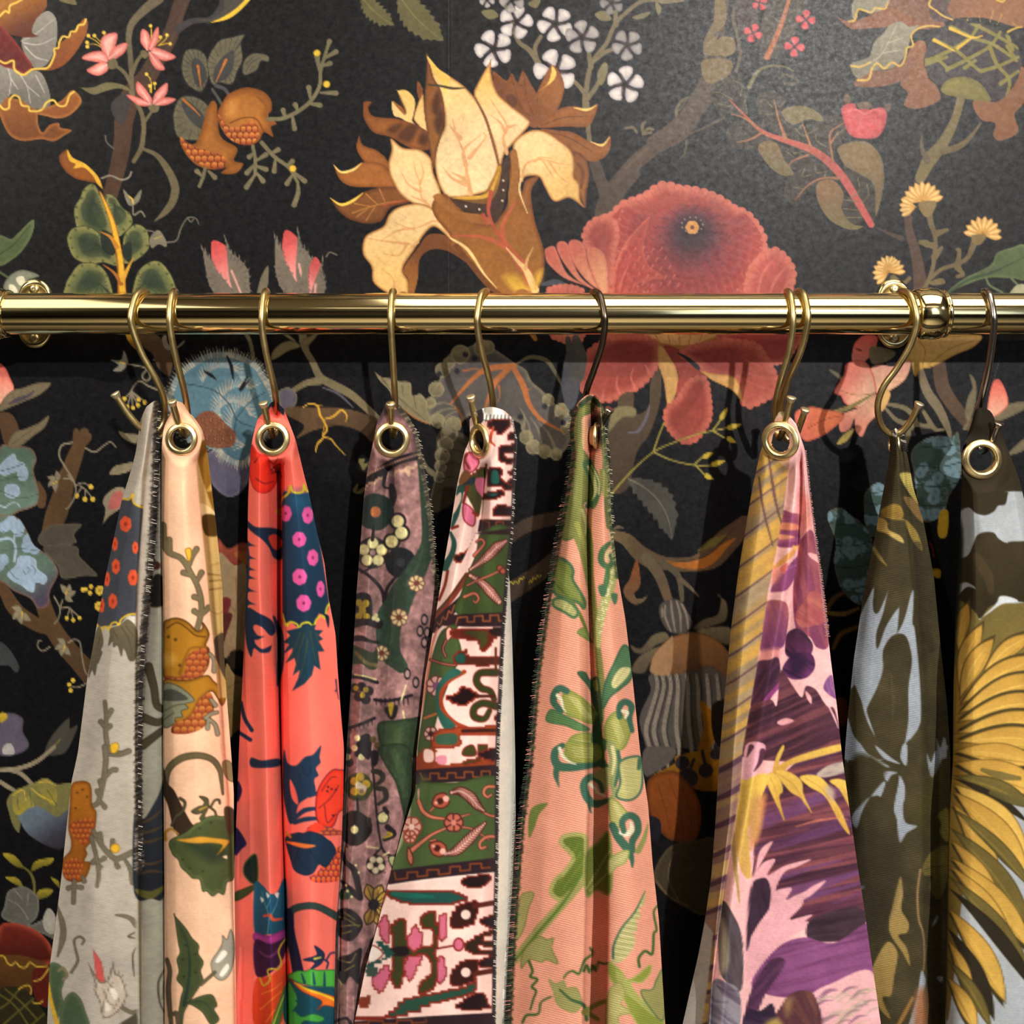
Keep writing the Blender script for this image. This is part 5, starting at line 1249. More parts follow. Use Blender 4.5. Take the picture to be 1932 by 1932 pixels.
def edge_band(S, line, w, col, ticks, slant=5):
    """an overlocked edge: a band of thread colour crossed by many short stitches"""
    S.s(line, w, col)
    q = spline(nums(line).reshape(-1, 2), False, 12); rs = np.random.RandomState(int(w) + len(q))
    L = np.r_[0, np.cumsum(np.hypot(*np.diff(q, axis=0).T))]
    for d in np.arange(0, L[-1], 3.1):
        x, y = np.interp(d, L, q[:, 0]), np.interp(d, L, q[:, 1]); h = w * rs.uniform(.4, .75)
        S.s([(x - h, y + slant * rs.uniform(.2, 1)), (x + h, y - slant * rs.uniform(.2, 1))], 1.9, ticks[rs.randint(len(ticks))])

def sprig(S, main, lets, w, col, lw='14 26 30', line=None, bud='', br=20):
    k = dict(line=line, lw=5) if line else {}
    if line:
        S.s(main, nums(w) + 9, line)
        for l in lets.split(';'):
            S.s(l, nums(lw) + 9, line)
    S.s(main, w, col)
    for l in lets.split(';'):
        S.s(l, lw, col)
    if bud:
        S.o(bud, br, '#d8a92f', line='#8a6418', lw=5)

def sheet_grey():
    S = Sheet(70, 740, 360, 1940, '#b0a79a')
    ol, dkl = '#6f6654', '#4c4538'
    S.view(0, 900, .2692)
    S.g('862 160 920 150 960 200 1000 215 985 420 965 700 950 965 900 965 840 1030 780 1040 690 1045 630 1000 690 830 730 640 770 450 800 300 830 180', '#40434b', rim='#363840', rw=12)
    for x, y, r, q in ((880, 330, 56, .75), (805, 470, 48, .45), (948, 495, 44, .5), (812, 627, 54, .55), (932, 705, 58, .62), (750, 715, 52, .42), (790, 870, 54, .6), (712, 900, 52, .4)):
        S.flower((x, y), r, 6, '#d85534', '#a83423', .3, rot=x, sq=q)
    yl = '#d3ac33'
    S.s('860 152 900 158 915 145 930 118 928 150 945 190 1000 214', '13', yl); S.s('676 1030 700 1060 708 1090 720 1055 748 1050 765 1070 780 1030 812 1018 835 1040 848 1000 900 965 950 960', '13', yl); S.o('832 1036 930 130', 13, '#e8c343')
    S.gg('690 1050 715 1100 722 1170 705 1210 715 1230 690 1300 680 1310 665 1390 645 1350 620 1400 650 1180; 775 1065 840 1040 900 1000 960 1080 955 1260 910 1288 880 1220 862 1200 850 1255 825 1180 795 1192 790 1150 760 1180 772 1110', '#6a604a', c2='#575040', line='#4c4538', lw=4)
    S.ss('850 1050 900 1130 930 1250; 800 1080 830 1140; 880 1040 940 1120; 700 1120 680 1220', '6 3', '#443e31'); S.g('890 985 950 975 950 1030 920 1010', '#cfc9bd')
    sprig(S, '735 1575 745 1680 740 1780 752 1880 765 1940', '755 1690 780 1635; 745 1770 706 1715; 748 1775 772 1745; 800 1920 850 1935 900 1920', '20 26 30', ol, line=dkl)
    S.g('775 1880 820 1862 832 1900 800 1945 780 1930', '#dcae2f', line='#7a5c20', lw=5)
    S.view(0, 1412, .2692)
    sprig(S, '735 -10 742 80 730 200 712 290 690 375 660 400', '760 45 830 45 905 20; 745 200 780 155 812 150; 705 270 702 230; 690 330 682 300; 700 365 735 412', '34 28', ol, line=dkl)
    S.g('500 260 560 230 620 240 640 290 645 400 675 450 665 560 640 650 600 700 610 740 590 790 632 800 622 860 590 920 540 938 470 922 440 870 440 780 490 720 500 650 480 560 490 400', '#a8671f', c2='#8d5218', rim='#7a4415', rw=26, line='#5d3413', lw=4)
    S.o('540 310 580 290 610 340 530 420', 9, '#6d3c14'); S.pips('490 540 560 500 640 490 655 560 620 640 580 675 520 620', '#8a3a1c', '#c9722c', 5, 5); S.pips('440 830 500 770 560 780 582 830 540 925 470 922', '#8a3a1c', '#c9722c', 5, 4)
    sprig(S, '655 580 720 690 800 770 860 760 945 720', '720 690 700 600; 780 740 790 650; 800 770 825 830; 870 770 915 850 930 940', '26 34', ol, line=dkl)
    sprig(S, '640 620 675 760 690 880 680 965', '680 760 650 800; 685 800 730 770; 688 860 700 830', '24 20', ol, line=dkl); S.o('808 700', 32, '#d8a92f', line='#8a6418', lw=5)
    sprig(S, '520 930 515 1080', '515 960 480 980; 520 970 570 975; 580 900 590 930', '26', ol, line=dkl)
    S.s('400 1105 440 1240 438 1340 405 1455', '12 36 40 10', ol, line=dkl, lw=5); S.s('500 1570 545 1490 532 1420 520 1345 560 1320 590 1345 575 1372', '18 14 12', ol, line=dkl, lw=4)
    S.g('805 1168 880 1165 950 1200 950 1260 900 1200', ol, line=dkl, lw=4); S.ss('945 1290 900 1318 950 1330; 950 1400 930 1460 940 1600', '8 14 6', dkl)
    S.gg('345 1520 420 1518 455 1600 430 1700 440 1800 385 1910 345 1720; 440 1790 500 1710 560 1750 600 1850 615 1950 430 1950', '#45553d', rim='#5d6b4a', rw=30, line='#2f3a2a', lw=4); S.s('335 1650 360 1780 405 1950', '24 26 34', '#cfa42f'); S.s('410 1560 440 1540 470 1590 440 1620', '20', '#7a7258', line=dkl)
    S.g('655 1415 655 1415 705 1490 722 1560 732 1645 690 1655 668 1550', '#c9544f', line='#7a3a34', lw=4)
    bud = '635 1540 700 1640 760 1620 790 1530 805 1580 850 1610 882 1740 820 1845 730 1885 702 1780 668 1700 672 1650'
    S.g(bud, '#bfb0a0', line='#6d6153', lw=9)
    for p in spline(nums(bud).reshape(-1, 2), True, 2):
        S.s(np.vstack([p, p + (p - (760, 1700)) * .16 + (0, -16)]), '10 2', '#6d6153')
    S.ss('720 1860 730 1780 760 1690 790 1640; 790 1840 830 1760 800 1690 760 1640; 720 1680 760 1780 800 1800', '7', '#7d7060'); S.gg('770 1690 800 1680 830 1740 800 1760; 740 1780 770 1800 770 1840 740 1840', '#ded5c8'); S.s('860 1820 920 1850 970 1840', '30 26', ol, line=dkl)
    S.g('840 1930 900 1890 960 1860 960 1950 850 1950', '#4c4638')
    # side fold and back layer
    S.view(0, 0, 1)
    S.g('266 905 300 905 300 1035 288 1169 276 1277 262 1420 262 1940 330 1940 340 905', '#a09c8a', soft=4)
    S.view(0, 900, .2692)
    S.g('1070 720 1100 680 1140 710 1160 880 1070 912 1050 860', '#221f1d', line='#54402c', lw=6); S.o('1095 620', 30, '#4a2a1c')
    S.ss('1040 1330 1080 1480 1100 1600 1180 1640; 1010 1690 1100 1720 1160 1700; 1000 1880 1080 1820 1160 1760', '60 50 44', '#4a4130', line='#2c2820', lw=5)
    S.view(0, 1412, .2692)
    S.g('940 470 1010 492 1100 350 1160 260 1160 990 1060 1052 940 1010', '#2f333a', c2='#25282d'); S.ss('960 600 1060 580 1150 540; 960 660 1060 650 1150 620; 970 880 1060 860 1150 870; 960 800 1060 810 1150 780; 1000 520 1080 480 1140 420', '14 20 8', '#57422a', op=.8); S.g('950 985 1060 1000 1150 960 1140 1000 1060 1055 980 1035', '#5d5a2c')
    S.ss('1160 1540 1110 1640 1120 1780 1160 1860; 1150 1640 1140 1760', '12 16 8', '#4a4134')
    S.view(0, 0, 1); edge_band(S, '300 758 297 800 293 900 286 1035 273 1169 264 1277 261 1420 262 1640', 13, '#4a433b', ('#8a8478', '#1d1b1a', '#5a5248', '#2a2624', '#a9a294'))
    S.grain(.07, 4, 21, 2.2); S.grain(.05, 40, 22)
    return S

def sheet_peach():
    S = Sheet(285, 740, 470, 1940, '#f2c29f')
    S.view(0, 900, .2692)
    ol, dk = '#75694c', '#4a3c28'
    sprig(S, '1140 340 1150 460 1185 530 1270 570 1330 660 1390 780 1412 900 1400 1000 1372 1090', '1195 525 1186 440; 1320 640 1345 560 1378 505; 1330 690 1285 670; 1375 740 1412 670; 1402 860 1362 840; 1402 970 1362 940; 1412 970 1462 915', '44 40 34 34 30 34 34 30', ol, lw='22 32 36', line=dk)
    S.g('1298 512 1318 498 1338 505 1340 560 1322 592 1310 560', '#dcae35', line='#7a5c20', lw=6)
    S.g('1145 1040 1180 1000 1250 990 1320 1022 1380 1080 1420 1060 1420 1020 1465 1100 1440 1180 1465 1210 1455 1330 1380 1422 1300 1452 1200 1432 1150 1400 1130 1250', '#a8741f', rim='#7d5014', rw=30, line='#4a2d10', lw=8)
    S.s('1170 1060 1240 1020 1310 1060 1370 1110 1440 1120', '10', '#5a380f'); S.s('1260 1380 1300 1260 1340 1200 1450 1190', '26 20 12', '#8a5a18'); S.o('1180 1120 1230 1140 1260 1320 1190 1250', 12, '#5d3a12'); S.g('1150 1250 1220 1240 1230 1300 1160 1320', '#c08f38', soft=6)
    S.pips('1310 1260 1400 1200 1462 1212 1452 1330 1380 1422 1280 1452 1180 1424 1165 1392 1260 1402 1300 1340', '#5d2418', '#c27336', 6, 6)
    S.g('1140 1440 1250 1425 1330 1425 1450 1390 1495 1430 1540 1462 1560 1420 1590 1500 1560 1600 1520 1540 1480 1500 1400 1560 1330 1680 1230 1720 1150 1700', '#a8741f', rim='#85571a', rw=24, line='#4a2d10', lw=7)
    S.gg('1140 1470 1240 1460 1362 1560 1300 1590 1320 1620 1270 1640 1280 1680 1230 1690 1220 1730 1140 1740', '#7d7f69', line='#45432f', lw=7); S.gg('1140 1500 1220 1490 1320 1555 1220 1570 1140 1560', '#45463f'); S.ss('1150 1640 1230 1600 1300 1590; 1150 1700 1220 1650', '6', '#45432f')
    S.pips('1400 1560 1470 1510 1502 1600 1470 1700 1400 1770 1300 1800 1200 1790 1230 1720 1330 1680', '#5d2418', '#c9803a', 6, 6)
    sprig(S, '1440 1690 1480 1660 1520 1650', '1460 1700 1455 1760; 1470 1700 1510 1740 1525 1800; 1470 1240 1500 1280 1500 1360; 1480 1560 1510 1600', '22', '#8d8670', lw='20 28', line=dk)
    S.view(0, 1412, .2692)
    S.s('1160 260 1172 170 1210 110 1290 62 1400 50 1490 80 1540 150 1552 230 1562 320', '34 40 46 44 40 36 24 12', '#665a3e', line=dk, lw=6)
    S.g('1140 130 1170 240 1220 300 1270 400 1330 510 1360 560 1310 610 1230 590 1180 400 1140 300', '#36281d', line='#241a12', lw=5); S.s('1262 350 1296 380 1280 440 1230 480 1205 540', '18', '#4f4834', line='#2c261a', lw=4)
    S.gg('1340 442 1390 408 1420 400 1430 372 1395 335 1455 350 1462 410 1440 460 1425 502 1398 492 1420 450 1380 462', '#544d35', line='#2f2a1c', lw=5); S.s('1400 430 1450 408', '14 8', '#b9963a'); S.ss('1465 408 1505 440 1515 475; 1480 405 1505 365 1535 362 1540 385', '13', '#544d35', line='#2f2a1c', lw=4)
    S.g('1300 590 1370 530 1400 520 1430 490 1500 472 1560 478 1640 470 1660 650 1640 900 1590 940 1570 1022 1530 1010 1490 1036 1450 1000 1420 1000 1400 920 1350 910 1320 880 1270 832 1250 780 1210 740 1190 650', '#48512f', rim='#5f6a40', rw=34, line='#2d331f', lw=6)
    S.g('1300 660 1420 655 1560 700 1580 760 1480 800 1380 740', '#2f3826', soft=10); S.o('1480 520 1400 560 1330 840 1420 860 1280 780', 9, '#333b24')
    S.g('1235 640 1330 630 1400 618 1500 628 1590 640 1605 660 1520 748 1560 680 1480 662 1380 665 1300 658', '#cf9532', line='#5d4a1c', lw=4); S.s('1160 640 1160 590 1200 565 1250 600', '26 20 10', '#b9862f'); S.g('1560 760 1590 750 1590 775', '#e6c9ac')
    S.gg('1570 420 1640 430 1660 560 1600 600', '#4a3a2a'); S.g('1560 100 1600 85 1640 140 1640 230 1600 220 1570 170', '#8a7a55', line=dk, lw=5)
    S.g('1225 1175 1225 1175 1300 1260 1345 1330 1392 1380 1390 1440 1425 1500 1405 1560 1422 1620 1400 1665 1345 1750 1290 1850 1275 1950 1240 1950 1268 1750 1285 1680 1240 1620 1255 1560 1240 1480 1262 1430 1248 1350', '#434c2d', rim='#545e3a', rw=20, line='#2a301c', lw=6); S.s('1250 1230 1310 1360 1330 1500 1320 1640 1290 1800', '4 10 16 20 26', '#2a3a30'); S.o('1300 1380 1370 1440 1280 1480 1370 1570 1290 1600', 8, '#2a301c')
    S.g('1310 1785 1400 1740 1485 1728 1520 1800 1500 1830 1535 1900 1480 1935 1420 1850 1350 1800', '#434c2d', rim='#545e3a', rw=20, line='#2a301c', lw=6); S.s('1320 1780 1430 1780 1510 1880', '6 8 4', '#2a3a30')
    S.g('1480 1500 1530 1420 1560 1360 1560 1310 1590 1340 1620 1270 1645 1400 1620 1560 1560 1625 1500 1592', '#9c9686', line='#625b4c', lw=7); S.gg('1510 1490 1560 1415 1592 1440 1535 1500; 1540 1580 1590 1510 1605 1540 1560 1600', '#efe6d8'); S.s('1505 1570 1460 1610 1410 1655', '22', '#5f5a42', line=dk, lw=4)
    S.ss('1170 1480 1190 1560 1180 1700 1200 1940; 1190 1870 1240 1860 1250 1940', '26 34 26', '#5d523f', line=dk, lw=4)
    S.view(0, 0, 1)
    S.clip('374 790 381 830 371 880 374 917 382 1000 391 1088 398 1169 405 1223 412 1317 480 1317 480 790', sm=False)
    S.view(0, 900, .2692)
    S.g('1360 -240 1700 -240 1700 1600 1360 1600', '#bf9f62', sm=False)
    S.gg('1380 -240 1660 -240 1640 180 1560 280 1500 240 1440 80 1400 -60', '#8a6420', c2='#7a5518', ax='1500 -200 1520 250'); S.g('1400 190 1450 200 1520 260 1500 275 1420 270', '#e0c88f'); S.g('1420 270 1530 280 1550 400 1440 405', '#4d3512'); S.g('1450 100 1500 0 1480 -120 1520 -100 1530 60', '#d8b46a', op=.7)
    S.ss('1460 680 1560 690; 1470 730 1570 720; 1470 790 1580 775', '10 5', '#7a5a2a'); S.g('1490 1180 1560 1090 1600 1200 1640 1420 1580 1420', '#54432f'); S.ss('1480 940 1520 960 1570 940; 1480 620 1540 600', '5', '#8a6c3a')
    S.clip()
    S.grain(.05, 4, 31); S.grain(.05, 50, 32)
    return S

def sheet_coral():
    S = Sheet(425, 740, 670, 1940, '#f87465')
    nv, nl = '#1d2f47', '#152236'
    S.view(450, 520, .2484)
    S.g('220 920 330 930 345 1060 290 1015 240 1000 200 1060', '#1c2638')
    S.g('95 1290 150 1350 225 1380 245 1470 300 1500 272 1600 205 1652 120 1620 80 1480', '#f03b27', rim='#e02a20', rw=30, line='#8a2028', lw=5); S.ss('230 1400 270 1430 300 1385; 245 1480 290 1440 320 1430; 120 1420 160 1370; 130 1540 200 1580 270 1560; 250 1500 310 1490 325 1540', '8 5', '#5a1a2a')
    S.view(440, 900, .2692)
    S.g('90 300 110 315 160 350 260 355 320 368 370 400 370 490 340 575 285 565 255 500 205 440 140 392 100 350', nv); S.g('248 420 300 402 350 460 312 512 272 490', '#e84a38')
    S.s('90 460 105 560 100 700 95 800 90 930', '24 16 22 14 20', nv)
    for y in (470, 560, 640, 700, 790, 880):
        S.g([(90, y - 40), (90, y - 40), (118, y - 6), (160, y + 14), (160, y + 14), (110, y + 16), (90, y + 40)], nv)
    S.g('90 925 180 955 270 1005 296 1080 262 1112 205 1055 155 1035 140 1062 172 1110 222 1115 222 1115 175 1140 150 1142 160 1175 205 1205 270 1178 270 1178 255 1225 195 1232 145 1200 125 1262 90 1150', nv)
    S.s('285 980 325 1090 335 1200 330 1320 312 1460', '16 44 50 46 14', nv)
    S.ss('55 1580 80 1690 130 1775; 40 1790 120 1842', '24 28', nv)
    yl = '#cfc52f'
    S.g('345 140 400 115 480 115 560 118 575 220 600 400 630 600 660 800 672 900 640 970 600 960 560 1045 470 1062 400 1012 350 1000 345 600', '#22405a', c2='#1c3349', ax='450 130 500 1000'); S.g('370 130 520 125 540 210 380 200', '#28577a', soft=18)
    for x, y, r, q in ((368, 255, 58, .72), (522, 268, 60, .66), (463, 437, 54, .92), (558, 565, 58, .68), (466, 700, 58, .9), (612, 785, 58, .5), (494, 884, 60, .88)):
        S.flower((x, y), r, 7, '#df5a9f', '#8a2a5a', .2, rot=y, sq=q, pw=1.05)
    S.s('340 150 385 115 400 62 415 100 450 112 490 100 495 52 512 92 560 112', '15 13', yl); S.ss('345 150 332 185; 340 225 305 240 335 265', '13', yl)
    S.s('345 960 372 1042 402 1015 450 1035 460 1072 480 1030 530 1020 562 1052 582 1000 622 970 642 990 655 920 680 880', '14 12', yl); S.o('458 1064 560 1046 372 1034', 13, '#e6dc3c')
    S.g('440 1062 520 1042 580 1035 570 1070 632 1075 600 1110 632 1135 600 1152 640 1222 596 1225 612 1352 568 1322 552 1390 500 1450 413 1500 413 1500 455 1410 468 1352 418 1392 440 1310 430 1268 366 1305 412 1228 418 1196 350 1242 392 1170 350 1160 400 1110 370 1080', '#1e3b4c', sm=False)
    S.ss('470 1090 440 1180 400 1270; 500 1100 460 1230 440 1360; 540 1080 560 1200 580 1300; 520 1140 500 1280 470 1400; 580 1090 600 1180', '12 6', '#3d4a33', op=.8)
    S.g('640 960 672 980 668 1060 650 1000', nl); S.ss('720 1420 728 1500 740 1560; 716 1500 730 1480', '12 6', '#3a2f4a')
    S.view(440, 1412, .2692)
    S.g('125 65 200 85 320 72 325 122 220 137 125 128', nv); S.gg('30 230 62 290 40 365 20 360; 10 550 92 660 60 705 10 745', '#2a1d45')
    S.gg('160 745 85 800 75 880 130 945 170 930', '#1d2b26', line='#55602c', lw=8); S.gg('0 1020 80 982 170 952 120 1012 40 1062 0 1062', '#3f4a28', line='#26301c', lw=6)
    S.g('150 950 210 965 240 1002 272 1022 312 1000 345 930 370 940 370 1285 250 1302 150 1295', '#22607e', c2='#1d4c66'); S.ss('240 1300 250 1180 220 1080 200 1000; 250 1200 300 1100 320 1030; 235 1120 260 1060', '8 4', '#5d93a6'); S.gg('190 1040 215 1060 200 1080; 230 1010 255 1030 240 1050; 290 1020 320 1010 310 1050', '#dfe5e0'); S.s('215 1175 260 1170 280 1200 345 1195', '16 24 14', '#d4523c')
    S.g('150 1290 250 1312 375 1262 370 1340 260 1372 150 1352', '#a23a88', rim='#7d2a6c', rw=20); S.g('150 1345 260 1372 375 1330 360 1450 300 1542 200 1605 150 1560', '#3a1a3a'); S.s('180 1420 240 1460 290 1440 320 1400', '10 20 8', '#6a2f62')
    S.g('150 1640 250 1600 330 1542 390 1490 390 1700 320 1950 150 1950', '#e24c2b', c2='#c9401f'); S.ss('200 1720 280 1690 340 1640; 190 1830 270 1760 340 1700; 230 1920 290 1830', '8 5', '#f08a35'); S.s('375 1680 340 1790 290 1950', '40 50 60', '#4c6a35'); S.s('370 1700 330 1800 280 1940', '8', '#c9c23c')
    S.s('372 1330 335 1380 318 1430 335 1490 318 1545 270 1545 240 1560 258 1620 212 1662 188 1610', '13', '#cfae35')
    S.g('355 10 380 100 440 120 500 62 560 42 615 -20 605 60 612 100 580 140 598 190 568 220 575 310 500 360 455 402 430 505 390 515 350 300', '#20364f', sm=True); S.gg('398 215 440 300 455 392 420 365 400 300', '#f06a5c'); S.ss('480 120 520 200 550 120; 460 180 480 260', '6', '#16263a')
    S.ss('430 490 500 435 590 420; 430 520 500 498 590 490; 540 330 600 310', '30 34 26', '#20364f')
    S.g('585 325 625 230 690 155 740 150 790 180 790 400 740 450 700 545 630 548 582 480', '#f0422c', rim='#e2301f', rw=30, line='#3a1a30', lw=6); S.ss('600 420 680 350 740 260; 640 400 660 520 720 460; 620 300 680 210 720 200', '6', '#5a1a2a'); S.o('665 270 690 285 660 300 700 470 720 290', 8, '#3a1a30')
    S.pips('510 582 570 530 700 560 780 600 600 610', '#d9442a', '#f07a4a', 6, 3, line='#5a1a40', lw=5); S.g('505 590 560 530 600 520 640 560 560 600', '#f0422c')
    S.pips('535 905 600 860 680 740 780 690 780 900 600 940', '#8a2a4a', '#ec7a35', 7, 6, line='#5a1a4a', c2='#e04a2a', lw=6)
    S.g('372 620 450 592 490 596 540 582 620 610 660 640 690 662 718 722 690 780 650 832 600 812 560 872 500 888 430 852 405 780 378 690', '#1e3148', line=nl, lw=6); S.ss('450 760 520 850; 540 720 600 800; 460 700 430 800', '6', '#15243a'); S.g('380 650 500 668 580 682 500 700 390 668', '#ef7a3a'); S.s('372 590 400 620', '20', '#c9852f')
    S.s('410 1240 408 1140 500 1105 600 1112 730 1180', '30 46 44 44 50', '#31433f', line='#1c2830', lw=5); S.s('385 1150 400 1300 430 1440 455 1570', '60 66 70 80', '#1e1f38')
    S.gg('490 1482 560 1460 590 1440 570 1383 635 1432 632 1482 600 1522 540 1548 572 1502', '#22304f', line='#141c34', lw=5); S.s('570 1475 615 1465', '16 10', '#cfc042'); S.ss('635 1480 665 1500 655 1540; 655 1480 680 1440 710 1430', '13', '#22304f')
    S.g('380 1600 450 1560 500 1562 550 1548 600 1556 740 1560 740 1660 600 1668 470 1645', '#4fae42', line='#1f5a34', lw=6); S.g('380 1625 480 1660 600 1672 740 1700 740 1950 380 1950', '#1b4c5c')
    S.ss('480 1580 500 1640; 560 1570 570 1650; 640 1570 640 1660', '10 20', '#1b4c5c')
    S.g('380 1640 440 1720 450 1790 430 1830 480 1880 560 1860 640 1890 600 1920 500 1910 460 1950 380 1950', '#47a345', line='#1b4c3c', lw=6); S.ss('430 1700 480 1740; 440 1770 500 1790; 420 1840 470 1830', '12 4', '#1b4c5c')
    S.g('400 1612 470 1668 600 1708 740 1755 740 1815 640 1800 590 1830 620 1770 480 1700', '#ee7428', line='#8a2a1c', lw=5); S.s('430 1640 520 1690 640 1730 730 1775', '6 18 18 14', '#f3c52f')
    S.grain(.03, 4, 41); S.grain(.04, 50, 42)
    return S

def sheet_tapestry():
    S = Sheet(615, 740, 850, 1940, '#97716f')
    S.grain(.30, 9, 5, octs=4); S.grain(.22, 34, 6)
    bk, gn, cm = '#231c22', '#2f3f33', '#e2d79c'
    S.view(640, 620, .2692)
    S.g('300 500 460 500 520 640 560 800 600 900 560 900 500 760 460 660 330 640 240 760 200 900 160 900', '#3d2a30', soft=10, op=.8)
    S.s('150 1110 230 1050 310 985 400 930 500 900 620 885', '60 66 60 56 60', bk)
    for t in np.linspace(0, 1, 26):
        x = 160 + t * 430; y = 1135 - 190 * t ** .7; S.o((x, y + 8 * math.sin(t * 40)), 12, '#caa58a'); S.o((x + 8, y - 78), 9, '#b98a78')
    S.s('330 990 310 1100 350 1120', '30 24 12', bk); S.g('350 1100 380 1090 405 1170 380 1245 355 1210', bk); S.gg('470 960 500 980 490 1040 460 1000', '#d9b094')
    S.flower((255, 1285), 130, 6, '#22312d', '#b0683f', .3, rot=.3, pw=1.1); S.ss('240 1380 245 1480; 250 1500 240 1560', '10', bk)
    def cflower(x, y, r, n=5, rot=0, c=cm, m='#9a7a72', q=1.0):
        S.o((x, y), r * 1.12, bk, q)
        for i in range(n):
            th = rot + 6.2832 * i / n
            S.o((x + r * .66 * math.cos(th) * q, y + r * .66 * math.sin(th)), r * .40, c, q, rim='#bfae74', rw=8)
        S.o((x, y), r * .24, m, q, line=bk, lw=6)
    cflower(235, 1570, 100, rot=-.3); S.o('410 1350 436 1432 368 1492', 62, bk); S.o('410 1350 436 1432 368 1492', 44, cm); S.o('360 1415', 22, '#8a6a66')
    S.flower((430, 1640), 105, 5, '#1e2027', '#33363c', .3, pw=1.15)
    S.s('565 930 590 1150 610 1350 620 1500 590 1600 520 1730 440 1860 400 1960', '36 44 56 70 100 140 170 190', gn); S.s('590 1500 560 1640 470 1800', '10 20 20', '#3f5240', op=.6)
    S.view(440, 900, .2692)
    S.ss('870 640 960 700 1040 790 1060 900; 1150 690 1085 770 1060 860; 985 350 975 440', '20 24 26', bk); S.ss('900 670 960 640 1000 620', '14', bk)
    S.s('1180 860 1110 960 1085 1090 1100 1230 1180 1330', '160 190 170 150 90', gn); S.s('1130 980 1090 1150', '40 60', '#3f5240', op=.5)
    for x, y, r in ((1285, 745, 58), (1162, 985, 62), (1040, 1235, 55)):
        S.flower((x, y), r, 8, '#d3b98a', '#6a3a30', .35, line='#4a2c2a', lw=7)
    S.g('850 830 960 830 965 1010 850 1010', bk); S.o('880 880 930 885 905 940 880 975 935 980 905 910', 26, '#a08a2c')
    S.gg('830 1000 1035 1000 1030 1065 930 1040 830 1060; 830 1120 900 1110 960 1140 1020 1150 1010 1170 900 1150 840 1150', bk); S.o('985 990 1010 1000 1000 970', 16, cm)
    S.gg('820 1180 900 1200 980 1230 1010 1200 1010 1330 960 1350 900 1310 820 1300', '#303a28'); S.gg('850 1100 880 1080 920 1110', '#c0938a'); S.s('860 1230 930 1300 1000 1320', '26', '#8a7a4a', op=.6)
    S.s('820 1400 900 1400 1010 1440', '26 40 26', bk); S.s('850 1385 920 1395 1000 1420', '12', cm); S.o('850 1480 900 1470 950 1500 930 1560 880 1540', 34, bk); S.o('860 1480 930 1490 905 1530', 20, '#a08a2c')
    S.s('990 1560 1060 1570 1140 1560 1250 1530', '22', bk)
    for x in range(1000, 1240, 32):
        S.s([(x, 1555), (x + 4, 1600)], '12 5', bk)
    S.gg('1060 1620 1150 1600 1140 1680 1100 1700', bk); S.gg('1085 1590 1125 1590 1105 1680', '#b0932f'); S.ss('1210 1460 1180 1560; 1190 1640 1200 1700', '12', cm)
    for x, y in ((1340, 1000), (1360, 1090), (1310, 1080), (1220, 1380), (1280, 1440), (1340, 1160)):
        S.o((x, y), 42, bk, .6); S.o((x, y), 26, '#a58480', .6)
    S.s('810 1760 900 1730 990 1690', '22', bk)
    for x in range(820, 990, 30):
        S.s([(x, 1755 - (x - 820) * .35), (x + 6, 1790 - (x - 820) * .35)], '10 4', bk)
    S.g('1015 1725 1130 1705 1240 1690 1330 1700 1300 1950 1050 1950 1020 1850', '#35462f', rim='#243022', rw=26); S.gg('1120 1760 1180 1780 1160 1940 1100 1900', '#48593a', soft=10)
    S.gg('880 1830 950 1800 970 1880 930 1960 850 1950', bk); S.o('870 1830 850 1900 960 1930', 22, cm); S.o('980 1840 1010 1880', 24, '#5a4a2a')
    S.view(440, 1412, .2692)
    S.g('1020 -10 1230 -10 1260 300 1220 560 1180 400 1140 250 1090 160 1050 90', '#33432f', rim='#222d20', rw=20); S.s('1120 20 1180 160 1210 330', '40 70 40', '#465a3c', op=.6)
    S.o('800 20 815 100 990 40', 30, bk); S.o('800 60 900 60', 24, cm); S.gg('880 0 960 10 950 80 900 40; 980 60 1020 40 1010 110 970 130', bk)
    S.flower((880, 270), 100, 6, '#3a3f22', None, pw=1.1); S.o('850 230 890 200 930 250 900 300 850 300', 30, '#b9972f'); S.o('880 260 910 280', 26, '#cfb9a0'); S.o('900 300', 16, '#8a6a5a')
    S.s('870 350 875 440', '16', bk); S.flower((850, 560), 115, 4, '#211c1c', None, pw=1.15, rot=.78); S.o('850 570', 28, cm)
    S.ss('960 -10 985 200 1000 400 1040 690 1110 752 1160 735; 1040 690 980 760', '14 16', bk)
    S.ss('980 160 1030 170 1050 210 1010 250; 1010 280 1060 290 1070 350 1020 390; 950 500 960 540', '34 40 26', '#33302c'); S.s('1080 550 1120 600 1060 640', '40 50 26', bk); S.s('1085 590 1110 605 1060 625', '18', '#a08a2c'); S.gg('1010 470 1060 440 1090 480 1070 520 1020 520', cm, line=bk, lw=10); S.s('1060 420 1080 450', '30', bk)
    cflower(1000, 815, 62, 5, .4, '#d9cdb0', bk); S.ss('940 690 1020 700; 1050 750 1090 730', '10', cm); S.gg('1090 760 1140 760 1130 840 1100 810', '#a9a87a', line=bk, lw=8)
    S.ss('760 720 790 800 850 860 890 1040; 760 930 830 1000 890 1050', '20 46 40', bk); S.gg('740 1010 800 980 830 1040 760 1060', gn); S.o('790 960 800 1000 830 1040 860 820 880 870', 10, cm)
    for a in (-1.9, -1.2, 1.3, 1.9, -.6, .7):
        S.leaf((985, 1095), (985 + 150 * math.cos(a), 1095 + 150 * math.sin(a)), 74, '#ae8a42', line='#2a2018', lw=9, pk=.6, vein='#2a2018', vw=8)
    S.o('985 1095', 40, bk)
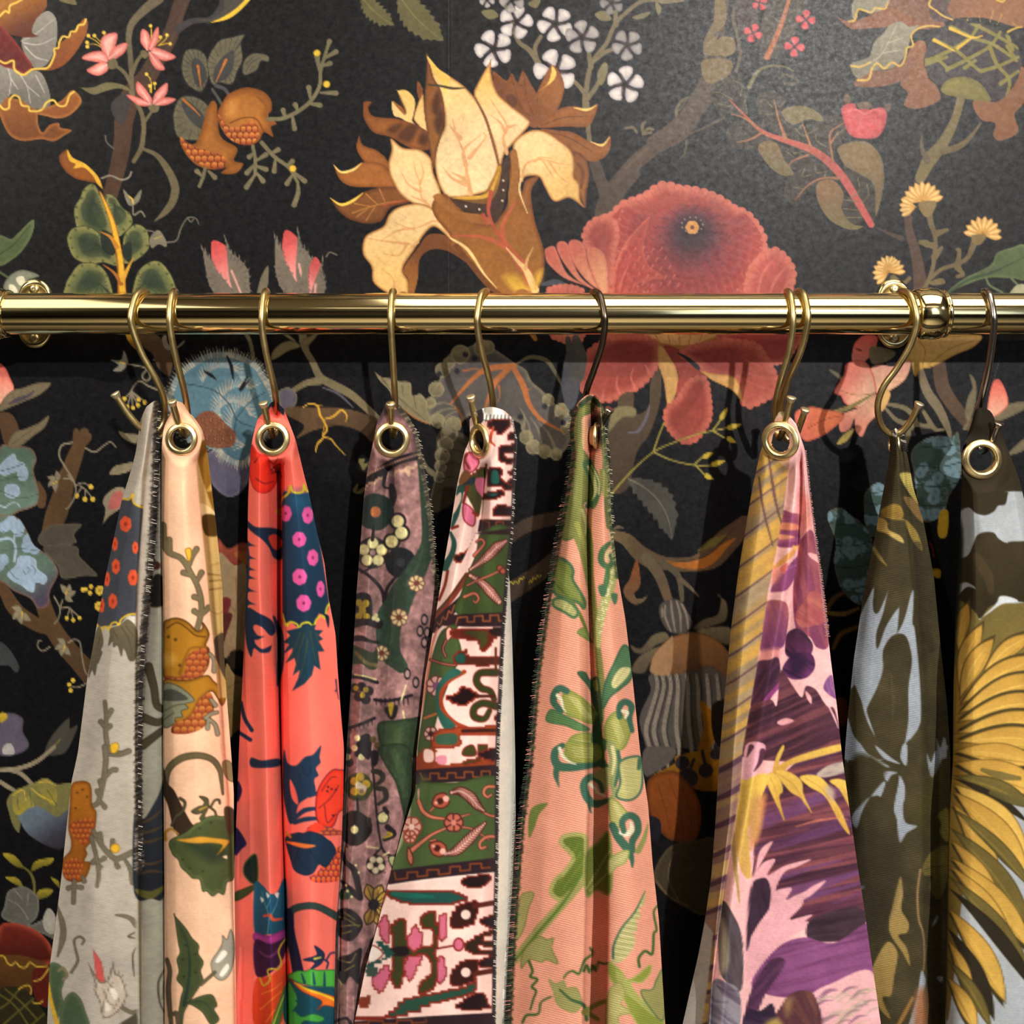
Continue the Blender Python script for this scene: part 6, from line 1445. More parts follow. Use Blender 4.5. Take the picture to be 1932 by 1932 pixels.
    S.gg('730 1140 830 1130 910 1230 830 1350 730 1300', bk); S.ss('740 1180 800 1200 880 1250; 750 1250 820 1240 890 1240; 760 1300 830 1280; 780 1150 850 1200', '9', '#6d6830')
    S.gg('730 1480 820 1440 900 1400 890 1520 880 1650 820 1600 780 1650 740 1620', bk); S.ss('740 1480 820 1500 860 1440; 780 1560 850 1520', '8', '#8a7a40'); S.gg('960 1340 1000 1330 1010 1400 960 1420', '#22242c')
    S.s('700 1920 790 1890 830 1940', '20', bk); S.s('740 1620 760 1650', '8', cm)
    S.view(0, 0, 1); edge_band(S, '752 768 772 790 788 818 798 868 811 942 822 1061 830 1142', 12, '#2a2420', ('#d9c79a', '#2a2420', '#9a8a6a', '#4a3f30'))
    S.grain(.14, 5, 45, octs=2)
    return S
def steps(p, c, S, **k):                       # a shape with the stepped outline of a knotted rug
    q = spline(nums(p).reshape(-1, 2), True, 4); g = 13.0
    r = np.round(q / g) * g
    out = []
    for a, b in zip(r, np.roll(r, -1, 0)):
        out += [a, (b[0], a[1])]
    S.g(np.array(out), c, sm=False, **k)

def sheet_rug():
    S = Sheet(640, 740, 1000, 1940, '#f2cdc3')
    rd, bk, ov, tl, rs, gn, br = '#7d2318', '#221316', '#3d3b1c', '#1f4a42', '#c9657f', '#40522e', '#6a3420'
    S.view(640, 620, .2692)
    k = dict(line=rd, lw=9)
    S.g('930 560 1020 540 1100 550 1180 610 1240 650 1190 660 1100 645 1020 645 960 620', '#f3efe9')
    S.s('1000 640 1100 650 1210 670', '6', '#1a1a1c')
    for x in range(1000, 1210, 26):
        S.s([(x, 655), (x + 8, 605)], '6', '#1a1a1c')
    S.g('960 560 1000 560 1010 640 960 680', '#2a2022')
    for p in ('1040 650 1180 640 1190 690 1140 740 1100 720', '1190 730 1230 730 1230 775 1185 775', '1125 825 1230 815 1230 862 1165 870 1172 912 1230 918 1205 945 1140 930 1118 880', '1085 1295 1088 1250 1130 1232 1170 1245 1230 1265 1230 1312 1100 1315', '1185 1060 1230 1060 1230 1110 1190 1110', '1190 1000 1230 990 1230 1020 1200 1030'):
        steps(p, bk, S, **k)
    steps('1045 985 1110 970 1142 1000 1142 1065 1230 1105 1190 1130 1130 1105 1040 1105 1040 1050', bk, S, **k); S.gg('1070 1000 1110 1000 1120 1080 1065 1080', tl)
    steps('1015 1165 1050 1142 1150 1140 1150 1175 1060 1200 1010 1190', bk, S, **k); S.g('1030 1160 1110 1155 1080 1175', tl); S.s('1080 690 1060 780 1090 820', '14 26 10', '#b5452f')
    S.g('985 1338 1240 1330 1240 1425 970 1425', '#2a191b', sm=False); S.ss('1000 1345 1050 1355 1050 1395 1100 1395 1100 1355 1150 1355 1150 1395 1240 1395', '11', '#6d3520', sm=False); S.s('990 1332 1240 1338', '7', '#e9b9a4')
    S.clip('860 860 1045 850 1035 1000 985 1300 960 1430 700 1960 600 1960 800 1300', sm=False)
    S.g('880 890 930 870 980 930 940 1000 880 1000', '#d8708d', **k); S.s('900 880 880 920 910 980', '14', rd)
    steps('940 1010 1040 950 1040 1080 980 1200 900 1060', ov, S, **k); S.g('840 1060 880 990 920 1020 890 1080 850 1110', '#7a4a26')
    S.s('830 1150 880 1110 940 1060', '40 50 40', '#1f2a30'); S.s('850 1120 840 1200 820 1300 790 1390', '50 40 40 20', tl); S.g('830 1165 855 1150 850 1210 800 1300 800 1230', '#efc9bd')
    S.g('960 1050 1040 1060 1000 1180 960 1120', '#b05a72'); S.s('900 1120 960 1200 980 1280', '60 90 60', ov); S.s('900 1110 870 1220', '20', rd)
    S.g('878 1225 940 1275 955 1340 935 1385 880 1350 865 1280', '#d06a8a', **k); S.s('940 1290 970 1310', '20', rd)
    steps('805 1590 880 1560 930 1500 955 1460 960 1540 860 1640 815 1620', bk, S, line='#8a3018', lw=10); S.s('790 1400 830 1385', '20', rd)
    S.s('780 1430 805 1500 790 1580 740 1670', '20 36 40 60', tl); S.s('760 1700 740 1800 700 1900', '20', rd)
    S.clip()
    S.view(440, 900, .2692)
    S.s('1400 1000 1520 860 1640 690', '44', '#7d3422'); S.s('1410 960 1520 840 1630 680', '14', '#4a3020'); S.s('1400 1060 1500 960 1620 840 1640 780', '66 70 60 50', '#2b191d')
    S.ss('1430 1020 1450 1035 1470 980 1490 1000 1510 940 1530 955 1550 900 1570 915 1590 860', '11', '#8a4a32')
    S.g('1745 382 1945 378 1945 955 1570 960 1600 800 1650 660 1700 540', '#3a4a26', rim='#2f3d20', rw=20); S.g('1690 395 1945 360 1945 405 1740 400', '#2a191b', sm=False)
    sc, so = '#c9745a', '#431a18'
    def vine(p, w='18 16 8'):
        S.s(p, nums(w) + 9, so); S.s(p, w, sc)
    def feather(p, w):
        S.s(p, nums(w) + 14, so); S.s(p, w, '#dfa08f')
        q = spline(nums(p).reshape(-1, 2), False, 5)
        ww = np.interp(np.linspace(0, 1, len(q)), np.linspace(0, 1, len(nums(w))), nums(w))
        t = np.gradient(q, axis=0); t /= np.linalg.norm(t, axis=1)[:, None]
        for a, d, h in list(zip(q, t, ww))[1:]:
            for sg in (1, -1):
                S.s([a - d * h * .3, a + np.array([-d[1], d[0]]) * sg * h * .62 + d * h * .2], '5 7', so)
        S.s(p, '6 4', '#f0c6b8')
    vine('1690 550 1735 500 1760 460 1735 435 1705 455'); feather('1660 650 1730 600 1800 540 1850 490 1910 450', '10 34 56 60 20'); feather('1660 690 1740 740 1800 800 1860 870', '20 44 60 40'); vine('1620 840 1690 815 1720 850 1700 880 1680 865'); vine('1640 760 1720 720 1800 690 1900 640', '9'); S.o('1870 640 1890 660', 22, '#a5503e', line=so, lw=8)
    S.g('1540 965 1945 945 1945 1050 1560 1055 1460 1040 1500 1000', '#2b191d', sm=False); S.ss('1560 1035 1575 985 1640 980 1640 1015 1690 1015 1690 975 1750 972 1750 1010 1800 1010 1800 970 1860 968 1860 1008 1900 1008', '12', '#8a4a2c', sm=False)
    S.s('1580 1052 1750 1055 1945 1052', '10', '#efc5b8')
    S.g('1560 1030 1460 1080 1400 1230 1365 1400 1330 1640 1290 1950 1370 1950 1420 1720 1470 1560 1530 1400 1600 1240 1570 1100', gn, rim='#33431f', rw=20)
    S.s('1430 1060 1390 1200 1355 1420 1300 1700 1270 1950', '16 24 22 26 26', '#c0654a', op=.75); S.ss('1500 1130 1470 1200 1490 1260; 1380 1280 1480 1310 1560 1320', '14', sc, line=so, lw=7); S.g('1490 1080 1520 1050 1540 1100 1500 1150', '#d9a08c', line=so, lw=8)
    S.flower((1425, 1465), 72, 7, '#dca79c', '#7d4a72', .4, line=so, lw=9); S.flower((1385, 1800), 50, 6, '#cfa094', so, .4, line=so, lw=8); S.ss('1340 1690 1420 1660', '16', '#c06a3c')
    steps('1545 1065 1830 1070 1850 1110 1790 1200 1740 1215 1715 1150 1640 1135 1545 1120', '#5a2014', S, **k); steps('1620 1080 1760 1085 1780 1170 1740 1190 1720 1130', ov, S); steps('1790 1060 1945 1060 1945 1115 1850 1115', bk, S)
    steps('1560 1230 1640 1215 1645 1255 1880 1265 1945 1240 1945 1310 1640 1318 1560 1300', '#4a2318', S, **k); S.g('1560 1250 1620 1240 1620 1300 1570 1300', tl)
    for p in ('1840 1370 1730 1375 1705 1430 1740 1480 1800 1500 1830 1560', '1840 1605 1750 1585 1690 1620 1690 1680 1760 1695 1795 1640'):
        S.s(p, '60 54 54 40', '#6d2a1a'); S.s(p, '42 38 36 26', '#33391c')
    steps('1490 1540 1560 1520 1600 1475 1660 1495 1720 1540 1660 1575 1620 1605 1560 1580', '#1e0e10', S, line='#8a2a1a', lw=11); S.s('1710 1537 1830 1535', '22', '#4a1c14'); S.s('1840 1200 1840 1340', '16', '#5a2418')
    S.s('1620 1365 1500 1440 1455 1540 1475 1640 1550 1720 1640 1762', '30', '#9a3c20'); S.g('1535 1345 1600 1375 1500 1432 1450 1500 1440 1560 1460 1640 1560 1745 1480 1765 1420 1620 1430 1460', '#2a584c'); S.gg('1870 1240 1945 1230 1945 1450 1890 1420', '#3a1e18')
    steps('1490 1770 1590 1755 1945 1750 1945 1800 1610 1808 1590 1890 1410 1895 1410 1790', '#9a4222', S, **k); S.s('1610 1780 1945 1772', '26', '#3a1a16'); S.gg('1430 1810 1560 1800 1560 1870 1430 1870', '#3a5a44'); S.g('1620 1900 1680 1880 1700 1950 1610 1950', ov, **k)
    steps('1840 1660 1945 1640 1945 1740 1870 1740', bk, S, **k)
    S.view(440, 1412, .2692)
    steps('1300 20 1420 10 1420 90 1520 110 1860 60 1860 130 1300 160', '#8a3a1e', S); S.g('1340 10 1400 20 1400 90 1340 90', '#f2cdc3'); S.g('1420 60 1490 50 1490 110 1440 110', '#d9889a'); steps('1600 100 1700 60 1720 -20 1780 -20 1760 60 1680 110', ov, S, **k); steps('1730 20 1860 0 1860 80 1750 70', bk, S, **k)
    S.s('1290 205 1450 190 1620 180 1870 165', '104', '#2b1b22'); S.ss('1310 175 1330 215 1380 215 1380 175 1440 175 1440 210 1500 210 1500 172 1560 172 1560 205 1620 205 1620 165 1680 165 1680 200 1740 200 1740 160 1800 160 1800 195', '12', '#7d4426', sm=False)
    S.g('1280 262 1560 240 1880 225 1880 785 1500 815 1110 862 1180 680 1240 480', '#43552f', rim='#34431f', rw=24); S.g('1290 270 1340 262 1240 560 1190 700 1150 850 1110 860', '#59703f', soft=14)
    vine('1300 370 1330 440 1390 480 1490 495', '26 24 20 12'); vine('1490 560 1400 600 1330 650 1250 715', '12 16 22 30'); vine('1380 440 1430 390 1480 350', '9'); vine('1420 640 1380 650', '9'); vine('1590 480 1660 460', '12 6'); vine('1590 550 1660 560 1720 590 1790 640', '10 8'); vine('1740 440 1800 470 1860 480', '12 14')
    feather('1530 310 1590 300 1660 340 1710 400 1760 440', '20 56 66 50 10'); feather('1480 740 1560 720 1640 650 1710 580 1770 520', '20 56 62 48 8')
    for x, y, a in ((1450, 370, -.4), (1430, 700, .5)):
        d = np.array([math.cos(a), math.sin(a)]); n_ = np.array([-d[1], d[0]]); c = np.array([x, y])
        S.g([c - d * 60, c + n_ * 50 - d * 10, c + d * 50 + n_ * 40, c + d * 60, c + d * 50 - n_ * 40, c - n_ * 50 - d * 10], '#a5503a', line=so, lw=10); S.o(c, 24, so); S.o(c + d * 45, 22, '#e0a99a'); S.o(c - d * 30, 12, '#d9998a')
    S.flower((1545, 520), 66, 6, '#b5604e', '#c97a6a', .3, line=so, lw=11); S.flower((1250, 550), 70, 6, '#dca594', '#f0d0c4', .3, line='#8a3020', lw=10); S.flower((1240, 620), 44, 6, '#dca594', None, line='#8a3020', lw=10)
    vine('1860 270 1780 270 1755 310 1780 340 1810 325', '20 18 14'); vine('1860 620 1780 620 1730 660 1735 700 1770 690', '20 18 14'); S.g('1225 690 1260 760 1250 820 1220 770', '#b56a50', line=so, lw=9); S.gg('1290 300 1305 285 1300 370', '#e0a99a')
    S.s('1105 905 1300 880 1560 850 1870 812', '100', '#2b1b22'); S.ss('1130 870 1140 920 1220 910 1220 870 1290 865 1290 900 1360 892 1360 852 1440 850 1440 885 1520 876 1520 830 1590 826 1590 860 1660 852 1660 810 1740 806 1740 840 1800 834', '12', '#7d3f22', sm=False)
    S.s('1090 962 1300 930 1560 900 1870 870', '14', '#f6dbd0')
    steps('1090 1000 1240 1005 1480 1000 1560 1020 1640 1060 1500 1095 1350 1092 1200 1075 1110 1040', tl, S, line=rd, lw=14); S.s('1120 1015 1240 1030 1400 1040', '30 40 20', '#17705e', op=.6)
    for p in ('1595 935 1640 900 1780 890 1795 930 1720 978 1640 965', '1565 1815 1640 1740 1740 1715 1785 1790 1785 1825', '1730 1190 1860 1170 1860 1260 1790 1250', '1725 1480 1860 1460 1860 1530 1740 1530'):
        steps(p, bk, S, **k)
    for y, q in ((1165, 0), (1570, 1)):
        steps(f'1555 {y - 55} 1700 {y - 85} 1690 {y + 65} 1535 {y + 85}', '#341814', S, **k); S.o((1630, y), 34, '#f2cdc3'); S.s(f'1690 {y - 60} 1870 {y - 90}' if not q else f'1690 {y + 10} 1870 {y - 20}', '36', '#54201a')
    steps('1110 1230 1200 1205 1215 1340 1290 1380 1390 1380 1400 1270 1330 1250 1325 1170 1415 1140 1415 1225 1445 1235 1430 1390 1410 1440 1440 1560 1400 1690 1310 1710 1310 1640 1390 1560 1370 1450 1290 1450 1200 1480 1195 1600 1160 1680 1110 1600 1120 1450 1080 1420 1120 1380', '#39391c', S, line=rd, lw=14); S.g('1110 1400 1220 1390 1220 1450 1110 1450', '#1e1618')
    for p in ('1020 1225 1065 1175 1095 1350 1050 1340', '1235 1300 1270 1240 1330 1350 1275 1425 1220 1370', '1205 1480 1320 1460 1275 1590 1230 1630', '975 1600 1080 1515 1095 1620 1030 1710', '1440 1190 1490 1160 1490 1320 1455 1340', '1430 1490 1470 1470 1490 1600 1440 1640'):
        steps(p, rs, S, **k)
    S.g('975 1380 1050 1440 960 1510 945 1450', '#f4e2da', **k); steps('1005 1350 1110 1420 1110 1470 960 1540 935 1510 1060 1445', tl, S); S.s('1420 1405 1560 1380', '14', '#7a2018'); S.o('1580 1375', 44, rs, .8, line=rd, lw=12); steps('930 1540 1000 1540 1010 1590 950 1600', '#3a4a44', S)
    steps('1640 1350 1760 1285 1870 1290 1740 1345 1870 1350 1870 1385 1720 1385 1740 1420 1870 1420 1870 1450 1700 1440 1630 1400', '#2e2018', S, **k)
    steps('840 1890 1060 1870 1200 1760 1450 1705 1680 1640 1690 1600 1700 1690 1650 1730 1450 1785 1150 1890', '#26483a', S, line=rd, lw=14); steps('870 1750 960 1740 955 1815 890 1810', '#7d3420', S); S.s('1000 1180 1050 1080 1080 990', '12', rd)
    S.g('820 1915 1400 1875 1880 1850 1880 1960 820 1960', '#2b1b22', sm=False); S.ss('850 1930 950 1930 950 1910 1050 1910 1050 1930 1150 1930 1150 1905 1250 1905 1250 1925 1350 1920 1350 1895', '10', '#7d3f22', sm=False)
    S.view(0, 0, 1)
    q = nums('966 974 970 974 830 900 966 1000 958 1075 953 1142').reshape(-1, 2)
    S.g('957 1075 953 1142 949 1196 943 1331 939 1420 937 1654 934 1762 932 1945 1000 1945 1000 1075', '#e2ddd0', sm=False)
    for a, b in zip('1075 1142 1196 1331 1420 1654 1762'.split(), '1142 1196 1331 1420 1654 1762 1940'.split()):
        pass
    S.s('975 800 974 830 970 900 966 1000 957 1075 952 1142 948 1196 942 1331 938 1420 936 1654 933 1762 931 1945', '7', '#2a2024', op=.8)
    S.grain(.05, 3, 51); S.grain(.05, 30, 52)
    return S

def sheet_salmon():
    S = Sheet(930, 730, 1280, 1940, '#e49c83')
    ot, og, cr, dk, ml = '#4a6a49', '#87903f', '#cfc88e', '#35513c', '#7d8047'
    def thread(p, col, c2, n=14, ang=.6, w=5):            # satin stitches inside an outline
        S.clip(p); q = nums(p).reshape(-1, 2); lo, hi = q.min(0), q.max(0); L = np.hypot(*(hi - lo))
        for i in range(n):
            c = lo + (hi - lo) * (i + .5) / n; d = np.array([math.cos(ang), math.sin(ang)]) * L
            S.s([c - d, c + d], [w, w], col if i % 2 else c2, op=.8)
        S.clip()
    def patch(p, fill, edge=ot, ew=22, c2=None, st=None, ang=.6, n=12):
        S.g(p, edge); q = nums(p).reshape(-1, 2); c = q.mean(0)
        S.g(p, fill, c2=c2, line=edge, lw=ew)
        if st:
            q2 = c + (q - c) * .72
            thread(q2.ravel(), st, fill, n, ang, 6)
    def curl(p, wp, w='46 52 40', ww='26 20 8'):
        S.s(p, w, '#3d6450'); S.s(wp, ww, '#e6e0c2')
    S.view(900, 520, .2484)
    S.g('680 1060 740 1010 830 970 900 960 870 1040 800 1080 795 1180 800 1300 830 1350 885 1440 930 1560 925 1700 880 1775 820 1720 790 1860 740 1990 640 1990 670 1700 690 1400', ml, rim='#55683c', rw=30); S.g('720 1100 790 1060 800 1300 750 1500 720 1700 690 1500', '#8f9058', soft=10)
    S.s('835 1430 890 1540 910 1640 880 1720 840 1750', '70 84 70 60 40', ot); S.s('845 1450 885 1540 900 1640 870 1710', '20 34 30 10', cr); S.s('870 1440 925 1560 925 1660', '14', cr)
    S.s('960 1180 985 1350 985 1500 1000 1650 1010 1900', '70 70 60 80 60', '#6a7048'); S.gg('930 1480 980 1500 1010 1640 960 1680', '#8a8a50'); S.g('860 1100 960 1040 950 1250 900 1330 870 1250', '#33231c', soft=6); S.s('790 980 860 930 930 980', '40', '#3a4a34')
    S.view(940, 900, .2692)
    S.s('530 250 570 360 610 480 640 700 670 900 690 1150 720 1450 715 1700', '170 120 70 44 46 50 54 50', ml); S.s('550 330 610 500 645 750 690 1150', '40 20 10 14', '#94964f'); S.s('590 230 620 330 610 400', '20 30 10', cr, op=.6)
    for y in range(480, 1650, 34):
        S.s([(610 + (y - 480) * .085, y), (640 + (y - 480) * .085, y + 14)], '6 4', '#5f6a35', op=.7)
    S.s('810 600 785 760 735 920 705 1060 700 1180', '70 76 66 56 40', '#a9a96a'); rs = np.random.RandomState(2)
    for _ in range(50):
        t = rs.rand(); S.o((805 - 100 * t + rs.randn() * 14, 620 + 480 * t), 7, '#dcd7a8')
    S.s('800 450 735 510 722 590 770 630 800 590 780 540', '24 40 46 40 34 20', ot); S.s('795 500 765 540 760 580', '16 24 14', cr); S.s('770 620 760 720 740 820', '30 40 30', '#4f7048')
    S.gg('700 770 740 750 760 790 750 830 720 835; 790 820 835 820 830 880 810 890', '#4a6f52')
    patch('390 580 440 570 500 610 525 660 520 720 570 800 605 870 600 920 560 880 480 850 390 800', '#77823f', st='#8f9858', ang=.8); S.s('390 740 480 830 570 960 640 1130', '14 24 26 14', '#5f6f35'); patch('390 860 450 850 530 900 560 950 530 985 470 950 390 905', '#a5a368', ew=20, st=cr, ang=2.0, n=8)
    patch('555 1090 600 1060 640 1130 660 1160 610 1130', '#7d8a48', '#6a7a40', 10)
    patch('730 1620 745 1460 815 1300 880 1180 930 1240 935 1400 860 1480 785 1540', '#4f7350', '#3d6048', 14); S.g('795 1440 850 1345 925 1340 905 1400 820 1480', cr); thread('795 1440 850 1345 925 1340 905 1400 820 1480', '#a9a468', cr, 8, 2.2, 6)
    S.gg('555 1375 610 1370 645 1425 690 1400 712 1480 722 1690 670 1600 640 1480', '#3f5e45', line='#2f4a38', lw=6); S.g('665 1440 690 1420 700 1490 680 1500', '#8a8f50')
    patch('470 1500 560 1530 640 1600 705 1690 650 1725 550 1690 480 1660 450 1600', '#93954a', '#7d8a45', 14, st=cr, ang=.9, n=12); curl('480 1500 430 1480 395 1520 390 1580 440 1640', '415 1530 440 1560 455 1620 475 1645')
    patch('335 1690 370 1630 440 1660 560 1720 640 1770 560 1775 470 1740 360 1720', '#557a4c', '#456a48', 10)
    patch('500 1840 570 1800 660 1810 700 1950 560 2000 470 1950', '#93954a', '#7d8a45', 14, st=cr, ang=.1, n=12)
    patch('750 1740 800 1660 850 1650 890 1700 935 1740 885 1890 800 1920 760 1850', '#9a9b52', '#7d8a45', 14, st=cr, ang=1.2, n=10); curl('850 1680 850 1610 890 1575 935 1610 920 1690 940 1780', '870 1640 905 1650 890 1690', '40 46 44 40 30', '22 26 14')
    S.s('705 1690 690 1800 700 1960', '50 80 90', '#3f5c42')
    S.view(940, 1412, .2692)
    S.s('720 -30 700 60 760 140', '90 80 40', '#3f5c42')
    patch('480 -40 600 -40 700 -20 720 60 640 100 520 90', '#93954a', '#7d8a45', 12, st=cr, ang=.05, n=9); curl('450 -20 400 20 400 90 440 130 560 130 720 110', '430 0 450 50 500 95 545 110', '40 56 60 56 44 30'); S.s('420 110 405 180 425 270', '50 40 6', '#3f6450')
    S.s('790 -20 815 60 805 130 800 200 815 320 800 340', '70 74 64 56 44 30', '#8f9460'); S.s('800 -10 815 80 800 180', '26 24 14', cr); S.s('840 20 850 120 820 260', '26 30 20', '#3f6450')
    patch('850 100 960 55 1005 90 1005 280 935 360 830 340 855 240', '#b5ae72', '#3f6450', 16, st=cr, ang=.1, n=14); S.s('990 80 985 140', '26', '#3f6450')
    curl('780 360 680 390 620 340 600 250 650 200 710 230 730 300', '640 250 680 280 695 310 755 335', '30 50 56 56 50 44 30'); S.s('640 360 645 440 660 450', '50 24 6', '#3f6450'); S.g('660 190 760 130 790 180 760 300 720 230', '#a5a368')
    patch('775 370 820 360 905 450 920 470 870 520 830 560 790 520', '#b0aa68', '#7d8a45', 10, st=cr, ang=1.1, n=12)
    curl('800 540 840 620 900 700 935 770 940 830', '860 590 905 600 935 570 930 520', '50 60 60 44 14', '30 40 34 20'); S.s('880 580 870 510 920 470 970 500 980 580 940 650 940 720', '40 46 50 50 46 50 40', '#3f6450')
    S.g('230 430 345 385 285 460 250 560 215 620', '#6f8040', line=ml, lw=6)
    patch('440 660 480 610 600 612 615 700 605 880 520 1000 440 1060 370 1010 395 930 470 860 525 760', '#5f6f2c', '#a5a060', 30, st='#7d8a3c', ang=2.2, n=14); S.s('640 880 460 1080 290 1270 120 1480', '50 66 70 60', '#9a9458'); S.s('600 860 450 1090 280 1290 130 1470', '14 22 22 14', '#5a7330')
    S.gg('150 1060 200 1010 250 1020 210 1130 180 1260 130 1330', '#a39c62', line=ml, lw=8); S.gg('280 1320 340 1340 390 1330 375 1400 420 1510 340 1480 300 1500 220 1480 160 1540 180 1420', '#98935a', line='#6f7038', lw=7)
    S.g('605 760 700 660 780 600 790 1000 690 990 620 1030', '#6a7434', line='#8f9050', lw=14); S.ss('620 980 700 850 780 720; 640 1000 760 880', '10', '#a8a468')
    patch('770 790 850 730 915 720 890 800 830 830 775 880', '#b9b378', '#8f9a50', 10, st=cr, ang=2.6, n=8); S.s('980 720 1020 640 1050 530', '40 34 10', '#8a8f52')
    S.g('800 1500 805 1390 865 1260 955 1150 1030 1000 1030 1000 1025 1090 985 1120 1000 1180 965 1200 975 1270 945 1290 960 1340 945 1400 870 1490', '#b8b078'); thread('800 1500 805 1390 865 1260 955 1150 1020 1040 970 1280 945 1400 870 1490', '#ded8a8', '#98985c', 22, .15, 7); S.s('805 1470 810 1380 865 1260 955 1150 1030 1000', '18 16 14 6', '#3f6a4c')
    dz = '#43602f'
    S.ss('645 1400 660 1440 610 1480 590 1520 565 1580 520 1560 480 1580 460 1610; 600 1560 620 1520 640 1570 660 1520 685 1560 700 1500 740 1510 790 1500; 215 1490 240 1560 225 1600 275 1620 235 1670 265 1700 245 1760 225 1830; 170 1920 200 1870 280 1860 300 1780 370 1740; 990 1530 985 1470 1030 1420 1080 1440 1090 1300 1110 1270 1090 1150 1120 1100', '20 18 14', dz)
    patch('355 1620 400 1650 460 1630 480 1680 550 1680 585 1790 530 1850 420 1800 385 1700', '#98935a', '#8a8a50', 8); S.s('430 1690 510 1760 600 1800 620 1900', '14 20 26 30', '#3f5c38'); S.ss('600 1850 700 1790 790 1760; 620 1850 700 1900', '40 26', '#7d7a3c')
    patch('780 1500 860 1560 900 1620 960 1600 1065 1520 1060 1580 1000 1640 920 1640 1020 1780 1140 1860 1150 1960 1000 1960 860 1720 780 1600', '#8a9440', '#aaa85e', 10, st='#c9c284', ang=.7, n=20); patch('770 1720 850 1640 890 1720 860 1790 930 1850 840 1880 850 1960 760 1960', '#b0a868', '#8f9050', 8, st=cr, ang=.5, n=14)
    patch('1000 1700 1080 1690 1110 1620 1160 1560 1160 1900 1050 1800', '#98935a', '#56734a', 10)
    S.view(0, 0, 1)
    edge_band(S, '1083 772 1074 806 1078 855 1070 917 1058 981 1044 1061 1030 1142 1018 1223 1009 1304 999 1420 983 1547 974 1654 966 1762 957 1932', 15, '#26301f', ('#3f5236', '#1c1f18', '#55633f', '#b0786a', '#7a4f48'))
    edge_band(S, '1138 768 1143 830 1151 893 1154 981 1166 1088', 9, '#3a4530', ('#8a8a5a', '#4f6040', '#c9bf90'))
    S.grain(.05, 3, 61); S.grain(.04, 40, 62)
    return S

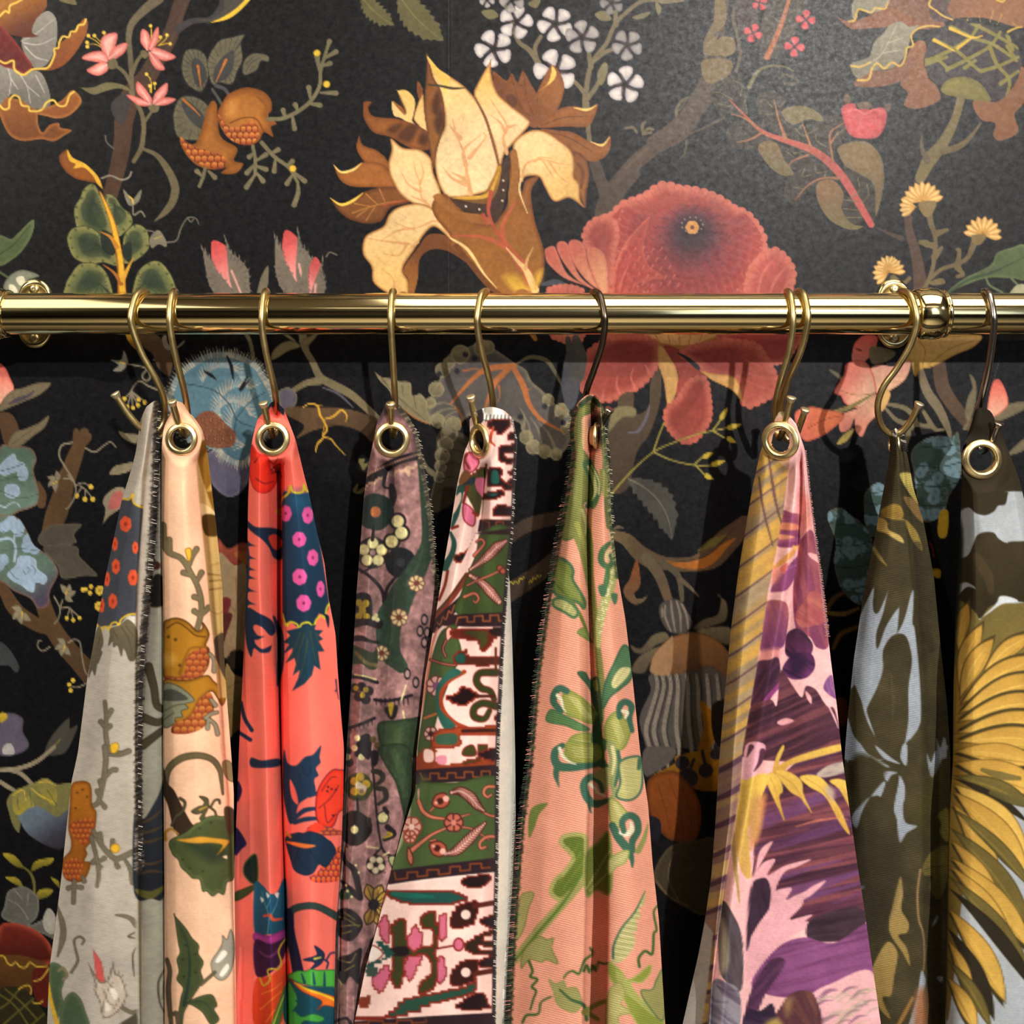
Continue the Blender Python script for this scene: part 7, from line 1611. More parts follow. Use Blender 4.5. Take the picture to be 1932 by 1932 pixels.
def sheet_purple():
    S = Sheet(1260, 750, 1690, 1940, '#f0bab8')
    S.view(0, 0, 1)
    och = '1476 765 1430 840 1400 980 1370 1196 1340 1412 1330 1654 1300 1940 1335 1940 1342 1856 1354 1762 1371 1654 1396 1493 1402 1412 1434 1223 1450 1115 1476 980 1490 868 1488 800'
    S.g(och, '#a88a5c', sm=False); S.clip(och, sm=False)
    rs = np.random.RandomState(7)
    for y in np.arange(760, 1960, 13.0):                       # painted tiger stripes
        if y < 1420:
            c = ('#c79c48', '#9b8a70', '#b88f4a', '#a3875a', '#8f7c66')[rs.randint(5)]
        else:
            c = ('#c9a25c', '#8a6c68', '#b79a6a', '#7d6068', '#9a8060')[rs.randint(5)]
        S.s([(1290, y + 40), (1380, y + 22), (1500, y - 60)], [10, 15, 10], c, op=.7)
    for y in np.arange(800, 1960, 52.0):
        w = 4.0 if y < 1400 else 11
        j = rs.uniform(-8, 8)
        S.s([(1310, y + 44 + j), (1370, y + 24), (1420, y - 8), (1500, y - 66 + j)], [w * .6, w, w * .8, 1], '#5d4148' if y < 1400 else '#4c3145', op=.85)
    S.s('1432 900 1440 960 1458 1030', '3 5 2', '#5f4444'); S.s('1450 860 1462 940 1478 1000', '3 6 2', '#5f4444')
    S.clip()
    S.g('1440 800 1490 790 1500 880 1470 870', '#dba09a', op=.5)
    right = '1488 770 1540 800 1600 1250 1680 1940 1335 1940 1342 1856 1354 1762 1371 1654 1396 1493 1402 1412 1434 1223 1450 1115 1476 980 1490 868'
    S.clip(right, sm=False)
    S.g('1470 780 1560 780 1700 1940 1320 1940', '#efb8b8', sm=False)
    def wash(p, col, c2=None, n=10, ang=.2, streak=None, w=6, ax=None, **k):
        """a water-colour patch with streaks; only inside this panel"""
        m0 = S.m.copy(); S.g(p, col, c2=c2, ax=ax, **k)
        S.clip(p); S.m = S.m * m0
        q = S.P(p) if isinstance(p, str) else p; lo, hi = q.min(0), q.max(0); v = (S.ofs, S.k); S.view(0, 0, 1)
        for _ in range(n):
            c = lo + rs.rand(2) * (hi - lo); d = np.array([math.cos(ang + rs.randn() * .12), math.sin(ang)]) * rs.uniform(.15, .5) * np.hypot(*(hi - lo))
            S.s([c - d, c + np.array([0, rs.randn() * 4]), c + d], [w * .2, w * rs.uniform(.4, 1.2), w * .2], streak or col, op=rs.uniform(.25, .7))
        S.ofs, S.k = v; S.m = m0
    S.view(1412, 900, .2692)
    wash('235 240 300 250 365 270 362 370 350 480 200 485 215 380', '#96506e', '#8a4670', 6, -.1, '#b0668a'); S.gg('215 320 340 330 350 370 215 365', '#d98a70'); S.g('360 110 430 160 450 330 380 400 360 300', '#d98d84', soft=8); S.gg('210 400 330 420 240 440 200 430', '#e0957a')
    S.s('345 480 300 540 240 590 180 640 160 680', '10 36 40 30 14', '#d79a5a'); S.gg('310 480 340 490 325 520', '#f0c56a')
    wash('360 470 380 420 440 370 480 460 500 560 440 530 430 560 520 640 560 820 570 1000 560 1190 480 1195 430 1120 340 1090 312 850 330 640', '#8d4a5e', '#7d3f5c', 20, 1.3, '#a55a62', 12)
    S.gg('415 535 480 545 470 580', '#f0b0b0'); wash('440 800 520 830 545 1000 470 1040 360 1050 330 960 400 860', '#a35258', None, 14, .6, '#b56a60', 10)
    wash('155 795 215 680 280 620 350 560 325 700 270 790 200 805', '#8f4c76', None, 8, -.6, '#a86a90'); S.g('160 640 230 660 190 740 160 730', '#e08c84', soft=6); S.gg('220 640 280 600 250 680', '#d9706a')
    wash('90 900 130 870 190 862 262 880 282 960 262 1120 232 1200 130 1235 80 1200', '#9e5a64', '#6f3b66', 14, 1.2, '#8a4a70', 10, ax='180 870 180 1220'); 
    wash('258 1190 270 1100 330 1060 380 1080 425 1130 452 1180 440 1240 380 1285 270 1255', '#43283c', '#5f2f52', 8, .8, '#2c1c2c', 10); wash('238 1350 300 1255 400 1228 450 1250 468 1310 455 1360 400 1410 300 1415', '#4a2748', '#6a3464', 10, .5, '#2c1c30', 10); S.g('310 1240 400 1300 360 1390 290 1370', '#33203a', soft=8)
    S.g('80 1225 230 1205 200 1290 70 1320', '#d99090', soft=5); wash('40 1330 150 1280 212 1270 222 1400 190 1490 120 1600 20 1680', '#4f3044', '#5d3348', 14, -.9, '#3a2436', 12); S.s('215 1460 150 1530 95 1590', '30 34 16', '#8d3f78')
    lf = '-40 1960 0 1640 150 1560 200 1600 228 1355 300 1450 372 1545 400 1470 440 1470 480 1500 530 1582 562 1615 600 1622 640 1760 700 1960'
    wash(lf, '#523040', '#5a3444', 46, -.5, '#75434a', 14, ax='300 1400 300 1950'); wash(lf, '#523040', None, 30, -.4, '#38222f', 12, op=.01); S.gg('200 1720 260 1690 320 1710 240 1740; 400 1500 440 1540 440 1590 410 1550', '#e0a0a4'); wash('525 1480 580 1385 610 1500 620 1560', '#7f4e80', None, 5, 1.2, '#9a6a98'); S.ss('560 1600 600 1680 630 1760; 590 1560 620 1620', '10 14 4', '#e8b4b8'); S.s('620 1300 640 1500', '10', '#9a8090')
    S.view(1412, 1412, .2692)
    S.g('-20 -20 120 -20 60 160 -20 250', '#e5a8b6'); S.ss('100 20 80 100 40 160; 20 -10 -10 60', '40 30 8', '#5d3548')
    body = '60 340 150 240 240 180 400 60 700 -30 760 700 860 1200 540 1160 360 1230 60 1000 40 700'
    wash(body, '#5b3444', '#623647', 60, -.22, '#8a4d50', 16, ax='400 100 500 1100'); wash(body, '#5b3444', None, 50, -.2, '#3d2434', 16, op=.01); wash(body, '#5b3444', None, 20, -.3, '#6d4470', 18, op=.01)
    S.s('440 520 600 490 700 500', '6 14 6', '#b5695a'); S.s('330 550 500 500 560 495', '5 14 4', '#b5695a'); wash('480 180 560 120 680 95 690 160 560 200 500 200', '#b3a296', None, 6, -.3, '#8a7480', 8)
    yl, y2 = '#dcb656', '#c99a48'
    S.gg('180 150 330 60 640 -30 660 10 470 65 290 120 230 190; 170 170 195 60 240 -20 250 0 215 90 200 170; 120 200 170 170 225 225 240 300 215 345 255 512 200 400 145 280; 190 160 290 168 372 232 385 320 445 455 370 350 290 300; 360 205 420 185 500 200 560 260 580 330 650 440 710 602 640 520 540 340 430 270; 570 230 640 215 720 260 720 420 640 290', yl, c2=y2, line='#a87c3c', lw=3)
    S.g('560 260 600 300 590 370 540 300', '#b9a08c', soft=5); S.ss('150 200 190 290 220 440; 210 180 320 260 400 400; 400 210 520 290 640 480', '5', '#b58a40')
    S.g('-60 330 20 240 110 190 150 200 110 300 40 480 0 560 -80 640', '#e3bc58', c2='#cf9848'); S.g('40 440 120 320 100 480 60 640 10 700', '#d08a54', soft=6)
    S.g('-20 1150 10 940 40 900 80 720 170 650 135 720 60 860 105 800 190 778 130 890 240 830 330 800 440 778 340 830 250 870 190 990 230 985 305 980 265 1060 330 1030 400 1000 460 960 545 928 440 1030 390 1060 370 1110 280 1205 340 1190 450 1165 400 1212 475 1215 300 1320 190 1440 120 1545 40 1600 -20 1620', '#e3a6ae', sm=True)
    wash('30 950 120 908 158 1000 142 1120 70 1230 5 1320 20 1100', '#3c2a3a', None, 8, 1.2, '#2c1e2c', 8); wash('425 1215 560 1150 760 1110 830 1200 745 1310 600 1355 420 1335', '#43303a', None, 16, -.1, '#33242e', 12)
    wash('20 1640 200 1400 390 1325 600 1365 840 1225 880 1400 900 1570 720 1600 480 1705 300 1745 120 1720', '#6c3b62', '#74406a', 40, -.25, '#8a5080', 16); wash('-20 1850 40 1650 160 1480 260 1500 120 1720 60 1850', '#4a2c44', None, 12, -.8, '#5f3a58', 12)
    S.g('450 1730 600 1640 820 1550 900 1640 960 1960 470 1960', '#e6adb2')
    for _ in range(34):
        x, y = rs.uniform(500, 880), rs.uniform(1680, 1940); S.s([(x - 70, y + 50), (x, y - 10), (x + 70, y - 20)], '4 20 4', ('#b9a494', '#9a7f80', '#c9b09c', '#8a5f78')[rs.randint(4)], op=.85)
    wash('170 1960 260 1760 330 1705 400 1700 470 1745 500 1960', '#54323a', None, 16, 1.2, '#6d443c', 10); S.g('250 1780 310 1750 270 1880', '#8a6a4c', soft=6); wash('-30 1960 -10 1830 80 1840 170 1790 180 1960', '#302438', None, 10, .3, '#4a3448', 10); S.g('120 1930 200 1890 240 1960 120 1960', '#a88f50', soft=5)
    S.view(940, 1412, .2692)
    S.g('1690 250 1740 220 1870 175 1860 300 1762 420 1752 600 1772 900 1700 850 1660 600', '#e3bd58', c2='#cfa45a'); S.g('1770 400 1830 340 1830 560 1770 640', '#c9985a', soft=8); S.ss('1640 540 1660 800 1690 1080', '24 30 10', '#b59858')
    wash('1560 1080 1650 1170 1712 1350 1705 1690 1600 1640 1545 1500', '#4d444a', None, 14, 1.3, '#5d5258', 10); S.g('1560 1200 1600 1300 1610 1500 1560 1560', '#a0947c', soft=6); wash('1500 1640 1600 1640 1690 1710 1680 1960 1470 1960', '#8d8690', None, 12, .6, '#55485a', 14)
    wash('1770 980 1860 920 1905 1030 1890 1140 1800 1230 1740 1420', '#3c2a3a', None, 6, 1.2, '#2c1e2c', 8)
    S.clip()
    S.view(0, 0, 1)
    S.g('1330 1740 1316 1800 1300 1880 1280 1945 1322 1945 1335 1860 1346 1760', '#b3aba4', sm=False)
    S.grain(.09, 3, 71); S.grain(.06, 22, 72)
    return S

def sheet_twill():
    S = Sheet(1560, 780, 1815, 1940, '#413a27')
    lb = '#98a0ab'
    S.grain(.18, 70, 83); S.grain(.14, 26, 84)
    S.view(1380, 520, .2857)
    S.g('1040 1020 1080 970 1130 985 1145 1050 1110 1060 1070 1060', '#f0eee6'); S.ss('1040 1010 1100 1060 1160 1110; 1060 1000 1090 1050', '7', '#22242c')
    S.view(1412, 900, .2692)
    S.gg('1060 -20 1150 -20 1165 50 1195 190 1125 110', '#bfae62', c2='#a3924c'); S.gg('1085 140 1165 160 1205 235 1225 320 1150 250', '#7d653c'); S.gg('1105 300 1185 390 1218 515 1160 460 1110 350', '#968040')
    S.g('925 240 1000 192 1062 200 1088 265 1055 300 980 282', '#987a3a', c2='#7d6430'); S.ss('930 270 1010 285 1090 300; 900 300 980 330', '12 24 10', '#8a7038'); S.g('903 290 962 300 985 370 1062 410 1092 462 1040 442 960 392 900 372', '#a98a48', c2='#b9a260'); S.s('880 500 918 560 970 622', '24 26 6', '#8f7a42')
    S.g('868 790 880 790 872 880 880 945 915 945 980 798 980 798 962 870 942 960 895 1100 905 1205 960 1060 1022 955 1058 912 1058 912 1046 1060 1040 1100 1092 1000 1142 815 1160 815 1150 1020 1166 1070 1200 1390 1208 1700 1150 1820 1108 1862 1092 1960 1076 1960 1102 1840 1122 1690 1122 1480 1146 1300 1132 1190 1100 1112 1046 1098 990 1130 942 1222 942 1350 900 1480 850 1580 830 1640 862 1740 905 1860 960 1960 880 1960 800 1600 740 1470 690 1500 720 1180 790 960', lb)
    S.g('690 1690 742 1820 860 1960 640 1960', lb); S.g('740 1460 780 1560 850 1750 960 1960 860 1960 770 1840 700 1680', '#453d29'); S.s('1000 1380 1015 1560 1010 1700', '8 20 8', '#4f4a38', op=.8)
    S.gg('1320 1830 1345 1900 1375 1820 1390 1960 1330 1960', lb); S.s('1180 480 1220 1000 1290 1200', '60 80 60', '#362f22', op=.6)
    S.view(1412, 1412, .2692)
    S.gg('680 -20 760 -10 860 50 985 125 950 125 860 62 790 30 715 42 695 100; 890 -20 1000 65 1065 110 950 70; 1080 -20 1112 -20 1108 118 1068 72; 950 165 1045 168 1000 190 970 232; 960 232 900 282 805 420 760 558 725 480 820 360 900 330 930 335; 1060 190 1092 250 1098 330 1082 420 1102 520 1185 545 1110 592 1060 660 1040 500 1020 420 1050 260; 1252 35 1280 100 1312 20 1400 -20 1352 90 1290 205 1260 120; 780 965 820 965 790 990', lb)
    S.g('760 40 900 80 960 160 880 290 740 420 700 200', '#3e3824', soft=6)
    S.g('1065 900 1082 1020 1072 1130 1122 1220 1112 1290 1050 1312 1110 1400 1132 1525 1080 1430 1000 1312 985 1220 1012 1100', '#a8905a', c2='#9a8048'); S.g('978 1355 1042 1420 1040 1500 1020 1600 1000 1730 940 1750 995 1895 900 1790 860 1600 900 1470', '#a38850', c2='#8f7440')
    S.g('1325 470 1360 435 1400 430 1400 650 1340 590 1352 530', '#b0a050'); S.g('1225 820 1290 720 1400 685 1400 890 1340 1060 1270 980 1290 900 1230 890', '#7a6c3a', c2='#5a5528'); S.ss('1240 850 1290 830 1370 830', '5', '#453c22')
    S.s('1205 850 1185 1020 1195 1200 1226 1300 1232 1500 1205 1690', '14 16 12 8', '#8d7250'); S.g('1212 1560 1242 1640 1205 1780 1162 1960 1120 1960 1180 1750', lb); S.gg('1285 1250 1305 1200 1330 1170 1315 1220; 1320 1605 1362 1600 1350 1640', lb); S.s('1150 1750 1100 1850 1040 1960', '20 30 20', '#8f6a3a'); S.g('1180 1720 1240 1700 1250 1960 1160 1960', '#9a6848', soft=8)
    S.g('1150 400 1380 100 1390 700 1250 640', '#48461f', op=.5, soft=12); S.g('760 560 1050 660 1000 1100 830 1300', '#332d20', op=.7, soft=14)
    S.grain(.08, 4, 85)
    return S

def sheet_petal():
    S = Sheet(1750, 750, 2125, 1940, '#a6acb2')
    bk, ol, gd, gl = '#2c261b', '#6a5c30', '#b98f40', '#d0a850'
    S.view(1412, 900, .2692)
    S.g('1400 -560 2640 -560 2640 60 1862 100 1822 112 1802 190 1750 202 1722 240 1662 268 1590 252 1540 212 1400 200', '#332c1f'); S.g('1500 -560 1800 -560 1800 -250 1500 -250', '#241f18', soft=20)
    S.g('1400 600 1530 555 1572 480 1602 410 1660 385 1722 392 1752 430 1812 462 1910 450 2640 470 2640 900 1882 872 1830 850 1760 840 1740 880 1682 930 1620 992 1540 945 1400 960 1515 780 1592 782 1525 738 1400 760', '#3a3222', c2='#2e2718'); S.s('1600 560 1680 700 1700 800', '60 80 40', '#4a3c28', op=.6)
    S.g('1400 900 1510 880 1600 960 1625 1000 1700 905 1880 885 2640 900 2640 1700 1400 1620', '#6d5f33', c2='#7a6a36'); S.g('1640 980 1745 880 1765 835 1840 842 1890 872 1780 890 1690 950', '#c3c8cc')
    S.g('1380 1500 1560 1440 1700 1500 1760 1700 1740 1950 1650 2300 1540 2700 1480 3100 1440 3500 1380 3700', '#94722f', c2='#6d5a2c', ax='1500 1600 1450 3400')
    P = [((1480, 1240), (1540, 880), 110), ((1478, 1500), (1640, 1030), 130), ((1480, 1560), (1720, 1130), 140), ((1640, 1380), (2000, 1100), 120), ((1480, 1600), (2060, 1260), 160), ((1470, 1660), (2150, 1420), 190), ((1460, 1720), (2160, 1580), 170), ((1450, 1800), (2200, 1740), 170), ((1448, 1860), (2200, 1880), 160)]
    for i, (a, b, w) in enumerate(P):
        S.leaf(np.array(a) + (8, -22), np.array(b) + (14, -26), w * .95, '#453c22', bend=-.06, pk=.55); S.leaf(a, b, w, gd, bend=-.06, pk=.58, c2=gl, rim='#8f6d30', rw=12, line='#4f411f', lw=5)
        d = np.array(b, float) - a
        for t in (-.22, .18):
            n = np.array([-d[1], d[0]]) / np.hypot(*d) * w * t
            S.s([np.array(a) + d * .15 + n * .4, np.array(a) + d * .5 + n + (0, -8), np.array(a) + d * .85 + n * .5], '3 12 3', ('#e0b95c', '#9a7632')[int(t > 0)], op=.7)
    S.view(1412, 1412, .2692)
    S.g('1440 330 1560 300 1800 380 1960 560 2640 700 2640 -60 1440 -60', gd, op=0)
    P = [((1440, 20), (2050, 110), 150, gd), ((1440, 100), (2100, 330), 190, gd), ((1440, 190), (2000, 420), 130, ol), ((1440, 210), (1960, 520), 60, bk), ((1440, 250), (1960, 770), 210, gl), ((1436, 300), (1960, 900), 190, gd), ((1430, 380), (1760, 1010), 150, gd), ((1428, 420), (2000, 1000), 90, ol), ((1420, 560), (1980, 1260), 150, ol), ((1418, 640), (1760, 1130), 120, gd), ((1415, 760), (1990, 1420), 150, gd), ((1410, 820), (1850, 1360), 110, gd), ((1408, 900), (1980, 1600), 120, ol), ((1405, 980), (2020, 1720), 100, bk), ((1400, 1120), (1800, 1780), 150, gd), ((1398, 1260), (1720, 1900), 110, bk), ((1398, 1340), (1560, 1760), 90, gd), ((1396, 1480), (1700, 1960), 90, ol), ((1394, 1600), (1600, 1990), 110, gd)]
    for i, (a, b, w, c) in enumerate(P):
        if c == gd or c == gl:
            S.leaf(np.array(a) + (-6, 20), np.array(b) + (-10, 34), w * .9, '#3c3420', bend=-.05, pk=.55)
        S.leaf(a, b, w, c, bend=-.05, pk=.56, c2={gd: gl, gl: '#dcb45c'}.get(c, c), rim={gd: '#94702f', gl: '#b08a3c', ol: '#4f4726', bk: '#221d14'}[c], rw=12, line='#443818', lw=4)
        d = np.array(b, float) - a
        if c != bk:
            for t in (-.2, .2):
                n = np.array([-d[1], d[0]]) / np.hypot(*d) * w * t
                S.s([np.array(a) + d * .12 + n * .4, np.array(a) + d * .5 + n - n * .4 + (6, -10), np.array(a) + d * .9 + n * .2], '3 14 3', (gl if c != ol else '#8a7838', '#8f6c2e' if c != ol else '#4a4224')[int(t > 0)], op=.7)
    S.ss('1640 150 1760 190 1900 210; 1700 310 1840 360 1960 390', '30 60 30', '#5f5730', op=.8)
    S.view(0, 0, 1)
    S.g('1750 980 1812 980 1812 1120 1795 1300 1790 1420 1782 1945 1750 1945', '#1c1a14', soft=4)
    S.grain(.07, 3, 91); S.grain(.05, 26, 92)
    return S
for _n,_c,_b in (('grey','#a8a49a',(80,740,360,1940)),('peach','#edb48e',(290,740,470,1940)),('coral','#f4675a',(420,740,670,1940)),('tapestry','#8c6666',(600,740,850,1940)),('rug','#e9b9ae',(640,740,990,1940)),('salmon','#e09a82',(930,730,1280,1940)),('purple','#c98fa0',(1270,760,1680,1940)),('twill','#3a3526',(1570,790,1810,1940)),('petal','#b8bfc4',(1760,750,2120,1940))):
    globals().setdefault('sheet_'+_n, (lambda c,b: (lambda: Sheet(*b, c)))(_c,_b))
globals().setdefault('sheet_wall', lambda: Sheet(0,0,1932,1932,'#1d1c20'))
# ------------------------------------------------------------------ the hanging cloths
def yarn(name, col):
    return plain(name, col, 0.9, 300, 0.2)
Y_DARK = yarn('dark_yarn', (0.02, 0.018, 0.02)); Y_WHITE = yarn('white_yarn', (0.62, 0.58, 0.52)); Y_GREEN = yarn('green_yarn', (0.05, 0.09, 0.045))
Y_PINK = yarn('pink_yarn', (0.55, 0.25, 0.2)); Y_CREAM = yarn('cream_yarn', (0.6, 0.52, 0.36)); Y_MAUVE = yarn('mauve_yarn', (0.5, 0.25, 0.3))

M_LINEN = printed('linen_print', 0.9, [(2.6, 8, 0.015)], bump=0.2, spec=0.1)
M_COTTON = printed('cotton_print', 0.85, [(2.4, 0, 0.01)], bump=0.15, spec=0.12)
M_VELVET = printed('velvet_print', 0.9, None, sheen=0.06, bump=0.3, spec=0.1)
M_TWILL = printed('twill_print', 0.8, [(3.3, 9, 0.30)], bump=0.35, spec=0.12)
M_SATIN = printed('embroidered_twill', 0.82, [(4.2, 14, 0.10), (2.2, 62, 0.03)], bump=0.35, spec=0.15)

def yaw(a):
    return (math.sin(math.radians(a)), -math.cos(math.radians(a)), 0)

# 2 peach cotton
cloth('peach cloth with pomegranates and olive sprigs beside the light grey cloth', [
    ('775 323 806 309 843 305 1000 305 1169 308 1420 308 1654 310 1932 311', 56),
    ('762 328 843 318 1000 318 1169 322 1420 328 1654 332 1932 334', 72),
    ('757 334 843 343 1000 346 1169 356 1420 366 1654 374 1932 378', 77),
    ('760 344 806 371 843 370 880 368 917 372 1000 380 1088 390 1169 397 1223 403 1317 411 1420 416 1493 424 1654 431 1762 437 1932 439', 68),
    ('770 352 806 376 843 383 880 383 917 386 1000 393 1088 402 1169 408 1317 419 1420 426 1493 432 1654 438 1932 444', 52),
    ('775 356 806 380 843 390 917 399 1000 409 1115 420 1223 422 1317 428 1420 436 1493 441 1654 442 1932 446', 50)],
    sheet_peach(), M_COTTON, 1.0, hole=(343, 828, 21, 1.0), eyelet=(343, 828, 31, 1.0, 74), seed=21)
# 1 grey linen, leftmost
cloth('light grey cloth with pomegranates and a navy spotted band, furthest left', [
    ('790 266 811 262 855 256 905 242 942 230 981 222 1088 199 1177 183 1277 165 1420 147 1479 134 1654 116 1748 104 1829 93 1932 89', 58),
    ('768 276 855 268 942 250 1088 227 1277 206 1420 198 1654 180 1932 168', 74),
    ('757 290 800 282 900 268 1035 260 1156 254 1304 253 1420 253 1654 256 1932 259', 76),
    ('756 294 800 290 900 276 1035 266 1156 260 1304 257 1420 256 1654 258 1932 261', 66),
    ('758 300 800 297 900 293 1035 286 1169 273 1277 264 1420 261 1654 262 1932 264', 61),
    ('762 303 800 301 900 298 1035 293 1169 284 1277 276 1420 268 1654 268 1932 268', 46),
    ('766 306 800 305 900 305 1035 303 1169 300 1277 298 1420 296 1654 297 1932 298', 38),
    ('770 310 800 312 900 315 1035 318 1169 322 1420 328 1932 340', 42)],
    sheet_grey(), M_LINEN, 1.0, eyelet=(298, 806, 24, 1.0, 50), eye_tilt=yaw(80), seed=11,
    stitch=[(4, 775, 1640, 3.4, 13, [Y_DARK, Y_WHITE, Y_DARK, Y_DARK], 4)], behind=(0,))
# 3 coral cotton
cloth('bright coral cloth with navy leaves and a magenta flowered band', [
    ('772 505 788 486 843 473 942 468 1089 466 1250 459 1331 455 1411 451 1520 447 1654 441 1735 440 1932 439', 46),
    ('764 508 843 476 942 470 1089 468 1250 470 1411 475 1560 478 1700 482 1932 486', 58),
    ('759 512 843 492 942 489 1089 489 1250 496 1411 502 1560 506 1700 510 1932 514', 77),
    ('757 517 843 513 942 511 1089 512 1196 516 1304 521 1411 525 1560 531 1700 535 1932 540', 52),
    ('757 520 843 526 942 529 1089 528 1304 529 1411 532 1560 536 1700 540 1932 543', 26),
    ('758 522 843 532 942 534 1089 534 1304 534 1411 535 1560 538 1700 542 1932 546', 58),
    ('762 526 843 546 942 558 1089 575 1304 582 1411 588 1560 588 1700 586 1932 586', 75),
    ('772 536 806 549 830 558 893 573 927 582 1008 599 1061 612 1129 620 1196 633 1263 637 1331 642 1411 649 1493 648 1573 645 1654 641 1708 637 1762 633 1932 630', 58)],
    sheet_coral(), M_COTTON, 1.0, hole=(515, 828, 22, 1.0), eyelet=(515, 828, 33, 1.0, 74), seed=31, behind=(0,))
# 6 salmon embroidery
r6, G6 = cloth('salmon cloth embroidered with green scrolling vines and a dark overlocked edge', [
    ('772 1083 806 1074 855 1078 917 1070 981 1058 1061 1044 1142 1030 1223 1018 1304 1009 1420 999 1547 983 1654 974 1762 966 1932 957', 52),
    ('758 1092 855 1088 981 1076 1061 1068 1223 1055 1420 1042 1654 1025 1932 1010', 70),
    ('746 1106 855 1102 981 1096 1061 1094 1223 1092 1300 1094 1420 1100 1520 1106 1735 1101 1932 1096', '740 72 1300 72 1450 76 1932 78'),
    ('744 1113 806 1114 855 1110 981 1104 1061 1106 1223 1110 1300 1110 1420 1112 1520 1112 1735 1106 1932 1101', '740 58 1250 60 1450 50 1932 46'),
    ('745 1120 806 1118 855 1114 981 1110 1061 1112 1223 1118 1300 1122 1420 1136 1520 1146 1735 1147 1932 1143', '740 52 1250 56 1450 47 1932 44'),
    ('748 1126 806 1128 855 1122 981 1116 1061 1118 1223 1126 1300 1132 1420 1144 1520 1149 1735 1150 1932 1147', '740 62 1250 70 1450 70 1932 72'),
    ('754 1131 806 1136 893 1140 981 1138 1088 1144 1277 1162 1420 1172 1520 1184 1735 1196 1932 1200', 72),
    ('768 1138 830 1143 893 1151 981 1154 1088 1166 1169 1180 1277 1193 1420 1208 1520 1223 1627 1231 1735 1243 1932 1255', 54)],
    sheet_salmon(), M_SATIN, 1.0, eyelet=(1124, 822, 26, 1.0, 62), eye_tilt=yaw(76), seed=61,
    stitch=[(0, 775, 1932, 3.6, 15, [Y_GREEN, Y_DARK, Y_GREEN, Y_DARK, Y_PINK], 3), (-1, 770, 1010, 3.6, 11, [Y_GREEN, Y_CREAM, Y_DARK], 3)])
# 5 rug pattern
cloth('pink and green rug pattern cloth with a plain white back showing on its right', [
    ('792 886 830 887 848 877 917 862 1000 849 1061 838 1142 825 1196 816 1277 802 1420 786 1493 784 1573 758 1654 736 1762 708 1826 690 1932 668', 62),
    ('778 896 848 895 917 886 981 878 1061 862 1142 846 1277 830 1420 820 1573 800 1762 770 1932 745', 75),
    ('770 912 848 912 900 913 981 906 1035 898 1088 883 1142 872 1277 860 1420 856 1573 846 1762 830 1932 820', '770 66 1000 63 1200 70 1300 77 1932 80'),
    ('768 930 848 926 900 928 981 924 1061 914 1142 904 1277 898 1420 892 1573 885 1762 876 1932 870', 78),
    ('774 950 848 952 900 952 981 946 1061 936 1142 930 1277 924 1420 918 1573 914 1762 910 1932 905', 78),
    ('788 966 830 974 900 970 1000 966 1075 958 1142 953 1196 949 1331 943 1420 939 1654 937 1762 934 1932 932', 66),
    ('792 968 830 976 900 972 1000 968 1075 959 1100 960 1196 960 1331 958 1420 957 1654 955 1762 952 1932 945', 54),
    ('796 968 830 975 900 971 1000 967 1075 959 1100 962 1196 966 1331 970 1420 972 1547 973 1654 975 1735 970 1843 962 1932 956', 40)],
    sheet_rug(), M_VELVET, 1.0, hole=(907, 832, 21, 0.55), eyelet=(906, 832, 33, 1.0, 74), eye_tilt=yaw(-56), seed=51,
    stitch=[(5, 795, 1932, 3.4, 8, [Y_DARK, Y_WHITE, Y_DARK], 4)], behind=(3,))
# 4 dusky mauve tapestry
cloth('dusky mauve tapestry cloth with dark green stems and cream blossoms', [
    ('775 722 793 712 830 705 880 694 942 686 1000 682 1115 673 1250 665 1411 654 1573 645 1681 635 1762 632 1932 631', 50),
    ('764 726 830 714 942 704 1008 700 1142 694 1304 682 1411 675 1573 668 1681 658 1932 654', 70),
    ('758 732 830 733 942 729 1008 726 1142 719 1304 709 1411 702 1493 699 1600 691 1735 684 1932 681', 50),
    ('756 738 830 748 942 760 1008 766 1142 768 1304 760 1411 750 1573 738 1735 722 1932 708', 64),
    ('760 746 781 769 818 782 868 792 942 802 1061 812 1142 818 1304 806 1411 788 1573 770 1735 745 1932 725', 50),
    ('768 752 790 772 818 788 868 798 942 811 1061 822 1142 830 1304 828 1411 815 1573 800 1735 780 1932 760', 36)],
    sheet_tapestry(), M_VELVET, 1.0, hole=(740, 829, 22, 1.0), eyelet=(740, 829, 34, 1.0, 74), seed=41,
    stitch=[(-1, 790, 1150, 4.2, 9, [Y_CREAM, Y_DARK, Y_CREAM], 3)], behind=(2, 4))
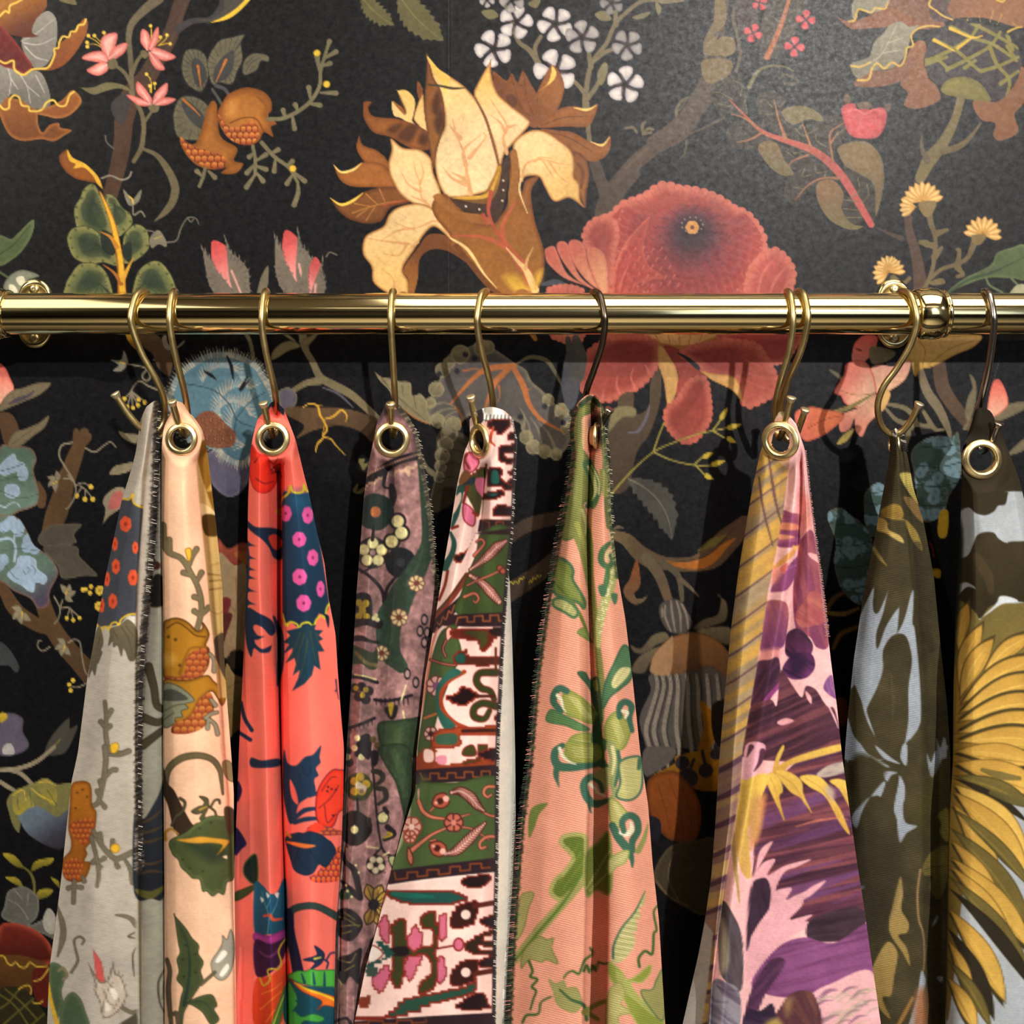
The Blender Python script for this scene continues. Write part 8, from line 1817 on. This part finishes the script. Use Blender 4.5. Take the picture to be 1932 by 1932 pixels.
# 7 purple floral
cloth('pink cloth with purple petals and dark plum leaves, ochre stripes down its left', [
    ('800 1462 849 1436 920 1420 981 1409 1088 1392 1196 1378 1304 1368 1420 1358 1547 1350 1654 1342 1735 1330 1800 1318 1932 1288', 46),
    ('792 1462 849 1436 920 1421 981 1412 1088 1396 1196 1384 1304 1376 1420 1368 1547 1361 1654 1354 1735 1346 1932 1330', 60),
    ('780 1468 849 1452 920 1441 981 1434 1088 1418 1196 1404 1304 1394 1420 1384 1547 1376 1654 1362 1735 1352 1932 1338', 72),
    ('776 1473 849 1488 900 1485 967 1473 1115 1450 1196 1436 1304 1419 1412 1399 1493 1395 1654 1371 1762 1355 1856 1343 1932 1340', 68),
    ('778 1480 849 1502 900 1502 967 1496 1061 1486 1169 1470 1250 1455 1331 1440 1466 1421 1600 1398 1708 1380 1932 1362', 77),
    ('782 1486 849 1510 900 1513 967 1511 1061 1501 1169 1485 1250 1472 1331 1463 1420 1458 1466 1443 1600 1431 1708 1417 1800 1402 1932 1386', 70),
    ('788 1492 849 1515 900 1518 967 1522 1061 1525 1169 1524 1250 1522 1331 1522 1466 1520 1600 1522 1708 1524 1932 1524', 77),
    ('800 1502 849 1519 900 1524 967 1532 1088 1549 1169 1559 1250 1568 1331 1579 1420 1588 1493 1598 1627 1617 1708 1630 1789 1641 1932 1662', 68)],
    sheet_purple(), M_COTTON, 1.0, hole=(1473, 832, 20, 0.82), eyelet=(1473, 831, 37, 1.0, 75), eye_tilt=yaw(-33), seed=71,
    stitch=[(-1, 850, 1200, 2.8, 7, [Y_MAUVE, Y_PINK, Y_MAUVE], 1.5)])
# 9 yellow petals
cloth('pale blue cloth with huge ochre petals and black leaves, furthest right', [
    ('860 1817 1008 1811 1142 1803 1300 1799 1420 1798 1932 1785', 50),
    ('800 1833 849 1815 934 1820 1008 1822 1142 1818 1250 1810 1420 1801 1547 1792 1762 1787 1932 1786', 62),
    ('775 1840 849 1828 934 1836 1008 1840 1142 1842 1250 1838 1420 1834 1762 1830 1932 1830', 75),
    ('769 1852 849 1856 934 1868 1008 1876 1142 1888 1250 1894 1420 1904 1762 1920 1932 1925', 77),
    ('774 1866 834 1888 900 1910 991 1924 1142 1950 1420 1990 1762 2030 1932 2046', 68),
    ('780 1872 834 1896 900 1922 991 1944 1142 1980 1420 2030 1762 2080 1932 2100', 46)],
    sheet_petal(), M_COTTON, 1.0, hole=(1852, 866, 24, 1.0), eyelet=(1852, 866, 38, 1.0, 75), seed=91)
# 8 dark green twill
cloth('dark olive twill cloth with pale blue leaf shapes, left of the yellow petal cloth', [
    ('820 1678 863 1679 934 1665 1000 1653 1115 1630 1250 1610 1358 1599 1420 1594 1932 1580', 46),
    ('812 1684 863 1686 934 1678 1000 1670 1115 1656 1250 1644 1420 1634 1932 1630', 58),
    ('808 1690 863 1696 927 1699 1008 1710 1115 1720 1304 1734 1420 1737 1932 1738', 62),
    ('810 1693 863 1700 927 1704 1008 1714 1115 1724 1304 1737 1420 1740 1932 1741', 44),
    ('812 1696 863 1708 927 1715 1008 1728 1115 1740 1304 1754 1420 1756 1932 1757', 44),
    ('818 1702 863 1713 920 1723 981 1742 1088 1762 1223 1775 1331 1787 1420 1793 1600 1794 1932 1794', 44)],
    sheet_twill(), M_TWILL, 1.0, eyelet=(1688, 838, 22, 1.0, 46), eye_tilt=yaw(85), seed=81,
    stitch=[(-1, 815, 850, 2.6, 10, [Y_WHITE, Y_DARK], 4)], behind=(6, 7))
wallpaper(sheet_wall(), 0.82)
